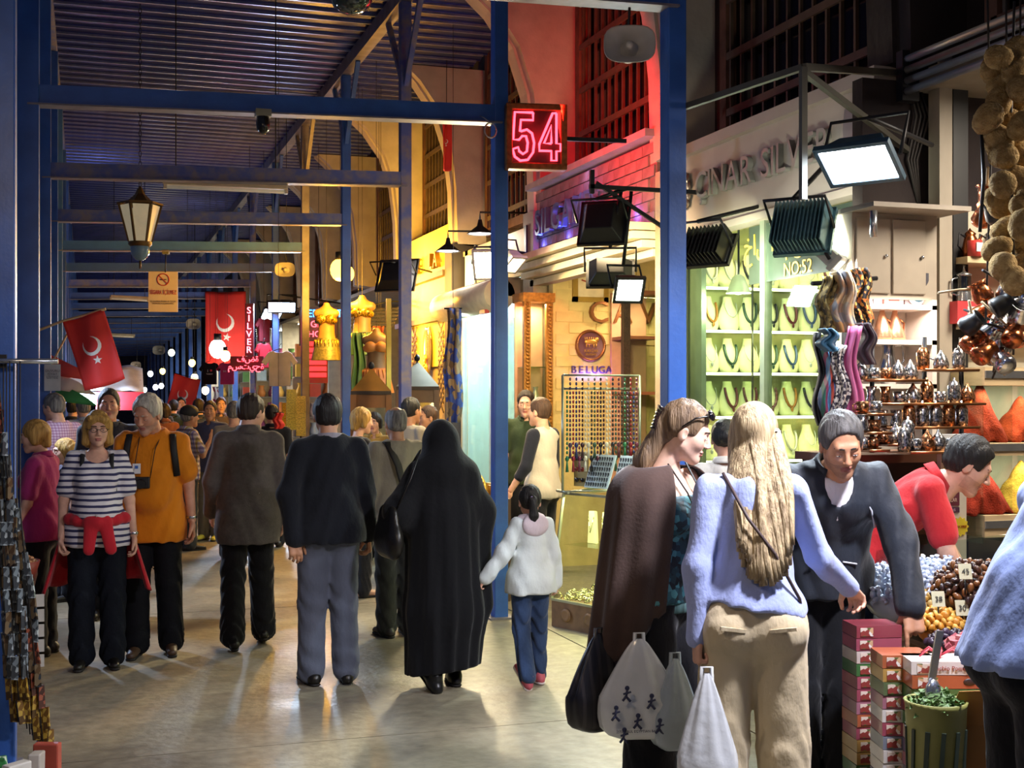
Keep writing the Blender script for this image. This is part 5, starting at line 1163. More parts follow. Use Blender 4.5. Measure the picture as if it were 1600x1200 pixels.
orn.build('leaf_ornament', M('ornament_dark', '5a5048', .4, .5), t); MB().prism([(-.12, -.12), (.12, -.12), (.14, 0), (.12, .12), (-.12, .12)], .02, (-.085, 6.52, 3.30), Euler((0, 0, PI / 2)).to_matrix()).build('emblem', M('emblem_grey', '77777c', .4), t)
t = thing('shop_window', 'tall green tinted glass front of the silver jewellery shop', 'window', (FX, 0, 0))
MB().bbox((-.006, 6.34, .12), (.006, 7.72, 2.88)).build('pane', green_glass, t); MB().bbox((-.006, 7.76, .12), (.006, 9.08, 2.88)).build('pane', green_glass, t)
for y in (6.33, 7.74, 9.1): MB().bbox((-.03, y - .03, 0), (.03, y + .03, 2.92)).build('mullion', M('alu_green', '8f9a88', .35, .6), t)
MB().bbox((-.03, 6.3, 0), (.03, 9.13, .12)).build('sill', M('alu_green', '8f9a88', .35, .6), t)
tp = MB().bbox((-.014, 6.40, 2.48), (-.008, 7.95, 2.88)).build('tinted_panel', M('tinted_panel', '39443a', .2, var=.1), t)
gold_l = M('gold_letters', 'c9a63a', .4, .3, emit=.15)
text('house_number', 'NO:52', .125, gold_l, t, (-.018, 7.30, 2.535), FACE_X, .002); text('gold_script', 'خان المجوهرات', .20, gold_l, t, (-.018, 7.38, 2.74), FACE_X, .002)
# interior: shelves of necklace busts on the far side wall
cab = thing('jewellery_cabinet', 'lit glass shelf unit of necklace busts inside the silver shop', 'cabinet', (0, 9.2, 0))
rows = [(2.55, 452), (2.215, 520), (1.885, 583), (1.545, 652), (1.20, 720), (.86, 790)]
led = E('led_strip', 'fdfbd0', 7); x0, x1 = 4.56, 5.95
MB().bbox((x0 - .03, -.02, .4), (x1, -.005, 2.92)).build('back_panel', M('display_back', 'a8a46c', .7, var=.06), cab)
for k, (z, _) in enumerate(rows):
    MB().bbox((x0, -.26, z - .012), (x1, -.02, z)).build('shelf', glass('shelf_glass', 'dff0d4', .12, .9), cab); MB().bbox((x0, -.272, z - .016), (x1, -.262, z + .004)).build('led_strip', led, cab)
MB().bbox((x0 - .06, -.3, .2), (x0 - .02, -.0, 2.95)).build('side_post', M('alu_green', '8f9a88', .35, .6), cab); MB().bbox((4.94, -.30, .3), (4.95, -.285, 2.9)).build('door_edge', M('door_steel', '4a4c48', .3, .6), cab)
for k in (0, 2, 4): area('shelf_light', cab, (5.2, -.33, rows[k][0] + .28), aim((0, .6, -.5)), 1.2, 4, 'fdf5bc', PI, .1)
def bust_mesh():
    def w_(z): return .030 + .052 / (1 + math.exp(-(.165 - z) * 45)) * (1 - .45 * max(0, (.07 - z) / .07) ** 2) if z < .25 else .03
    def fn(u, v): a = (u - .5) * PI * .95; z = v * .245; q = w_(z); return (q * math.sin(a), -(.022 + .35 * q) * math.cos(a) + .03 * (v) - .01, z)
    m = MB().sheet(fn, 12, 12, .006); m.box((0, .0, .004), (.09, .07, .008)); return m.mesh('bust')
bust_me = bust_mesh(); bust_m = M('bust_cream', 'd9d2aa', .7, var=.03)
def neck_path(n=15, drop=.12, wd=.045, y=0):
    return [(wd * math.sin(PI * (t - .5)) * (1 + .25 * math.cos(PI * (t - .5))) if True else 0, -.052 - .016 * math.cos(PI * (t - .5)) + .025 * (1 - math.cos(PI * (t - .5))) , .20 - drop * math.cos(PI * (t - .5)) ** 1.2) for t in [i / (n - 1) for i in range(n)]]
styles = [('dark red beads', '5a1a22', 'beads'), ('dark green beads', '1e3a2a', 'beads'), ('a silver chain', 'b8b8b8', 'chain'), ('black beads', '14141a', 'beads'), ('a silver pendant', 'a0a0a0', 'pend'), ('blue beads', '28406a', 'beads'), ('amber beads', 'a0641e', 'beads'), ('grey pearls', 'b0aca4', 'beads')]
nk = {}
for ds, c, kd in styles:
    m = MB(); pts = neck_path(drop=.10 if kd == 'chain' else .135 if kd == 'beads' else .12)
    if kd == 'beads':
        m.tube(pts, .0095, 6)
    else: m.tube(pts, .0028, 5)
    if kd != 'chain': p = pts[7]; m.ell((p[0], p[1] - .004, p[2] - .018), (.011, .006, .017), 8)
    me = m.mesh('necklace'); me.materials.append(M('neck_' + c, c, .3, .3)); nk[ds] = me
rr = random.Random(11)
for k, (z, _) in enumerate(rows):
    for j in range(7):
        ds = styles[rr.randrange(len(styles))][0]; x = x0 + .085 + j * .178
        t = thing('necklace_bust', 'bust with %s, %s from left on %s shelf in jewellery window' % (ds, ORD[j], ORD[k]), 'display bust', (x, 9.2 - .12, z), rr.uniform(-.15, .15), 'necklace busts in the silver shop')
        obj('bust', bust_me, bust_m, t); obj('necklace', nk[ds], None, t); t.scale = (1.13, 1.13, 1.13)
t = thing('spot_lamp', 'small conical spot lamp shining inside the jewellery window', 'lamp', atY(1154, 452, 8.6))
MB().lathe([(.02, .11), (.045, .09), (.09, -.02), (.095, -.03)], n=16).build('shade', M('spot_white', 'd4d8c8', .4), t); MB().ell((0, 0, .0), (.05, .05, .04), 10).build('bulb', E('spot_lit', 'f4ffea', 30), t); MB().cyl((0, 0, .1), (0, 0, SZ - .06 - t.location.z), .008).build('stem', dark_metal, t); point('spot_light', t, (0, 0, -.08), 22, 'f2ffd8', .06)
t = thing('ceiling_panel', 'lit ceiling panel inside the silver shop', 'lamp', (5.5, 7.6, 3.42)); MB().box((0, 0, 0), (.6, 1.2, .03)).build('panel', E('panel_lit', 'fbfae0', 5), t); area('panel_light', t, (0, 0, -.03), (0, 0, 0), .6, 32, 'fbf6d2', PI, 1.2)
# ------------------------------------------------------------------ caviar shop: brick sign, cornice, wall goods, racks
pb = M('purple_brick', '6e5a5c', .8, var=.25, scale=5, bump=.4, bscale=16)
t = thing('shop_sign', 'brick patterned sign with blue lit letters over the caviar shop', 'sign', (FX, 0, 0))
SB = MB().bbox((-.02, 9.45, 3.1), (.06, 12.35, 3.78)).build('board', pb, t); MB().bbox((-.14, 9.42, 3.80), (.05, 12.38, 3.86)).build('capping', M('cap_grey', '8d8a92', .5), t)
bk = MB().bbox((-.012, -.115, -.042), (.012, .115, .042)).mesh('brick')
for r in range(7):
    for c in range(12): obj('brick', bk, pb, SB, (-.028, 9.58 + c * .24 + (.12 if r % 2 else 0), 3.16 + r * .094)) if 9.45 < 9.58 + c * .24 + (.12 if r % 2 else 0) < 12.28 else None
letters(t, 'SILGAMEŞ', .36, M('letter_blue_steel', '6a7aa8', .3, .7), -.11, 12.1, 3.42, .05, ext=.025)
for y in (9.8, 10.6, 11.4, 12.1): point('letter_light', t, (-.07, y, 3.22), 2.2, '5a6aff', .03)
area('sign_strip_light', t, (-.12, 10.9, 3.79), aim((.25, 0, -1)), .05, 10, 'a8b8ff', PI, 2.6)
t = thing('shop_cornice', 'stepped cream cornice over the caviar shop', 'cornice', (FX, 0, 0)); cm_ = M('cornice_cream', 'bcae88', .6, var=.1)
for k, (dx, z) in enumerate(((.34, 3.04), (.26, 2.97), (.18, 2.90), (.08, 2.83))): MB().bbox((-dx, 9.4, z), (.05, 12.4, z + .06)).build('step', cm_, t)
t = thing('caviar_picture', 'gilt framed picture of a nose and mouth on the yellow brick wall', 'picture', (4.92, 11.99, 2.90)); gf = M('gilt_frame2', 'b3913f', .4, .4)
t.location = atY(922, 438, 11.99)
MB().box((0, -.01, 0), (.30, .015, .36)).build('canvas', M('canvas_cream', 'e2d2a8', .7), t)
for lo, hi in (((-.19, -.03, -.22), (-.14, .01, .22)), ((.14, -.03, -.22), (.19, .01, .22)), ((-.19, -.03, .17), (.19, .01, .22)), ((-.19, -.03, -.22), (.19, .01, -.17))): MB().bbox(lo, hi).build('frame_rail', gf, t)
MB().ell((.0, -.02, .10), (.05, .006, .035), 12).build('painted_eye', M('paint_dark', '3a2418', .6), t); MB().tube([(-.1, -.02, .0), (0, -.02, -.03), (.1, -.02, .01)], .008, 6).build('painted_line', M('paint_red', 'a8452c', .6), t)
t = thing('caviar_lettering', 'large raised bronze letters on the yellow brick wall', 'sign', atY(962, 490, 11.97)); bz = M('bronze', '8a5a34', .35, .7)
for ch, px in (('C', 935), ('A', 972), ('V', 1012)): p_ = atY(px, 490, 11.97) - t.location; obj('letter', text_mesh(ch, .31, .03), bz, t, (p_.x, 0, 0), FACE_Y)
t = thing('caviar_emblem', 'round bronze and purple emblem with a gold beast on the brick wall', 'emblem', atY(922, 540, 11.98)); Rf = Euler((PI / 2, 0, 0)).to_matrix()
MB().lathe([(0, .02), (.135, .02), (.15, .03), (.158, .02), (.158, 0)], n=32, R=Rf).build('disc', M('emblem_purple', '5e3a46', .5), t); MB().lathe([(.132, .02), (.142, .04), (.158, .035), (.162, .0)], n=32, R=Rf).build('rim', bz, t)
gld = M('emblem_gold', 'c99a4a', .35, .7)
b = MB(); b.ell((0, -.03, .035), (.075, .012, .03), 12).ell((.06, -.03, .06), (.025, .012, .025), 10)
for k in range(7): b.tube([(-.06 + k * .02, -.03, .04), (-.07 + k * .024, -.032, .085)], .005, 5)
for x in (-.05, -.02, .03, .055): b.tube([(x, -.03, .02), (x, -.03, -.02)], .007, 5)
b.build('beast', gld, t); text('emblem_text', 'KAVİAR', .042, gld, t, (0, -.032, -.055), FACE_Y, .003); text('emblem_text', 'RUSSIAN', .03, gld, t, (0, -.032, -.09), FACE_Y, .003)
t = thing('beluga_lettering', 'dark purple BELUGA lettering low on the brick wall', 'sign', atY(924, 578, 11.98)); pl = M('letter_purple', '4a3a6a', .4)
for k, ch in enumerate('BELUGA'): obj('letter', text_mesh(ch, .105, .012), pl, t, (-.19 + k * .076, 0, 0), FACE_Y)
area('beluga_light', t, (0, -.05, -.09), aim((0, .5, 1)), .3, 1.6, '9a70ff', PI, .03)
# dark carved display frames with glass at the right of the brick wall
dk = M('carved_dark', '3a2e22', .5, var=.3, scale=40, bump=.4, bscale=60)
t = thing('carved_cabinet', 'tall dark carved display cabinet with glass beside the brick wall', 'cabinet', (5.18, 11.6, 0))
for x in (-.14, .24): MB().bbox((x - .035, -.03, .2), (x + .035, .04, 2.75)).build('post', dk, t)
for z in (.2, 1.2, 1.75, 2.3, 2.75): MB().bbox((-.14, -.02, z - .03), (.24, .35, z)).build('shelf', M('shelf_brown', '8a5a3c', .5), t)
MB().bbox((-.14, -.012, .2), (.24, -.006, 2.75)).build('pane', clear, t); MB().bbox((-.14, .36, .2), (.24, .4, 2.75)).build('back_panel', M('peach_back', 'c99a78', .7), t)
area('cabinet_light', t, (.05, .02, 2.68), (0, 0, 0), .3, 10, 'ffd9b0', PI, .1)
# gilt rope-edged cabinets by the second post
def rope_cabinet(label, px0, px1, py0, py1, Y, z0=.0):
    a, b = atY(px0, py0, Y), atY(px1, py1, Y); t = thing('gilt_cabinet', label, 'cabinet', (a.x, Y, 0)); w_ = b.x - a.x; z1 = a.z
    gm = M('gilt_rope', 'b07a30', .4, .4, var=.3, scale=30)
    for x in (0, w_): 
        MB().bbox((x - .035, -.02, z0), (x + .035, .03, z1)).build('post', gm, t)
        rp = MB(); n = int((z1 - .3) / .035)
        for k in range(n): rp.ell((x, -.03, .3 + k * .035), (.024, .012, .014), 6, Euler((0, .6, 0)).to_matrix())
        rp.build('rope_moulding', gm, t)
    MB().bbox((-.05, -.04, z1 - .06), (w_ + .05, .3, z1 + .03)).build('top', gm, t); MB().bbox((-.03, .28, z0), (w_ + .03, .3, z1)).build('back_panel', M('peach_back', 'c99a78', .7), t); MB().bbox((0, -.01, .5), (w_, -.005, z1 - .06)).build('pane', clear, t)
    for z in (.5, 1.1, 1.6, 2.0): MB().bbox((0, 0, z - .01), (w_, .28, z)).build('shelf', glass('shelf_glass', 'dff0d4', .12, .9), t)
    MB().bbox((-.03, 0, 0), (w_ + .03, .3, .5)).build('plinth', gm, t); area('cabinet_light', t, (w_ / 2, .1, z1 - .08), (0, 0, 0), w_ * .8, 12, 'ffdcae', PI, .15)
    return t
rope_cabinet('tall gilt rope edged cabinet standing beside the second post', 823, 858, 462, 600, 12.0); 
for k, (z, c) in enumerate(((1.1, 'c9a24a'), (1.6, 'd9d2b0'), (.5, 'a8703c'))):
    vs = thing('gilt_vase', 'small %s in the gilt rope edged cabinet' % ['brass vase', 'pale glass vase', 'copper vase'][k], 'vase', (4.28, 12.12, z)); MB().lathe([(.0, 0), (.035, 0), (.05, .06), (.03, .13), (.02, .17), (.03, .2)], n=14).build('vase_body', M('vase' + c, c, .3, .5), vs)
# hanging bead rack
rk = thing('bead_rack', 'wire rack hung with coloured bead strings on the glass counter', 'rack', atD(940, 760, 9.55)); rk.location.z = 1.0
wire = M('wire_chrome', 'a9b0a4', .3, .8); RW, RH = .62, .86
for x in (-RW / 2, RW / 2): MB().tube([(x, 0, 0), (x, 0, RH)], .010, 8).build('upright', wire, rk)
for z in (RH, RH - .10, .0): MB().tube([(-RW / 2, 0, z), (RW / 2, 0, z)], .008, 8).build('rail', wire, rk)
for x in (-RW / 2, RW / 2): MB().tube([(x, -.12, 0), (x, .12, 0)], .010, 8).build('foot', wire, rk)
bcol = ['1e6a48', '3a1e2a', '5a2a3a', '28306a', '22222a', '4a3a5a', 'd8d2c0', '1c1c20', '6a2a44', '3a5a4a', '8a2030', 'c9c4b8']
cn = {'1e6a48': 'emerald', '3a1e2a': 'dark plum', '5a2a3a': 'wine red', '28306a': 'blue', '22222a': 'black', '4a3a5a': 'violet', 'd8d2c0': 'ivory', '1c1c20': 'jet', '6a2a44': 'magenta', '3a5a4a': 'sea green', '8a2030': 'red', 'c9c4b8': 'pearl'}
sm = {}
for c in bcol:
    m = MB(); n = 14
    for k in range(n): m.ell((0, 0, -.03 - k * .034), (.0085, .0085, .014), 6)
    m.ell((0, 0, -.03 - n * .034 - .012), (.016, .012, .022), 8); m.tube([(0, 0, -.03 - n * .034 - .03), (0, 0, -.03 - n * .034 - .11)], [.006, .014], 6)
    me = m.mesh('bead_string'); me.materials.append(M('bead' + c, c, .2, .1, coat=.4)); sm[c] = me
for k in range(24):
    c = bcol[(k * 5 + k // 12) % 12]; o = obj('bead_string', sm[c], None, None, (rk.location.x - RW / 2 + .03 + k * (RW - .06) / 23, rk.location.y - .012, rk.location.z + RH - (.0 if k % 2 else .10)))
    tag(o, '%s bead string, %s hook of the %s rail of the wire rack' % (cn[c], ORD[k // 2], 'upper' if k % 2 else 'lower'), 'beads', 'bead strings on the wire rack'); o.rotation_euler.z = -.3
# glass show case at the lane edge
A_, B_, C_ = atF(862, 978), atF(985, 1004), atF(1060, 985)
def showcase():
    u = (B_ - A_); u.z = 0; L = u.length; u.normalize(); v = Vector((-u.y, u.x, 0))
    if v.x < 0: v = -v
    t = thing('glass_showcase', 'glass counter show case full of silver jewellery with a carved wooden base', 'display case', A_); W_, H0, H1 = .62, .20, 1.02
    q = lambda a, b, z: u * a + v * b + Vector((0, 0, z)); wd = M('carved_wood', '8a6a4c', .5, var=.2, scale=12); alu = M('case_alu', 'b8bca0', .3, .7)
    bs = MB(); bs.add([q(0, 0, 0), q(L, 0, 0), q(L, W_, 0), q(0, W_, 0), q(0, 0, H0), q(L, 0, H0), q(L, W_, H0), q(0, W_, H0)], [(3, 2, 1, 0), (4, 5, 6, 7), (0, 1, 5, 4), (1, 2, 6, 5), (2, 3, 7, 6), (3, 0, 4, 7)]); bs.build('base', wd, t)
    for k in range(3):
        p = q(L * (.2 + .3 * k), -.006, H0 * .5); MB().lathe([(0, .012), (.03, .01), (.045, .016), (.05, 0)], p, 14, Matrix((u, Vector((0, 0, 1)), -v)).transposed() if False else Euler((PI / 2, 0, math.atan2(u.y, u.x))).to_matrix()).build('rosette', wd, t)
    sl = .12      # front leans back
    c = {}
    for i, a in enumerate((0, L)): c[i] = [q(a, 0, H0), q(a, sl, H1 - .04), q(a, W_, H1), q(a, W_, H0)]
    for i in (0, 1):
        for j in range(3): MB().bar(c[i][j], c[i][j + 1], .018).build('edge', alu, t)
    for j in range(3): MB().bar(c[0][j], c[1][j], .018).build('edge', alu, t)
    for j, nm in ((0, 'front_pane'), (1, 'top_pane')):
        MB().add([c[0][j], c[1][j], c[1][j + 1], c[0][j + 1]], [(0, 1, 2, 3)]).build(nm, clear, t)
    for i in (0, 1): MB().add(c[i], [(0, 1, 2, 3)]).build('end_pane', clear, t)
    MB().add([q(.02, .10, .60), q(L - .02, .10, .60), q(L - .02, W_ - .02, .60), q(.02, W_ - .02, .60)], [(0, 1, 2, 3)]).build('glass_shelf', glass('shelf_glass', 'dff0d4', .12, .9), t)
    MB().add([q(.02, W_ - .01, H0), q(L - .02, W_ - .01, H0), q(L - .02, W_ - .01, H1 - .05), q(.02, W_ - .01, H1 - .05)], [(0, 1, 2, 3)]).build('back_panel', M('case_back', 'c9c79a', .7), t)
    area('case_light', t, q(L / 2, .14, H1 - .07), (0, 0, math.atan2(u.y, u.x)), L * .9, 9, 'fbf8b0', PI, .04); area('case_light', t, q(L / 2, .14, .58), (0, 0, math.atan2(u.y, u.x)), L * .9, 5, 'fbf8b0', PI, .04)
    # jewellery heap on the base and bracelets on the shelf
    rr = random.Random(2); hp = MB()
    for k in range(420):
        p = q(rr.uniform(.04, L - .04), rr.uniform(.03, W_ - .06), H0 + .008 + .05 * rr.random()); r = rr.uniform(.012, .024)
        R = Euler((rr.uniform(-1, 1), rr.uniform(-1, 1), rr.uniform(0, 6))).to_matrix(); hp.tube([R @ Vector((r * math.cos(a), r * math.sin(a), 0)) + p for a in np.linspace(0, 2 * PI, 8)], .004, 4)
    tag(hp.build('silver_trinkets', M('silver_bright', 'd9d8a8', .2, .9), None, A_), 'heap of small silver rings and chains on the floor of the show case', 'jewellery', kind='stuff')
    for k in range(5):
        p = A_ + q(L * (.14 + .18 * k), W_ * .5, .602); s_ = thing('bracelet_stand', 'cream bracelet stand, %s from the left in the glass show case' % ORD[k], 'display stand', p, math.atan2(u.y, u.x), 'bracelet stands in the show case')
        MB().prism([(-.045, 0), (.045, 0), (.03, .24), (-.03, .24)], .03).build('card', bust_m, s_); MB().tube([(-.03, -.02, .2), (0, -.03, .08), (.03, -.02, .2)], .004, 5).build('chain', M('silver_bright', 'd9d8a8', .2, .9), s_)
    # ring trays on the top
    for k, (a, nm, cc) in enumerate(((.30, 'white card of silver earrings, left one on the show case', 'c9dce6'), (.66, 'white card of silver earrings, right one on the show case', 'd2e0e6'))):
        tr = thing('earring_card', nm, 'jewellery card', A_ + q(L * a, W_ * .35, H1 + .005), math.atan2(u.y, u.x)); Rt = Euler((-.35, 0, 0)).to_matrix()
        MB().box(Rt @ Vector((0, 0, .13)), (.25, .012, .26), Rt).build('card', M('card_' + cc, cc, .6), tr)
        e_ = MB().box((0, 0, 0), (.012, .006, .02)).ell((0, -.004, -.014), (.006, .004, .006), 5).mesh('earring'); e_.materials.append(M('silver_dark', '5a5e66', .3, .8))
        for i in range(9):
            for j in range(6): obj('earring', e_, None, tr, Rt @ Vector((-.105 + i * .026, -.012, .03 + j * .04)))
    gt = thing('sunglasses_tray', 'small rack of three pairs of sunglasses beside the earring cards', 'rack', A_ + q(L * .04, W_ * .4, H1 + .005), math.atan2(u.y, u.x)); MB().box((0, .02, .13), (.16, .01, .26)).build('panel', M('tray_gold', 'b09a5a', .5), gt)
    for k in range(3):
        g = MB()
        for sx in (-1, 1): g.ell((sx * .032, -.0, .05 + k * .08), (.026, .008, .018), 8)
        g.tube([(-.06, 0, .06 + k * .08), (.06, 0, .06 + k * .08)], .004, 5); g.build('sunglasses', M('shade%d' % k, ['1c1512', '7a2a1c', '2a2a30'][k], .2), gt)
    return t
showcase()
# ================================================================== spice shop on the right
wood_pale = M('pale_wood', 'b8a07a', .6, var=.15, scale=6, stretch=(1, 1, 6)); steel = M('stainless', 'b9bcc0', .25, .9); copper = M('copper', 'b8683e', .25, .95, var=.1); silver = M('polished_silver', 'c9c9cc', .18, .95); brown_shelf = M('brown_shelf', '6a4630', .5, var=.15)
YS = 6.2
t = thing('shop_post', 'pale timber post with a black edge strip between the silver and spice shops', 'post', atY(1471, 700, 6.12)); t.location.z = 0
MB().bbox((-.05, -.05, 0), (.035, .05, 3.62)).build('timber', M('post_timber', '9a9080', .6, var=.2, scale=5, stretch=(1, 1, .3)), t); MB().bbox((.05, -.04, 0), (.15, .05, 3.62)).build('black_strip', black_paint, t)
t = thing('shutter_housing', 'row of grey pipes and shutter guides above the spice shop', 'pipes', (4.36, 6.1, 3.62))
for k in range(4): MB().tube([(0, .03, -.03 - k * .06), (0, -3.4, -.03 - k * .06)], .022, 8).build('pipe', M('pipe_grey', '77787c', .5, .3), t)
MB().bbox((-.03, .0, -.26), (.08, .06, .02)).build('bracket', dark_metal, t)
t = thing('ceiling_panel', 'lit ceiling panel inside the spice shop', 'lamp', (5.0, 4.5, 3.41)); MB().box((0, 0, 0), (.6, 1.4, .03)).build('panel', E('panel_warm', 'fff2de', 6), t); area('panel_light', t, (0, 0, -.03), (0, 0, 0), .6, 105, 'fff0dc', PI, 1.4)
struct('trim_30', MB().bbox((4.62, 6.1, 3.45), (7.2, 6.26, 4.2)), M('grey_lintel', '8d8a84', .7))
# cupboard block with its shelf
cb = thing('wall_cupboard', 'beige wall cupboard block under a plank shelf beside the timber post', 'cupboard', (0, YS, 0)); beige_w = M('beige_panel', 'a59a8a', .6, var=.06)
a, b = atY(1328, 332, 6.0), atY(1460, 470, 6.0)
MB().bbox((a.x, -.22, b.z), (b.x, .0, a.z)).build('carcass', beige_w, cb)
for x0_, x1_ in ((a.x + .02, a.x + .23), (a.x + .25, b.x - .08)): 
    d_ = MB().bbox((x0_, -.235, b.z + .03), (x1_, -.22, a.z - .03)).build('door', beige_w, cb, bevel=.004); MB().ell((x1_ - .03, -.245, (a.z + b.z) / 2), .01, 8).build('knob', steel, d_)
MB().bbox((a.x - .02, -.45, a.z), (b.x + .05, .0, a.z + .025)).build('plank_shelf', M('plank', '8d8478', .6), cb); MB().tube([(a.x, -.42, a.z - .02), (a.x, -.42, a.z - .16)], .02, 6).build('bracket', steel, cb)
# white shelves with boxes and copper jugs
sh = thing('shelf_unit', 'white shelf unit of gift boxes and copperware beside the timber post', 'shelves', (0, YS, 0)); wm = M('white_shelf', 'd8ccc0', .6)
zs = [atY(1400, 476, 5.95).z, atY(1400, 531, 5.95).z, atY(1400, 600, 5.95).z, .95]; xa, xb = atY(1352, 500, 5.95).x, atY(1462, 500, 5.95).x
MB().bbox((xa, -.02, .3), (xb, 0, b.z)).build('back_panel', wm, sh); MB().bbox((xb - .03, -.26, .3), (xb, 0, b.z)).build('side_panel', wm, sh)
for z in zs: MB().bbox((xa - .05, -.26, z - .025), (xb, 0, z)).build('shelf', wm, sh)
area('shelf_light', sh, (4.2, -.34, b.z - .02), aim((-.0, .35, -1)), .4, 5, 'fff0e4', PI, .06)
def gift(label, px0, px1, h_, c, z, marks=None, Yd=.2, name='gift_box'):
    x0_, x1_ = atY(px0, 500, 5.95).x, atY(px1, 500, 5.95).x; t = thing(name, label, 'box', ((x0_ + x1_) / 2, YS - Yd, z)); w_ = x1_ - x0_
    MB().bbox((-w_ / 2, 0, 0), (w_ / 2, .09, h_)).build('carton', M('carton_' + c, c, .45), t, bevel=.003)
    for (mx, mz, mw, mh, mc) in marks or []: MB().box((mx * w_, -.002, mz * h_), (mw * w_, .004, mh * h_)).build('print', M('print_' + mc, mc, .5), t)
    return t
gift('tall white gift box with printed signs on the top shelf', 1359, 1372, .19, 'd9d2d4', zs[0], [(0, .75, .4, .12, '4a3a3a'), (0, .5, .4, .12, '4a3a3a'), (0, .25, .4, .12, '4a3a3a')]); gift('second white gift box with printed signs on the top shelf', 1374, 1387, .18, 'd2c8cc', zs[0], [(0, .7, .4, .12, '5a4444'), (0, .4, .4, .12, '5a4444')])
gift('red and white coffee set box on the top shelf', 1390, 1421, .16, 'd8928a', zs[0], [(0, .6, .8, .5, 'ead0cc'), (0, .25, .5, .2, 'a83a30')])
g = thing('glass_set', 'clear packed set of two glasses with a patterned saucer on the top shelf', 'glassware', (atY(1443, 500, 5.95).x, YS - .2, zs[0]))
MB().bbox((-.07, .02, 0), (.07, .09, .19)).build('carton', M('carton_grey', '8a7c80', .4), g); MB().lathe([(0, .004), (.05, .0), (.062, -.01)], (0, .0, .065), 20, Euler((PI / 2, 0, 0)).to_matrix()).build('saucer', M('saucer_white', 'd9d4ce', .25), g)
for x in (-.035, .035): MB().lathe([(.02, 0), (.03, .03), (.03, .07)], (x, .0, .11), 14).build('glass', M('smoke_glass', '5a5a62', .1), g)
MB().lathe([(.03, 0), (.045, .0)], (0, -.007, .065), 16, Euler((PI / 2, 0, 0)).to_matrix()).build('saucer_ring', M('saucer_blue', '4a6a7a', .3), g)
for k, px in enumerate((1397, 1417)):
    j = thing('copper_jug', '%s conical copper jug on the middle white shelf' % ('left' if k == 0 else 'right'), 'jug', (atY(px, 500, 5.95).x, YS - .14, zs[1])); MB().lathe([(.0, 0), (.058, 0), (.06, .02), (.04, .08), (.016, .15), (.012, .18), (.006, .195), (0, .2)], n=18).build('jug_body', M('rose_copper', 'd09a7a', .25, .8), j); MB().tube([(.03, 0, .12), (.06, 0, .10), (.055, 0, .04)], .005, 6).build('handle', copper, j)
j = thing('silver_pitcher', 'tall silver pitcher with a curved handle on the lower white shelf', 'pitcher', (atY(1412, 500, 5.9).x, YS - .16, zs[2])); MB().lathe([(0, 0), (.04, 0), (.045, .02), (.06, .07), (.035, .15), (.03, .2), (.045, .24)], n=20).build('pitcher_body', silver, j); MB().tube([(.035, 0, .21), (.09, 0, .22), (.10, 0, .13), (.05, 0, .07)], .006, 6).build('handle', silver, j)
# tiered stands of cups in front
def cup_mesh(kind):
    m = MB()
    if kind == 'glass': m.lathe([(0, 0), (.024, 0), (.026, .02), (.020, .045), (.027, .085), (.025, .085), (.018, .045), (.02, .012)], n=14)
    elif kind == 'cup': m.lathe([(0, 0), (.018, .0), (.028, .02), (.031, .06), (.029, .06), (.02, .01)], n=14); m.tube([(.03, 0, .05), (.05, 0, .045), (.048, 0, .02), (.028, 0, .02)], .004, 5)
    elif kind == 'pot': m.lathe([(0, 0), (.035, .0), (.04, .03), (.032, .06), (.022, .075), (.012, .085), (.006, .1), (0, .105)], n=14); m.tube([(.036, 0, .05), (.07, 0, .06), (.11, 0, .075)], .005, 5)
    else: m.lathe([(0, 0), (.03, 0), (.033, .03), (.033, .085), (.02, .11), (.006, .115), (.006, .13), (0, .13)], n=14)
    me = m.mesh('cup_body'); return me
cups = {k: cup_mesh(k) for k in ('glass', 'cup', 'pot', 'jar')}
lat_s = M('lattice_silver', 'b0aca8', .22, .9, var=.5, scale=90, contrast=.1); lat_c = M('lattice_copper', 'b07a52', .25, .9, var=.5, scale=90, contrast=.1)
st = thing('tiered_stand', 'tiered copper trays full of tea glasses and coffee cups before the white shelves', 'stand', (0, 5.55, 0)); Yt = 5.55
tiers = [(1428, 1512, 578, 5.45, 3, ['jar', 'pot', 'jar']), (1336, 1432, 594, 5.4, 5, ['pot', 'cup', 'cup', 'pot', 'pot']), (1350, 1522, 631, 5.35, 8, ['glass', 'glass', 'cup', 'pot', 'jar', 'cup', 'jar', 'pot']), (1338, 1378, 647, 5.2, 2, ['cup', 'cup']), (1368, 1512, 668, 5.3, 7, ['glass', 'glass', 'jar', 'jar', 'jar', 'jar', 'jar']), (1338, 1376, 676, 5.15, 2, ['glass', 'cup']), (1370, 1428, 694, 5.2, 3, ['cup', 'pot', 'jar']), (1404, 1510, 706, 5.1, 6, ['jar', 'cup', 'pot', 'pot', 'cup', 'cup']), (1340, 1372, 703, 5.1, 2, ['cup', 'cup'])]
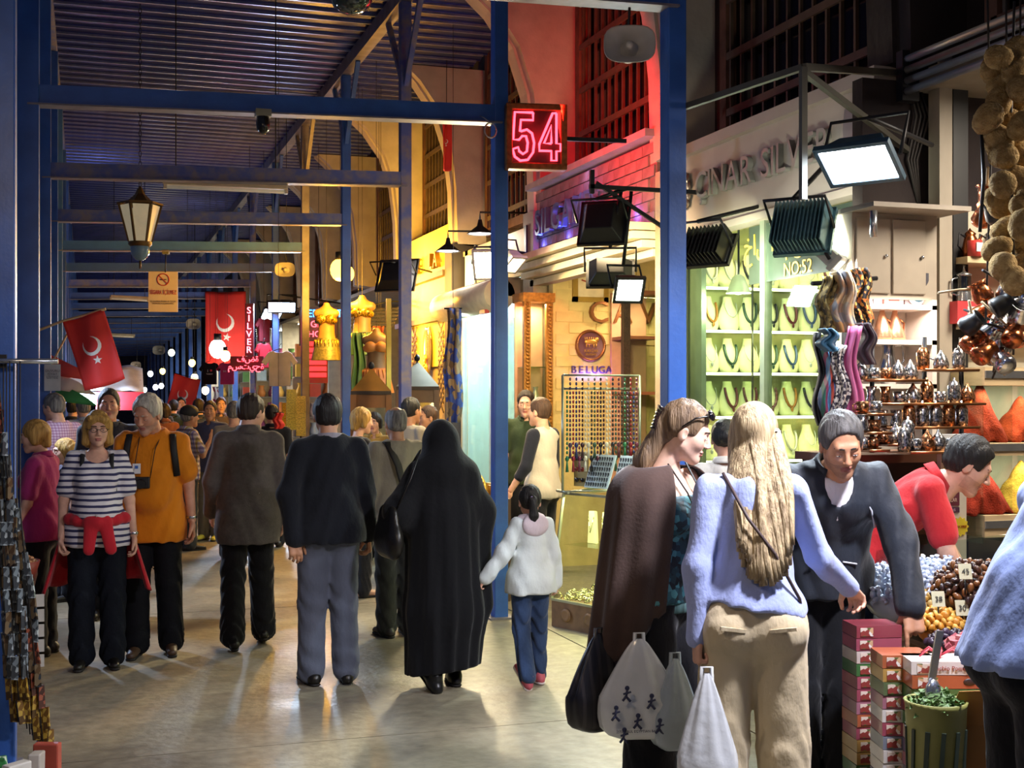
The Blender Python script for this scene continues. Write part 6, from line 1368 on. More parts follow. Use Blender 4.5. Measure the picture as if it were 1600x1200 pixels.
for k, (p0, p1, py, Y, n, kinds) in enumerate(tiers):
    A0, A1 = atY(p0, py, Y), atY(p1, py, Y); z = A0.z; tr = MB().bbox((A0.x, Y - Yt - .09, z - .008), (A1.x, Y - Yt + .09, z)); tr.tube([(A0.x, Y - Yt - .09, z), (A1.x, Y - Yt - .09, z)], .006, 6); tr.build('tray', M('tray_copper', '9a6a44', .3, .85), st)
    for i in range(n):
        kd = kinds[i % len(kinds)]; x = A0.x + (A1.x - A0.x) * (i + .5) / n; m = lat_c if (i + k) % 3 == 0 else lat_s
        c = thing({'glass': 'tea_glass', 'cup': 'coffee_cup', 'pot': 'coffee_pot', 'jar': 'sugar_jar'}[kd], '%s %s, %s from the left on the %s tray of the stand' % ('copper' if m == lat_c else 'silver', {'glass': 'tea glass', 'cup': 'coffee cup', 'pot': 'coffee pot', 'jar': 'lidded jar'}[kd], ORD[i], ORD[k]), {'glass': 'glass', 'cup': 'cup', 'pot': 'coffee pot', 'jar': 'jar'}[kd], (x, Y, z), (i * 1.7 + k) % 6, 'metal cups on the tiered stand')
        me = cups[kd].copy(); me.materials.append(m); obj('cup_body', me, None, c)
        if kd in ('glass', 'cup'): MB().lathe([(0, .0), (.036, .004), (.042, .01)], (0, 0, 0), 12).build('saucer', m, c)
for px in (1368, 1450, 1508): p_ = atY(px, 650, 5.42); MB().cyl((p_.x, -.1, .9), (p_.x, -.1, 2.0), .012).build('rod', dark_metal, st)
t = thing('brown_counter', 'brown wooden counter under the tiered trays', 'counter', (0, 5.5, 0)); a = atY(1338, 712, 5.2); b = atY(1528, 712, 5.2)
MB().bbox((a.x, -.26, a.z - .04), (b.x, .25, a.z)).build('top', brown_shelf, t); MB().bbox((a.x + .03, -.2, 0), (b.x - .03, .23, a.z - .04)).build('cabinet', M('dark_brown', '3a2a20', .6), t)
# poster panel with stickers
t = thing('sticker_panel', 'white upright panel covered with stickers beside the red shirted vendor', 'panel', atD(1487, 780, 6.1)); pz = t.location.z
MB().box((0, 0, 0), (.145, .03, .62)).build('panel', M('panel_white', 'd2ccc0', .6), t)
def stk(cx, cz, w_, h_, c, s=None, sc_='ffffff', sz=.02):
    o = MB().box((cx, -.017, cz), (w_, .004, h_)).build('sticker', M('stk_' + c, c, .5), t)
    if s: text('sticker_text', s, sz, M('stk_' + sc_, sc_, .5), t, (cx, -.021, cz), FACE_Y, .001, narrow=.8)
stk(-.03, .22, .075, .09, '3a3f38', 'BIO', '8fc04a'); stk(.045, .235, .05, .055, 'c22a30', '☾', 'ffffff', .035); stk(.045, .185, .05, .04, 'c22a30', '☾', 'ffffff', .03); stk(-.02, .15, .07, .045, '86b43a', 'ÇAY', '2a5a1a'); stk(.0, .09, .10, .02, 'd8d0c8', 'İNDİRİM', 'a82a2a', .018); stk(.04, .075, .05, .03, 'c2304a', 'SALE', 'ffffff', .018); stk(-.02, .01, .10, .08, '6a3040', 'EURO\nDOLAR', 'e0c8c0', .026); stk(-.02, -.05, .10, .025, '4a2a48', '05 10 15', 'e0d0e0', .018)
star = []
for k in range(24): a = 2 * PI * k / 24; r = .048 if k % 2 == 0 else .038; star.append((r * math.cos(a), r * math.sin(a)))
MB().prism(star, .004, (.035, -.018, -.13)).build('starburst', M('star_yellow', 'e0cc3a', .5), t); text('starburst_text', 'TAX FREE', .016, M('star_red', '9a3a1a', .5), t, (.035, -.022, -.13), FACE_Y, .001); MB().box((0, 0, -.70), (.14, .03, .8)).build('leg_panel', M('panel_white', 'd2ccc0', .6), t)
for k in range(6):
    p_ = atD(1424 + (k % 3) * 13, 826 - (k // 3) * 24, 6.0); j = thing('spice_jar', 'dark jar with a gold lid, %s in the %s row behind the red shirted vendor' % (ORD[k % 3], 'front' if k < 3 else 'back'), 'jar', (p_.x, p_.y + (k // 3) * .05, p_.z)); MB().cyl((0, 0, 0), (0, 0, .075), .017).build('jar_body', M('jar_dark', '2a2220', .2), j); MB().cyl((0, 0, .075), (0, 0, .092), .018).build('lid', M('lid_gold', 'b8963a', .3, .8), j)
t = thing('jar_shelf', 'narrow brown shelf carrying gold lidded jars', 'shelf', atD(1437, 826, 6.02)); MB().bbox((-.08, -.06, -.02), (.08, .12, 0)).build('board', brown_shelf, t); MB().bbox((-.07, .02, -1.05), (.07, .10, -.02)).build('support', M('dark_brown', '3a2a20', .6), t)
# steel spice bins with heaps
t = thing('spice_bins', 'steel and wood spice shelf with glass fronted bins', 'shelves', (0, 5.9, 0)); xa, xb = atY(1516, 700, 5.9).x, atY(1516, 700, 5.9).x + 1.1
for py, hh_ in ((588, .10), (702, .07), (822, .12)): z = atY(1550, py, 5.8).z; MB().bbox((xa, -.12, z - hh_ / 2), (xb, .3, z + hh_ / 2)).build('shelf', wood_pale, t); MB().bbox((xa, -.13, z - .01), (xb, -.12, z + .03)).build('steel_edge', steel, t)
for x in (xa, xa + .19, xa + .55): MB().bbox((x, -.1, .9), (x + .008, .28, 1.85)).build('divider', clear, t)
MB().bbox((xa, .28, .8), (xb, .3, 1.9)).build('back_panel', M('bin_back', 'd0cab4', .6), t); MB().bbox((xa, -.12, 0), (xb, .3, .75)).build('base_cabinet', M('bin_base', 'b9a894', .6), t)
area('bin_light', t, (xa + .4, -.05, atY(1550, 605, 5.8).z - .02), aim((0, .2, -1)), .8, 5, 'fff2dc', PI, .05); area('bin_light', t, (xa + .4, -.05, atY(1550, 715, 5.8).z - .02), aim((0, .2, -1)), .8, 4, 'fff2dc', PI, .05)
def heap(label, x, z, rx, rz_, c, c2, nm='spice_heap'):
    q = Sdf(.03); q.cone((0, 0, 0), (0, 0, rz_ - .02), rx, .015, k=.02); q.plane((0, 0, 0), (0, 0, -1)); q.plane((0, .12, 0), (0, 1, 0)); q.plane((0, -.12, 0), (0, -1, 0)); ph = rx * 50; q.warp(lambda X, Y, Z: .006 * np.sin(40 * X + ph) * np.sin(44 * Y) + .004 * np.sin(70 * X + 30 * Z)); V_, F_ = q.net(.012)
    tag(obj(nm, mesh_np(nm, V_, F_), M('spice_' + c, c, .95, var=0, col2=c2, scale=40, bump=.5, bscale=120), None, (x, 5.93, z)), label, 'spice')
z1, z2 = atY(1550, 702, 5.8).z + .036, atY(1550, 822, 5.8).z + .061
heap('tall mound of dark red paprika in the upper left bin', xa + .08, z1, .16, .34, '8c3216', '64200e'); heap('mound of orange chilli powder in the upper right bin', xa + .36, z1, .19, .27, '9a3a18', '74280e'); heap('mound of brick red spice in the lower left bin', xa + .07, z2, .19, .32, '8c2c18', '641a0c'); heap('mound of yellow spice in the lower right bin', xa + .36, z2, .17, .30, 'b89a3a', '8a6a20')
# wall shelf with coffee makers
zk = atY(1540, 402, 6.0).z; t = thing('wall_shelf', 'narrow cream wall shelf with coffee makers right of the timber post', 'shelf', (0, 6.22, 0)); xa2 = atY(1508, 402, 6.0).x; MB().bbox((xa2, -.24, zk - .035), (xa2 + .9, 0, zk)).build('board', M('board_cream', 'c0b08a', .6), t)
zk2 = atY(1540, 506, 6.0).z; MB().bbox((xa2, -.24, zk2 - .03), (xa2 + .9, 0, zk2)).build('board', M('board_cream', 'c0b08a', .6), t)
t = thing('french_press', 'glass coffee press with a steel frame on the red boxes', 'coffee maker', (atY(1515, 466, 6.0).x, 6.05, zk2 + .13)); MB().lathe([(.04, 0), (.04, .14)], n=18).build('beaker', glass('press_glass', 'e8eee8', .15, .85), t); MB().lathe([(0, .14), (.043, .14), (.043, .15), (.01, .165), (.004, .19), (.008, .2), (0, .205)], n=16).build('lid', steel, t); MB().lathe([(.042, 0), (.043, .03), (.041, .05)], n=16).build('frame', steel, t); MB().tube([(-.042, 0, .13), (-.08, 0, .12), (-.08, 0, .04), (-.042, 0, .03)], .006, 6).build('handle', steel, t)
for k, (px, w_) in enumerate(((1515, .16), (1552, .12), (1590, .15))): t = thing('red_box', 'red boxed coffee set, %s along the lower wall shelf' % ORD[k], 'box', (atY(px, 500, 6.0).x, 6.06, zk2)); MB().bbox((-w_ / 2, -.06, 0), (w_ / 2, .06, .125)).build('carton', M('red_carton', 'c03a3e', .5), t); MB().box((.02, -.062, .06), (.07, .004, .07)).build('window', M('carton_window', 'd8d0d0', .3), t)
for k, (px, c) in enumerate(((1530, copper), (1562, steel), (1590, copper))): t = thing('moka_kettle', '%s kettle standing on the upper wall shelf' % ['copper', 'steel', 'second copper'][k], 'kettle', (atY(px, 400, 6.0).x, 6.08, zk)); MB().lathe([(0, 0), (.05, 0), (.055, .05), (.04, .11), (.03, .13), (.035, .14), (.01, .16), (0, .175)], n=18).build('kettle_body', c, t); MB().tube([(-.03, 0, .12), (-.07, 0, .14), (-.08, 0, .07), (-.05, 0, .04)], .006, 6).build('handle', dark_metal, t); MB().tube([(.04, 0, .08), (.08, 0, .13)], [.012, .007], 8).build('spout', c, t)
t = thing('red_can', 'red tin with a white label under the copper kettle', 'tin', (atY(1526, 400, 6.0).x - .02, 5.99, zk)); MB().cyl((0, 0, 0), (0, 0, .09), .04, n=18).build('tin', M('tin_red', 'b83a34', .4), t); MB().box((0, -.04, .05), (.04, .005, .05)).build('label_patch', M('tin_label', 'd8d8dc', .5), t)
# hanging pots
def cezve(kind):
    m = MB(); m.lathe([(0, 0), (.042, 0), (.05, .02), (.042, .06), (.034, .08), (.045, .095), (.043, .095), (.03, .08)], n=16); return m.mesh('pot_body')
cz = cezve(0); rr = random.Random(21)
hg = thing('hanging_rail', 'dark rail and cords over the spice counter from which pots hang', 'rail', atD(1560, 300, 5.9)); MB().tube([(-.25, .1, 1.35), (.6, -.3, 1.35)], .014, 8).build('rail', dark_metal, hg)
for s_ in (-.06, .03, .1): MB().tube([(s_, -s_ * .3, 1.35), (s_ + .02, 0, .2), (s_, .02, -.75)], .005, 6).build('cord', wire_m, hg)
spots = [(1548, 318, 0), (1560, 345, 1), (1590, 330, 0), (1532, 350, 0), (1505, 515, 1), (1522, 500, 0), (1535, 530, 2), (1552, 485, 1), (1570, 470, 2), (1588, 500, 2), (1545, 560, 2), (1565, 550, 2), (1580, 535, 0), (1596, 540, 0), (1560, 520, 2), (1527, 560, 0), (1540, 470, 0), (1598, 470, 2), (1574, 575, 2), (1510, 545, 0)]
for k, (px, py, c) in enumerate(spots):
    v = atD(px, py, 5.75 + .35 * rr.random()); t = thing('hanging_coffee_pot', '%s long handled coffee pot, %s counted from the top of the hanging bunch' % (['copper', 'black', 'silver'][c], ORD[sorted(spots, key=lambda q_: q_[1]).index((px, py, c))]), 'coffee pot', v, rr.uniform(0, 6), 'coffee pots hanging over the spice counter')
    R = Euler((rr.uniform(-.9, .9), rr.uniform(-.9, .9), 0)); me = cz.copy(); me.materials.append([copper, black_paint, silver][c]); obj('pot_body', me, None, t, None, R); Rm = R.to_matrix(); MB().tube([Rm @ Vector((.04, 0, .08)), Rm @ Vector((.09, 0, .10)), Rm @ Vector((.19, 0, .13))], .006, 6).build('handle', [wood_pale, black_paint, dark_metal][c], t)
# sponges
def sponge_me(seed):
    q = Sdf(.03); r2 = random.Random(seed)
    for k in range(4): q.ell((r2.uniform(-.02, .02), r2.uniform(-.02, .02), r2.uniform(-.02, .02)), (r2.uniform(.045, .062), r2.uniform(.04, .05), r2.uniform(.035, .05)), k=.02)
    q.warp(lambda X, Y, Z: .004 * np.sin(160 * X + seed) * np.sin(150 * Y) * np.sin(140 * Z)); V_, F_ = q.net(.009); me = mesh_np('sponge', V_, F_); return me
spm = M('sponge', 'b09460', .95, var=.3, scale=30, bump=.9, bscale=110, col2='7a5c34'); sps = [sponge_me(s) for s in range(5)]
for m_ in sps: m_.materials.append(spm)
gl_ = 0
for k, (px, py) in enumerate([(1560, 88), (1590, 80), (1553, 108), (1585, 112), (1566, 132), (1597, 140), (1562, 160), (1590, 168), (1545, 182), (1574, 190), (1600, 196), (1558, 218), (1588, 222), (1569, 246), (1600, 240), (1570, 290), (1593, 284), (1563, 318), (1596, 320), (1571, 358), (1598, 350), (1560, 388), (1588, 388), (1566, 418), (1595, 412), (1584, 442), (1612, 120), (1615, 210), (1612, 300), (1610, 380)]):
    v = atD(px, py, 5.45 + .25 * ((k * 7) % 5) / 5); s_ = obj('natural_sponge', sps[k % 5], None, None, v, (k * 1.3, k * .7, k * 2.1)); s_.scale = (.92 + .2 * (k % 3) / 2,) * 3
    tag(s_, 'round tan sponge, %s from the top in the %s string of sponges' % (ORD[min(11, k // 3)], ['left', 'middle', 'right'][k % 3]), 'sponge', 'sponges strung at the right edge')
t = thing('sponge_string', 'dark chain and cord from which the sponges hang', 'chain', atD(1585, 20, 5.55)); MB().tube([(0, 0, .05), (-.02, 0, -.5), (0, .0, -1.22)], .006, 6).build('cord', wire_m, t); MB().tube([(-.13, .05, -.52), (-.12, .05, -.72), (-.14, .05, -.95)], .008, 6).build('chain', dark_metal, t)
# scarves on a stand
def scarf(label, px0, px1, py0, py1, d, mat, seed=0, bulge=.06):
    a, b = atD(px0, py0, d), atD(px1, py1, d); r2 = random.Random(seed); ph = r2.random() * 6; mid = (a + b) / 2; t = thing('hanging_scarf', label, 'scarf', (mid.x, mid.y, b.z), -YAW * 1.3); w_ = abs((px1 - px0) / FPX * d); h_ = a.z - b.z
    MB().sheet(lambda u, v: ((u - .5) * w_ * (.75 + .25 * math.sin(PI * min(1, v * 1.4))) + .015 * math.sin(9 * v + ph), bulge * math.sin(u * 14 + ph) * (.5 + .5 * v) * .4 - .05 * math.sin(PI * u), v * h_), 22, 16, .006).build('cloth', mat, t)
    if d > 9: MB().tube([(0, 0, h_ - .01), (0, 0, ROOF - b.z)], .003, 5).build('cord', wire_m, t); MB().tube([(-w_ / 2, 0, h_), (w_ / 2, 0, h_)], .01, 6).build('rod', dark_metal, t)
    return t
scarf('black and orange leopard print scarf at the top of the scarf stand', 1326, 1364, 420, 510, 6.35, pattern('leopard', ['1c1410', 'c96a24', '2a1c14', 'd9a24a', '141010'], 70, .8), 1, .08)
scarf('olive and gold printed scarf on the left of the scarf stand', 1276, 1312, 432, 520, 6.3, pattern('olive_print', ['5a4a24', '7a6430', '3a3018', '8d7a44'], 60, .8), 2); scarf('grey blue and peach scarf in the middle of the scarf stand', 1298, 1338, 425, 520, 6.25, pattern('peach_print', ['a8764a', '8d8478', 'c9904a', '6a7078', 'b8a07a'], 22, .8, 'lin'), 3, .1)
scarf('long red and blue striped scarf hanging to the counter', 1284, 1312, 545, 670, 6.2, stripes('scarf_stripe', ['b04a3a', '3a5a8a', '2a6a5a', '8a3a5a', '5a8ab0'], 16, 'x', .8, wave=.3), 4); scarf('black and white floral scarf hanging to the counter', 1300, 1324, 540, 665, 6.15, pattern('floral', ['d8d0c4', '2a2430', 'c4bcb0', '4a4450'], 90, .8), 5)
scarf('long pink satin scarf on the scarf stand', 1316, 1345, 510, 690, 6.18, M('pink_satin', 'c26a94', .35, var=.15, scale=10, stretch=(1, 1, .2)), 6, .09); scarf('dark brown scarf knotted on the right of the stand', 1340, 1368, 505, 570, 6.22, M('dark_scarf', '3a2e34', .7), 7); scarf('teal scarf bunched low on the stand', 1280, 1310, 514, 550, 6.12, M('teal_scarf', '2f5a72', .6, var=.2), 8); scarf('black scarf edge hanging at the jewellery window', 1274, 1288, 520, 665, 6.3, black_c, 9)
t = thing('scarf_stand', 'dark steel stand carrying the scarves', 'stand', atD(1320, 620, 6.85)); t.location.z = 0; MB().cyl((0, 0, 0), (0, 0, 2.34), .018).build('pole', dark_metal, t); MB().tube([(-.2, 0, 2.3), (.2, 0, 2.34)], .012, 8).build('arm', dark_metal, t); MB().lathe([(0, .03), (.2, .02), (.22, 0)], n=20).build('foot', dark_metal, t)
# wall bracket frame and cables of the big flood lamp
lf_m = M('bracket_steel', '47443c', .6, .2)
t = thing('lamp_gantry', 'dark steel bracket frame carrying the floodlights by the silver shop', 'bracket', (0, 0, 0)); A0 = atD(1255, 312, 6.2); B0 = atD(1255, 105, 6.2); C0 = atY(1410, 115, 6.25)
MB().bar(A0, B0, .03).build('upright', lf_m, t); MB().bar(B0, C0, .035).build('top_rail', lf_m, t); MB().bar(B0 + Vector((0, 0, -.02)), atY(1425, 240, 6.25), .03).build('diagonal', lf_m, t); MB().bar(B0, (POST_X + .05, BAYS[2], B0.z - .03), .03).build('tie', lf_m, t)
for k in range(4): MB().tube([C0 + Vector((.02 * k, -.03, 0)), C0 + Vector((.05 + .03 * k, -.06, -.25)), C0 + Vector((.0 + .02 * k, -.05, -.5)), C0 + Vector((.1, -.03, -.8))], .008, 6).build('cable', wire_m, t)
# ------------------------------------------------------------------ sweets counter
ct = thing('sweets_counter', 'low counter stacked with sweets and dried fruit at the spice shop', 'counter', (3.62, 4.55, 0)); ct.rotation_euler.z = -.12
MB().bbox((-.38, -.75, 0), (.75, .26, .68)).build('body', M('counter_brown', '5a4230', .6), ct); MB().bbox((-.52, -.75, .1), (-.38, -.1, .66)).build('body', M('counter_brown', '5a4230', .6), ct); MB().bbox((-.40, -.78, .68), (.78, .28, .71)).build('top', wood_pale, ct); MB().bbox((-.54, -.78, .66), (-.40, -.08, .69)).build('ledge', wood_pale, ct)
MB().add([(-.38, .22, .71), (.75, .22, .71), (.75, .27, 1.12), (-.34, .27, 1.02), (-.38, .228, .71), (.75, .228, .71), (.75, .278, 1.12), (-.34, .278, 1.02)], [(0, 1, 2, 3), (7, 6, 5, 4), (0, 4, 5, 1), (1, 5, 6, 2), (2, 6, 7, 3), (3, 7, 4, 0)]).build('glass_guard', clear, ct)
MB().add([(-.38, .22, .71), (-.38, -.2, .71), (-.37, -.2, .86), (-.34, .27, 1.02)], [(0, 1, 2, 3)]).build('glass_guard', clear, ct)
def sweet_heap(name, label, cat, grp, cx, cy, zb, rx, ry, hz, n, me, seed):
    """a heap: a hidden core and single sweets laid over its surface"""
    r2 = random.Random(seed); k = 0
    core = MB().ell((0, 0, 0), (rx * .93, ry * .93, hz * .9), 16).build('tray_fill', me[0].materials[0]); tag(core, 'bed of %s under the loose ones' % grp, cat, kind='stuff'); core.location = (cx, cy, zb)
    for i in range(n):
        g = i + .5; ph = math.acos(1 - g / n * .95); th = PI * (1 + 5 ** .5) * g
        x, y, z = rx * math.sin(ph) * math.cos(th), ry * math.sin(ph) * math.sin(th), hz * math.cos(ph)
        o = obj(name, me[i % len(me)], None, None, (cx + x, cy + y, zb + z), (r2.uniform(0, 6), r2.uniform(0, 6), r2.uniform(0, 6))); s_ = r2.uniform(.7, .95); o.scale = (s_, s_, s_); tag(o, label, cat, grp)
def mk(m, mat): me = m.mesh('sweet'); me.materials.append(mat); return me
cw = MB().ell((0, 0, 0), (.021, .015, .014), 8); cw.tube([(.018, 0, 0), (.034, 0, .003)], [.005, .013], 6); cw.tube([(-.018, 0, 0), (-.034, 0, -.003)], [.005, .013], 6)
candy = [mk(cw, M('candy_white', 'c6cfdf', .3, coat=.3)), mk(cw, M('candy_pale', 'aeb9cf', .3, coat=.3))]
dm = MB().ell((0, 0, 0), (.024, .014, .013), 8); dates = [mk(dm, M('date_brown', '4a2a1a', .35, coat=.3)), mk(dm, M('date_amber', '7a4a22', .35, coat=.3)), mk(dm, M('date_dark', '33201c', .35, coat=.3))]
am = MB().ell((0, 0, 0), (.021, .021, .012), 8); apr = [mk(am, M('apricot', 'c9862a', .5)), mk(am, M('apricot_light', 'd9a84a', .5))]; fig = [mk(am, M('fig_gold', 'a8823a', .6)), mk(am, M('fig_pale', 'b89a58', .6))]; prn = [mk(am, M('prune', '2a1e28', .35)), mk(am, M('prune_violet', '3a2a3e', .35))]; tur = [mk(MB().box((0, 0, 0), (.03, .03, .025)), M('delight_pink', 'b86a6a', .7)), mk(MB().box((0, 0, 0), (.03, .03, .025)), M('delight_rose', 'a8505a', .7))]
def hp_at(px, py, d): v = atD(px, py, d); return v
v = hp_at(1455, 900, 5.35); sweet_heap('wrapped_candy', 'white wrapped candy in the heap behind the glass guard', 'candy', 'white wrapped candies', v.x, v.y + .02, v.z - .09, .30, .26, .15, 280, candy, 1)
v = hp_at(1525, 905, 5.1); sweet_heap('date', 'glossy brown date in the sloping heap beside the candies', 'date', 'dates in the heap', v.x, v.y, v.z - .08, .17, .20, .15, 170, dates, 2)
v = hp_at(1468, 962, 5.0); sweet_heap('dried_apricot', 'orange dried apricot in the small heap before the dates', 'apricot', 'dried apricots in the heap', v.x, v.y, v.z - .05, .095, .10, .075, 80, apr, 3)
v = hp_at(1440, 932, 5.15); sweet_heap('dried_fig', 'pale dried fig in the heap between candies and apricots', 'fig', 'dried figs in the heap', v.x, v.y, v.z - .04, .10, .08, .06, 44, fig, 4)
v = hp_at(1478, 990, 4.85); sweet_heap('prune', 'dark prune in the low heap below the apricots', 'prune', 'prunes in the heap', v.x + .03, v.y, v.z - .04, .10, .07, .045, 40, prn, 5); v = hp_at(1500, 996, 4.75); sweet_heap('turkish_delight', 'pink cube of turkish delight in the low heap', 'sweet', 'pink turkish delight cubes', v.x + .05, v.y, v.z - .04, .10, .06, .045, 34, tur, 6)
for k, (px, py) in enumerate(((1508, 905), (1466, 948), (1503, 962))):
    t = thing('price_card', 'small cream price card stuck in the %s' % ['dates', 'apricots', 'prunes'][k], 'price card', atD(px, py, 4.95), -YAW); MB().box((0, 0, .03), (.05, .003, .06), (-.3, 0, 0)).build('card', M('price_cream', 'c9c4a0', .6), t); text('price_text', ['45', '38', '30'][k], .03, M('price_ink', '3a3a34', .6), t, (0, -.006, .03), (PI / 2 - .3, 0, 0), .001); MB().cyl((0, 0, -.06), (0, 0, .0), .003).build('pin', dark_metal, t)
# boxes of sweets in wrapped stacks
bcols = ['8a3a44', 'c9b8b0', '6a5a7a', 'a85a3a', '7a7f8d', '5a6a48', '9a4a5a', 'b08a4a', '5a3a4a', 'd8d2cc', '3f6a3a', 'a06a7a']; bn = {'8a3a44': 'dark red', 'c9b8b0': 'pale pink', '6a5a7a': 'violet', 'a85a3a': 'rust', '7a7f8d': 'grey blue', '5a6a48': 'olive', '9a4a5a': 'raspberry', 'b08a4a': 'ochre', '5a3a4a': 'plum', 'd8d2cc': 'white', '3f6a3a': 'green', 'a06a7a': 'rose'}
bmesh_ = {}
def sweet_box(label, v, rz, c, w_=.24, dp=.15, h_=.046, txt=None, mark=None, grp='boxed sweets in the stacks'):
    t = thing('sweets_box', label, 'box', v, rz, grp); MB().bbox((-w_ / 2, -dp / 2, 0), (w_ / 2, dp / 2, h_)).build('carton', M('sw_' + c, c, .35, coat=.3), t)
    MB().box((-w_ * .28, -dp / 2 - .001, h_ * .5), (w_ * .28, .003, h_ * .7)).build('picture', pattern('sweet_print', ['8a3a34', 'c9a27a', '5a6a3a', 'd8c8b8', 'a85a4a', 'e0d8d0'], 60, .4), t)
    if txt: text('lettering', txt, .022, M('sw_ink', 'a8544a', .5), t, (w_ * .12, -dp / 2 - .003, h_ * .5), FACE_Y, .001)
    if mark: MB().ell((w_ * .3, -dp / 2, h_ * .5), (.022, .004, .013), 12).build('oval_mark', M('sw_' + mark, mark, .4), t)
    return t
rr = random.Random(8)
cols_ = [('left back', atD(1362, 1100, 4.98), 17, -.20, 'stack behind the pointing hand'), ('centre', atD(1408, 1100, 4.66), 16, -.30, 'front left stack'), ('right', atD(1470, 1100, 4.55), 16, -.34, 'front right stack')]
for ci, (nm, v, n, rz, wh) in enumerate(cols_):
    for k in range(n):
        c = bcols[rr.randrange(len(bcols))]
        if ci == 2 and k >= n - 3: c = ['a85a3a', '3f6a3a', 'd8d2cc'][[n - 2, n - 3, n - 1].index(k)]
        top = k == n - 1
        sweet_box('%s box of sweets, %s from the %s of the %s' % (bn[c], ORD[n - 1 - k] if n - k <= 8 else ORD[k], 'top' if n - k <= 8 else 'bottom', wh), (v.x, v.y, k * .0485), rz + rr.uniform(-.03, .03), c, w_=.25 if ci == 2 else .18, txt='Pistachio Pomegranate' if (ci == 2 and top) else None, mark='3a2a26' if ci == 2 else None)
t = thing('ribbon', 'red and white ribbon tied over the top box of the front right stack', 'ribbon', (cols_[2][1].x, cols_[2][1].y, .0485 * 16)); rb_ = M('ribbon_red', 'c23a4a', .5)
for k in range(6): a = k * 1.05; MB().tube([(0, 0, .006), (.05 * math.cos(a), .04 * math.sin(a), .03), (.09 * math.cos(a), .06 * math.sin(a), .008)], .0035, 5).build('loop', rb_, t)
# bucket of green leaves with scoop, cardboard box
v = atD(1462, 1100, 4.2); t = thing('leaf_tub', 'round tub with dark painted strokes filled with green tea leaves', 'tub', (v.x, v.y, .36)); MB().lathe([(0, 0), (.085, 0), (.098, .33), (.102, .345), (.094, .345), (.09, .30)], n=26).build('tub_body', M('tub_olive', '8a8a4a', .5, var=.15), t)
for k in range(12): a = 2 * PI * k / 12; MB().bar((.0895 * math.cos(a), .0895 * math.sin(a), .05), (.0965 * math.cos(a + .15), .0965 * math.sin(a + .15), .26), .014, .006, (math.cos(a), math.sin(a), 0)).build('stroke', M('tub_dark', '2c3a2e', .6), t)
lv = MB(); rr = random.Random(4)
for k in range(320):
    a = rr.random() * 6.28; r = .085 * rr.random() ** .5; p = Vector((r * math.cos(a), r * math.sin(a), .325 + .05 * (1 - r / .085) + rr.uniform(-.01, .02))); R = Euler((rr.uniform(-.8, .8), rr.uniform(-.8, .8), rr.random() * 6)).to_matrix(); L_ = rr.uniform(.02, .034)
    lv.add([R @ Vector(q) + p for q in ((0, 0, 0), (.008, L_ * .5, .003), (0, L_, 0), (-.008, L_ * .5, .003))], [(0, 1, 2, 3)])
tag(lv.build('tea_leaves', M('leaf_green', '5f7f45', .6, var=.35, scale=40), None, t.location), 'loose dried green leaves heaped in the painted tub', 'leaves', kind='stuff')
s_ = thing('metal_scoop', 'steel scoop stuck upright in the green leaves', 'scoop', (v.x + .0, v.y - .0, .71)); MB().box((.0, 0, .14), (.028, .006, .17), (.12, .1, 0)).build('handle', steel, s_); MB().ell((-.01, 0, .02), (.03, .02, .045), 10).build('bowl', steel, s_)
t = thing('wooden_crate', 'wooden crate under the tub of leaves', 'crate', (v.x, v.y, 0)); MB().bbox((-.13, -.12, 0), (.13, .12, .36)).build('body', M('crate_wood', '6a4e34', .7, var=.2), t)
for z in (.06, .18, .30): MB().bbox((-.14, -.13, z - .04), (.14, -.12, z + .04)).build('slat', wood_pale, t)
v = atD(1512, 1140, 4.36); t = thing('cardboard_box', 'orange brown cardboard box with stamped symbols beside the tub', 'box', (v.x, v.y, 0), -.5); cbm = M('cardboard', 'a8743e', .8, var=.1); MB().bbox((-.10, -.15, 0), (.16, .15, .62)).build('carton', cbm, t); MB().add([(-.10, -.15, .62), (.16, -.15, .62), (.2, -.2, .76), (-.06, -.2, .74), (-.10, -.156, .62), (.16, -.156, .62), (.2, -.206, .76), (-.06, -.206, .74)], [(0, 1, 2, 3), (7, 6, 5, 4), (0, 4, 5, 1), (1, 5, 6, 2), (2, 6, 7, 3), (3, 7, 4, 0)]).build('flap', cbm, t)
for i in range(2):
    for j in range(3): MB().lathe([(.018, 0), (.024, .0), (.024, .002)], (-.04 + i * .08, -.151, .12 + j * .13), 4, Euler((PI / 2, PI / 4, 0)).to_matrix(), False).build('stamp', M('stamp_brown', '6a4420', .8), t)
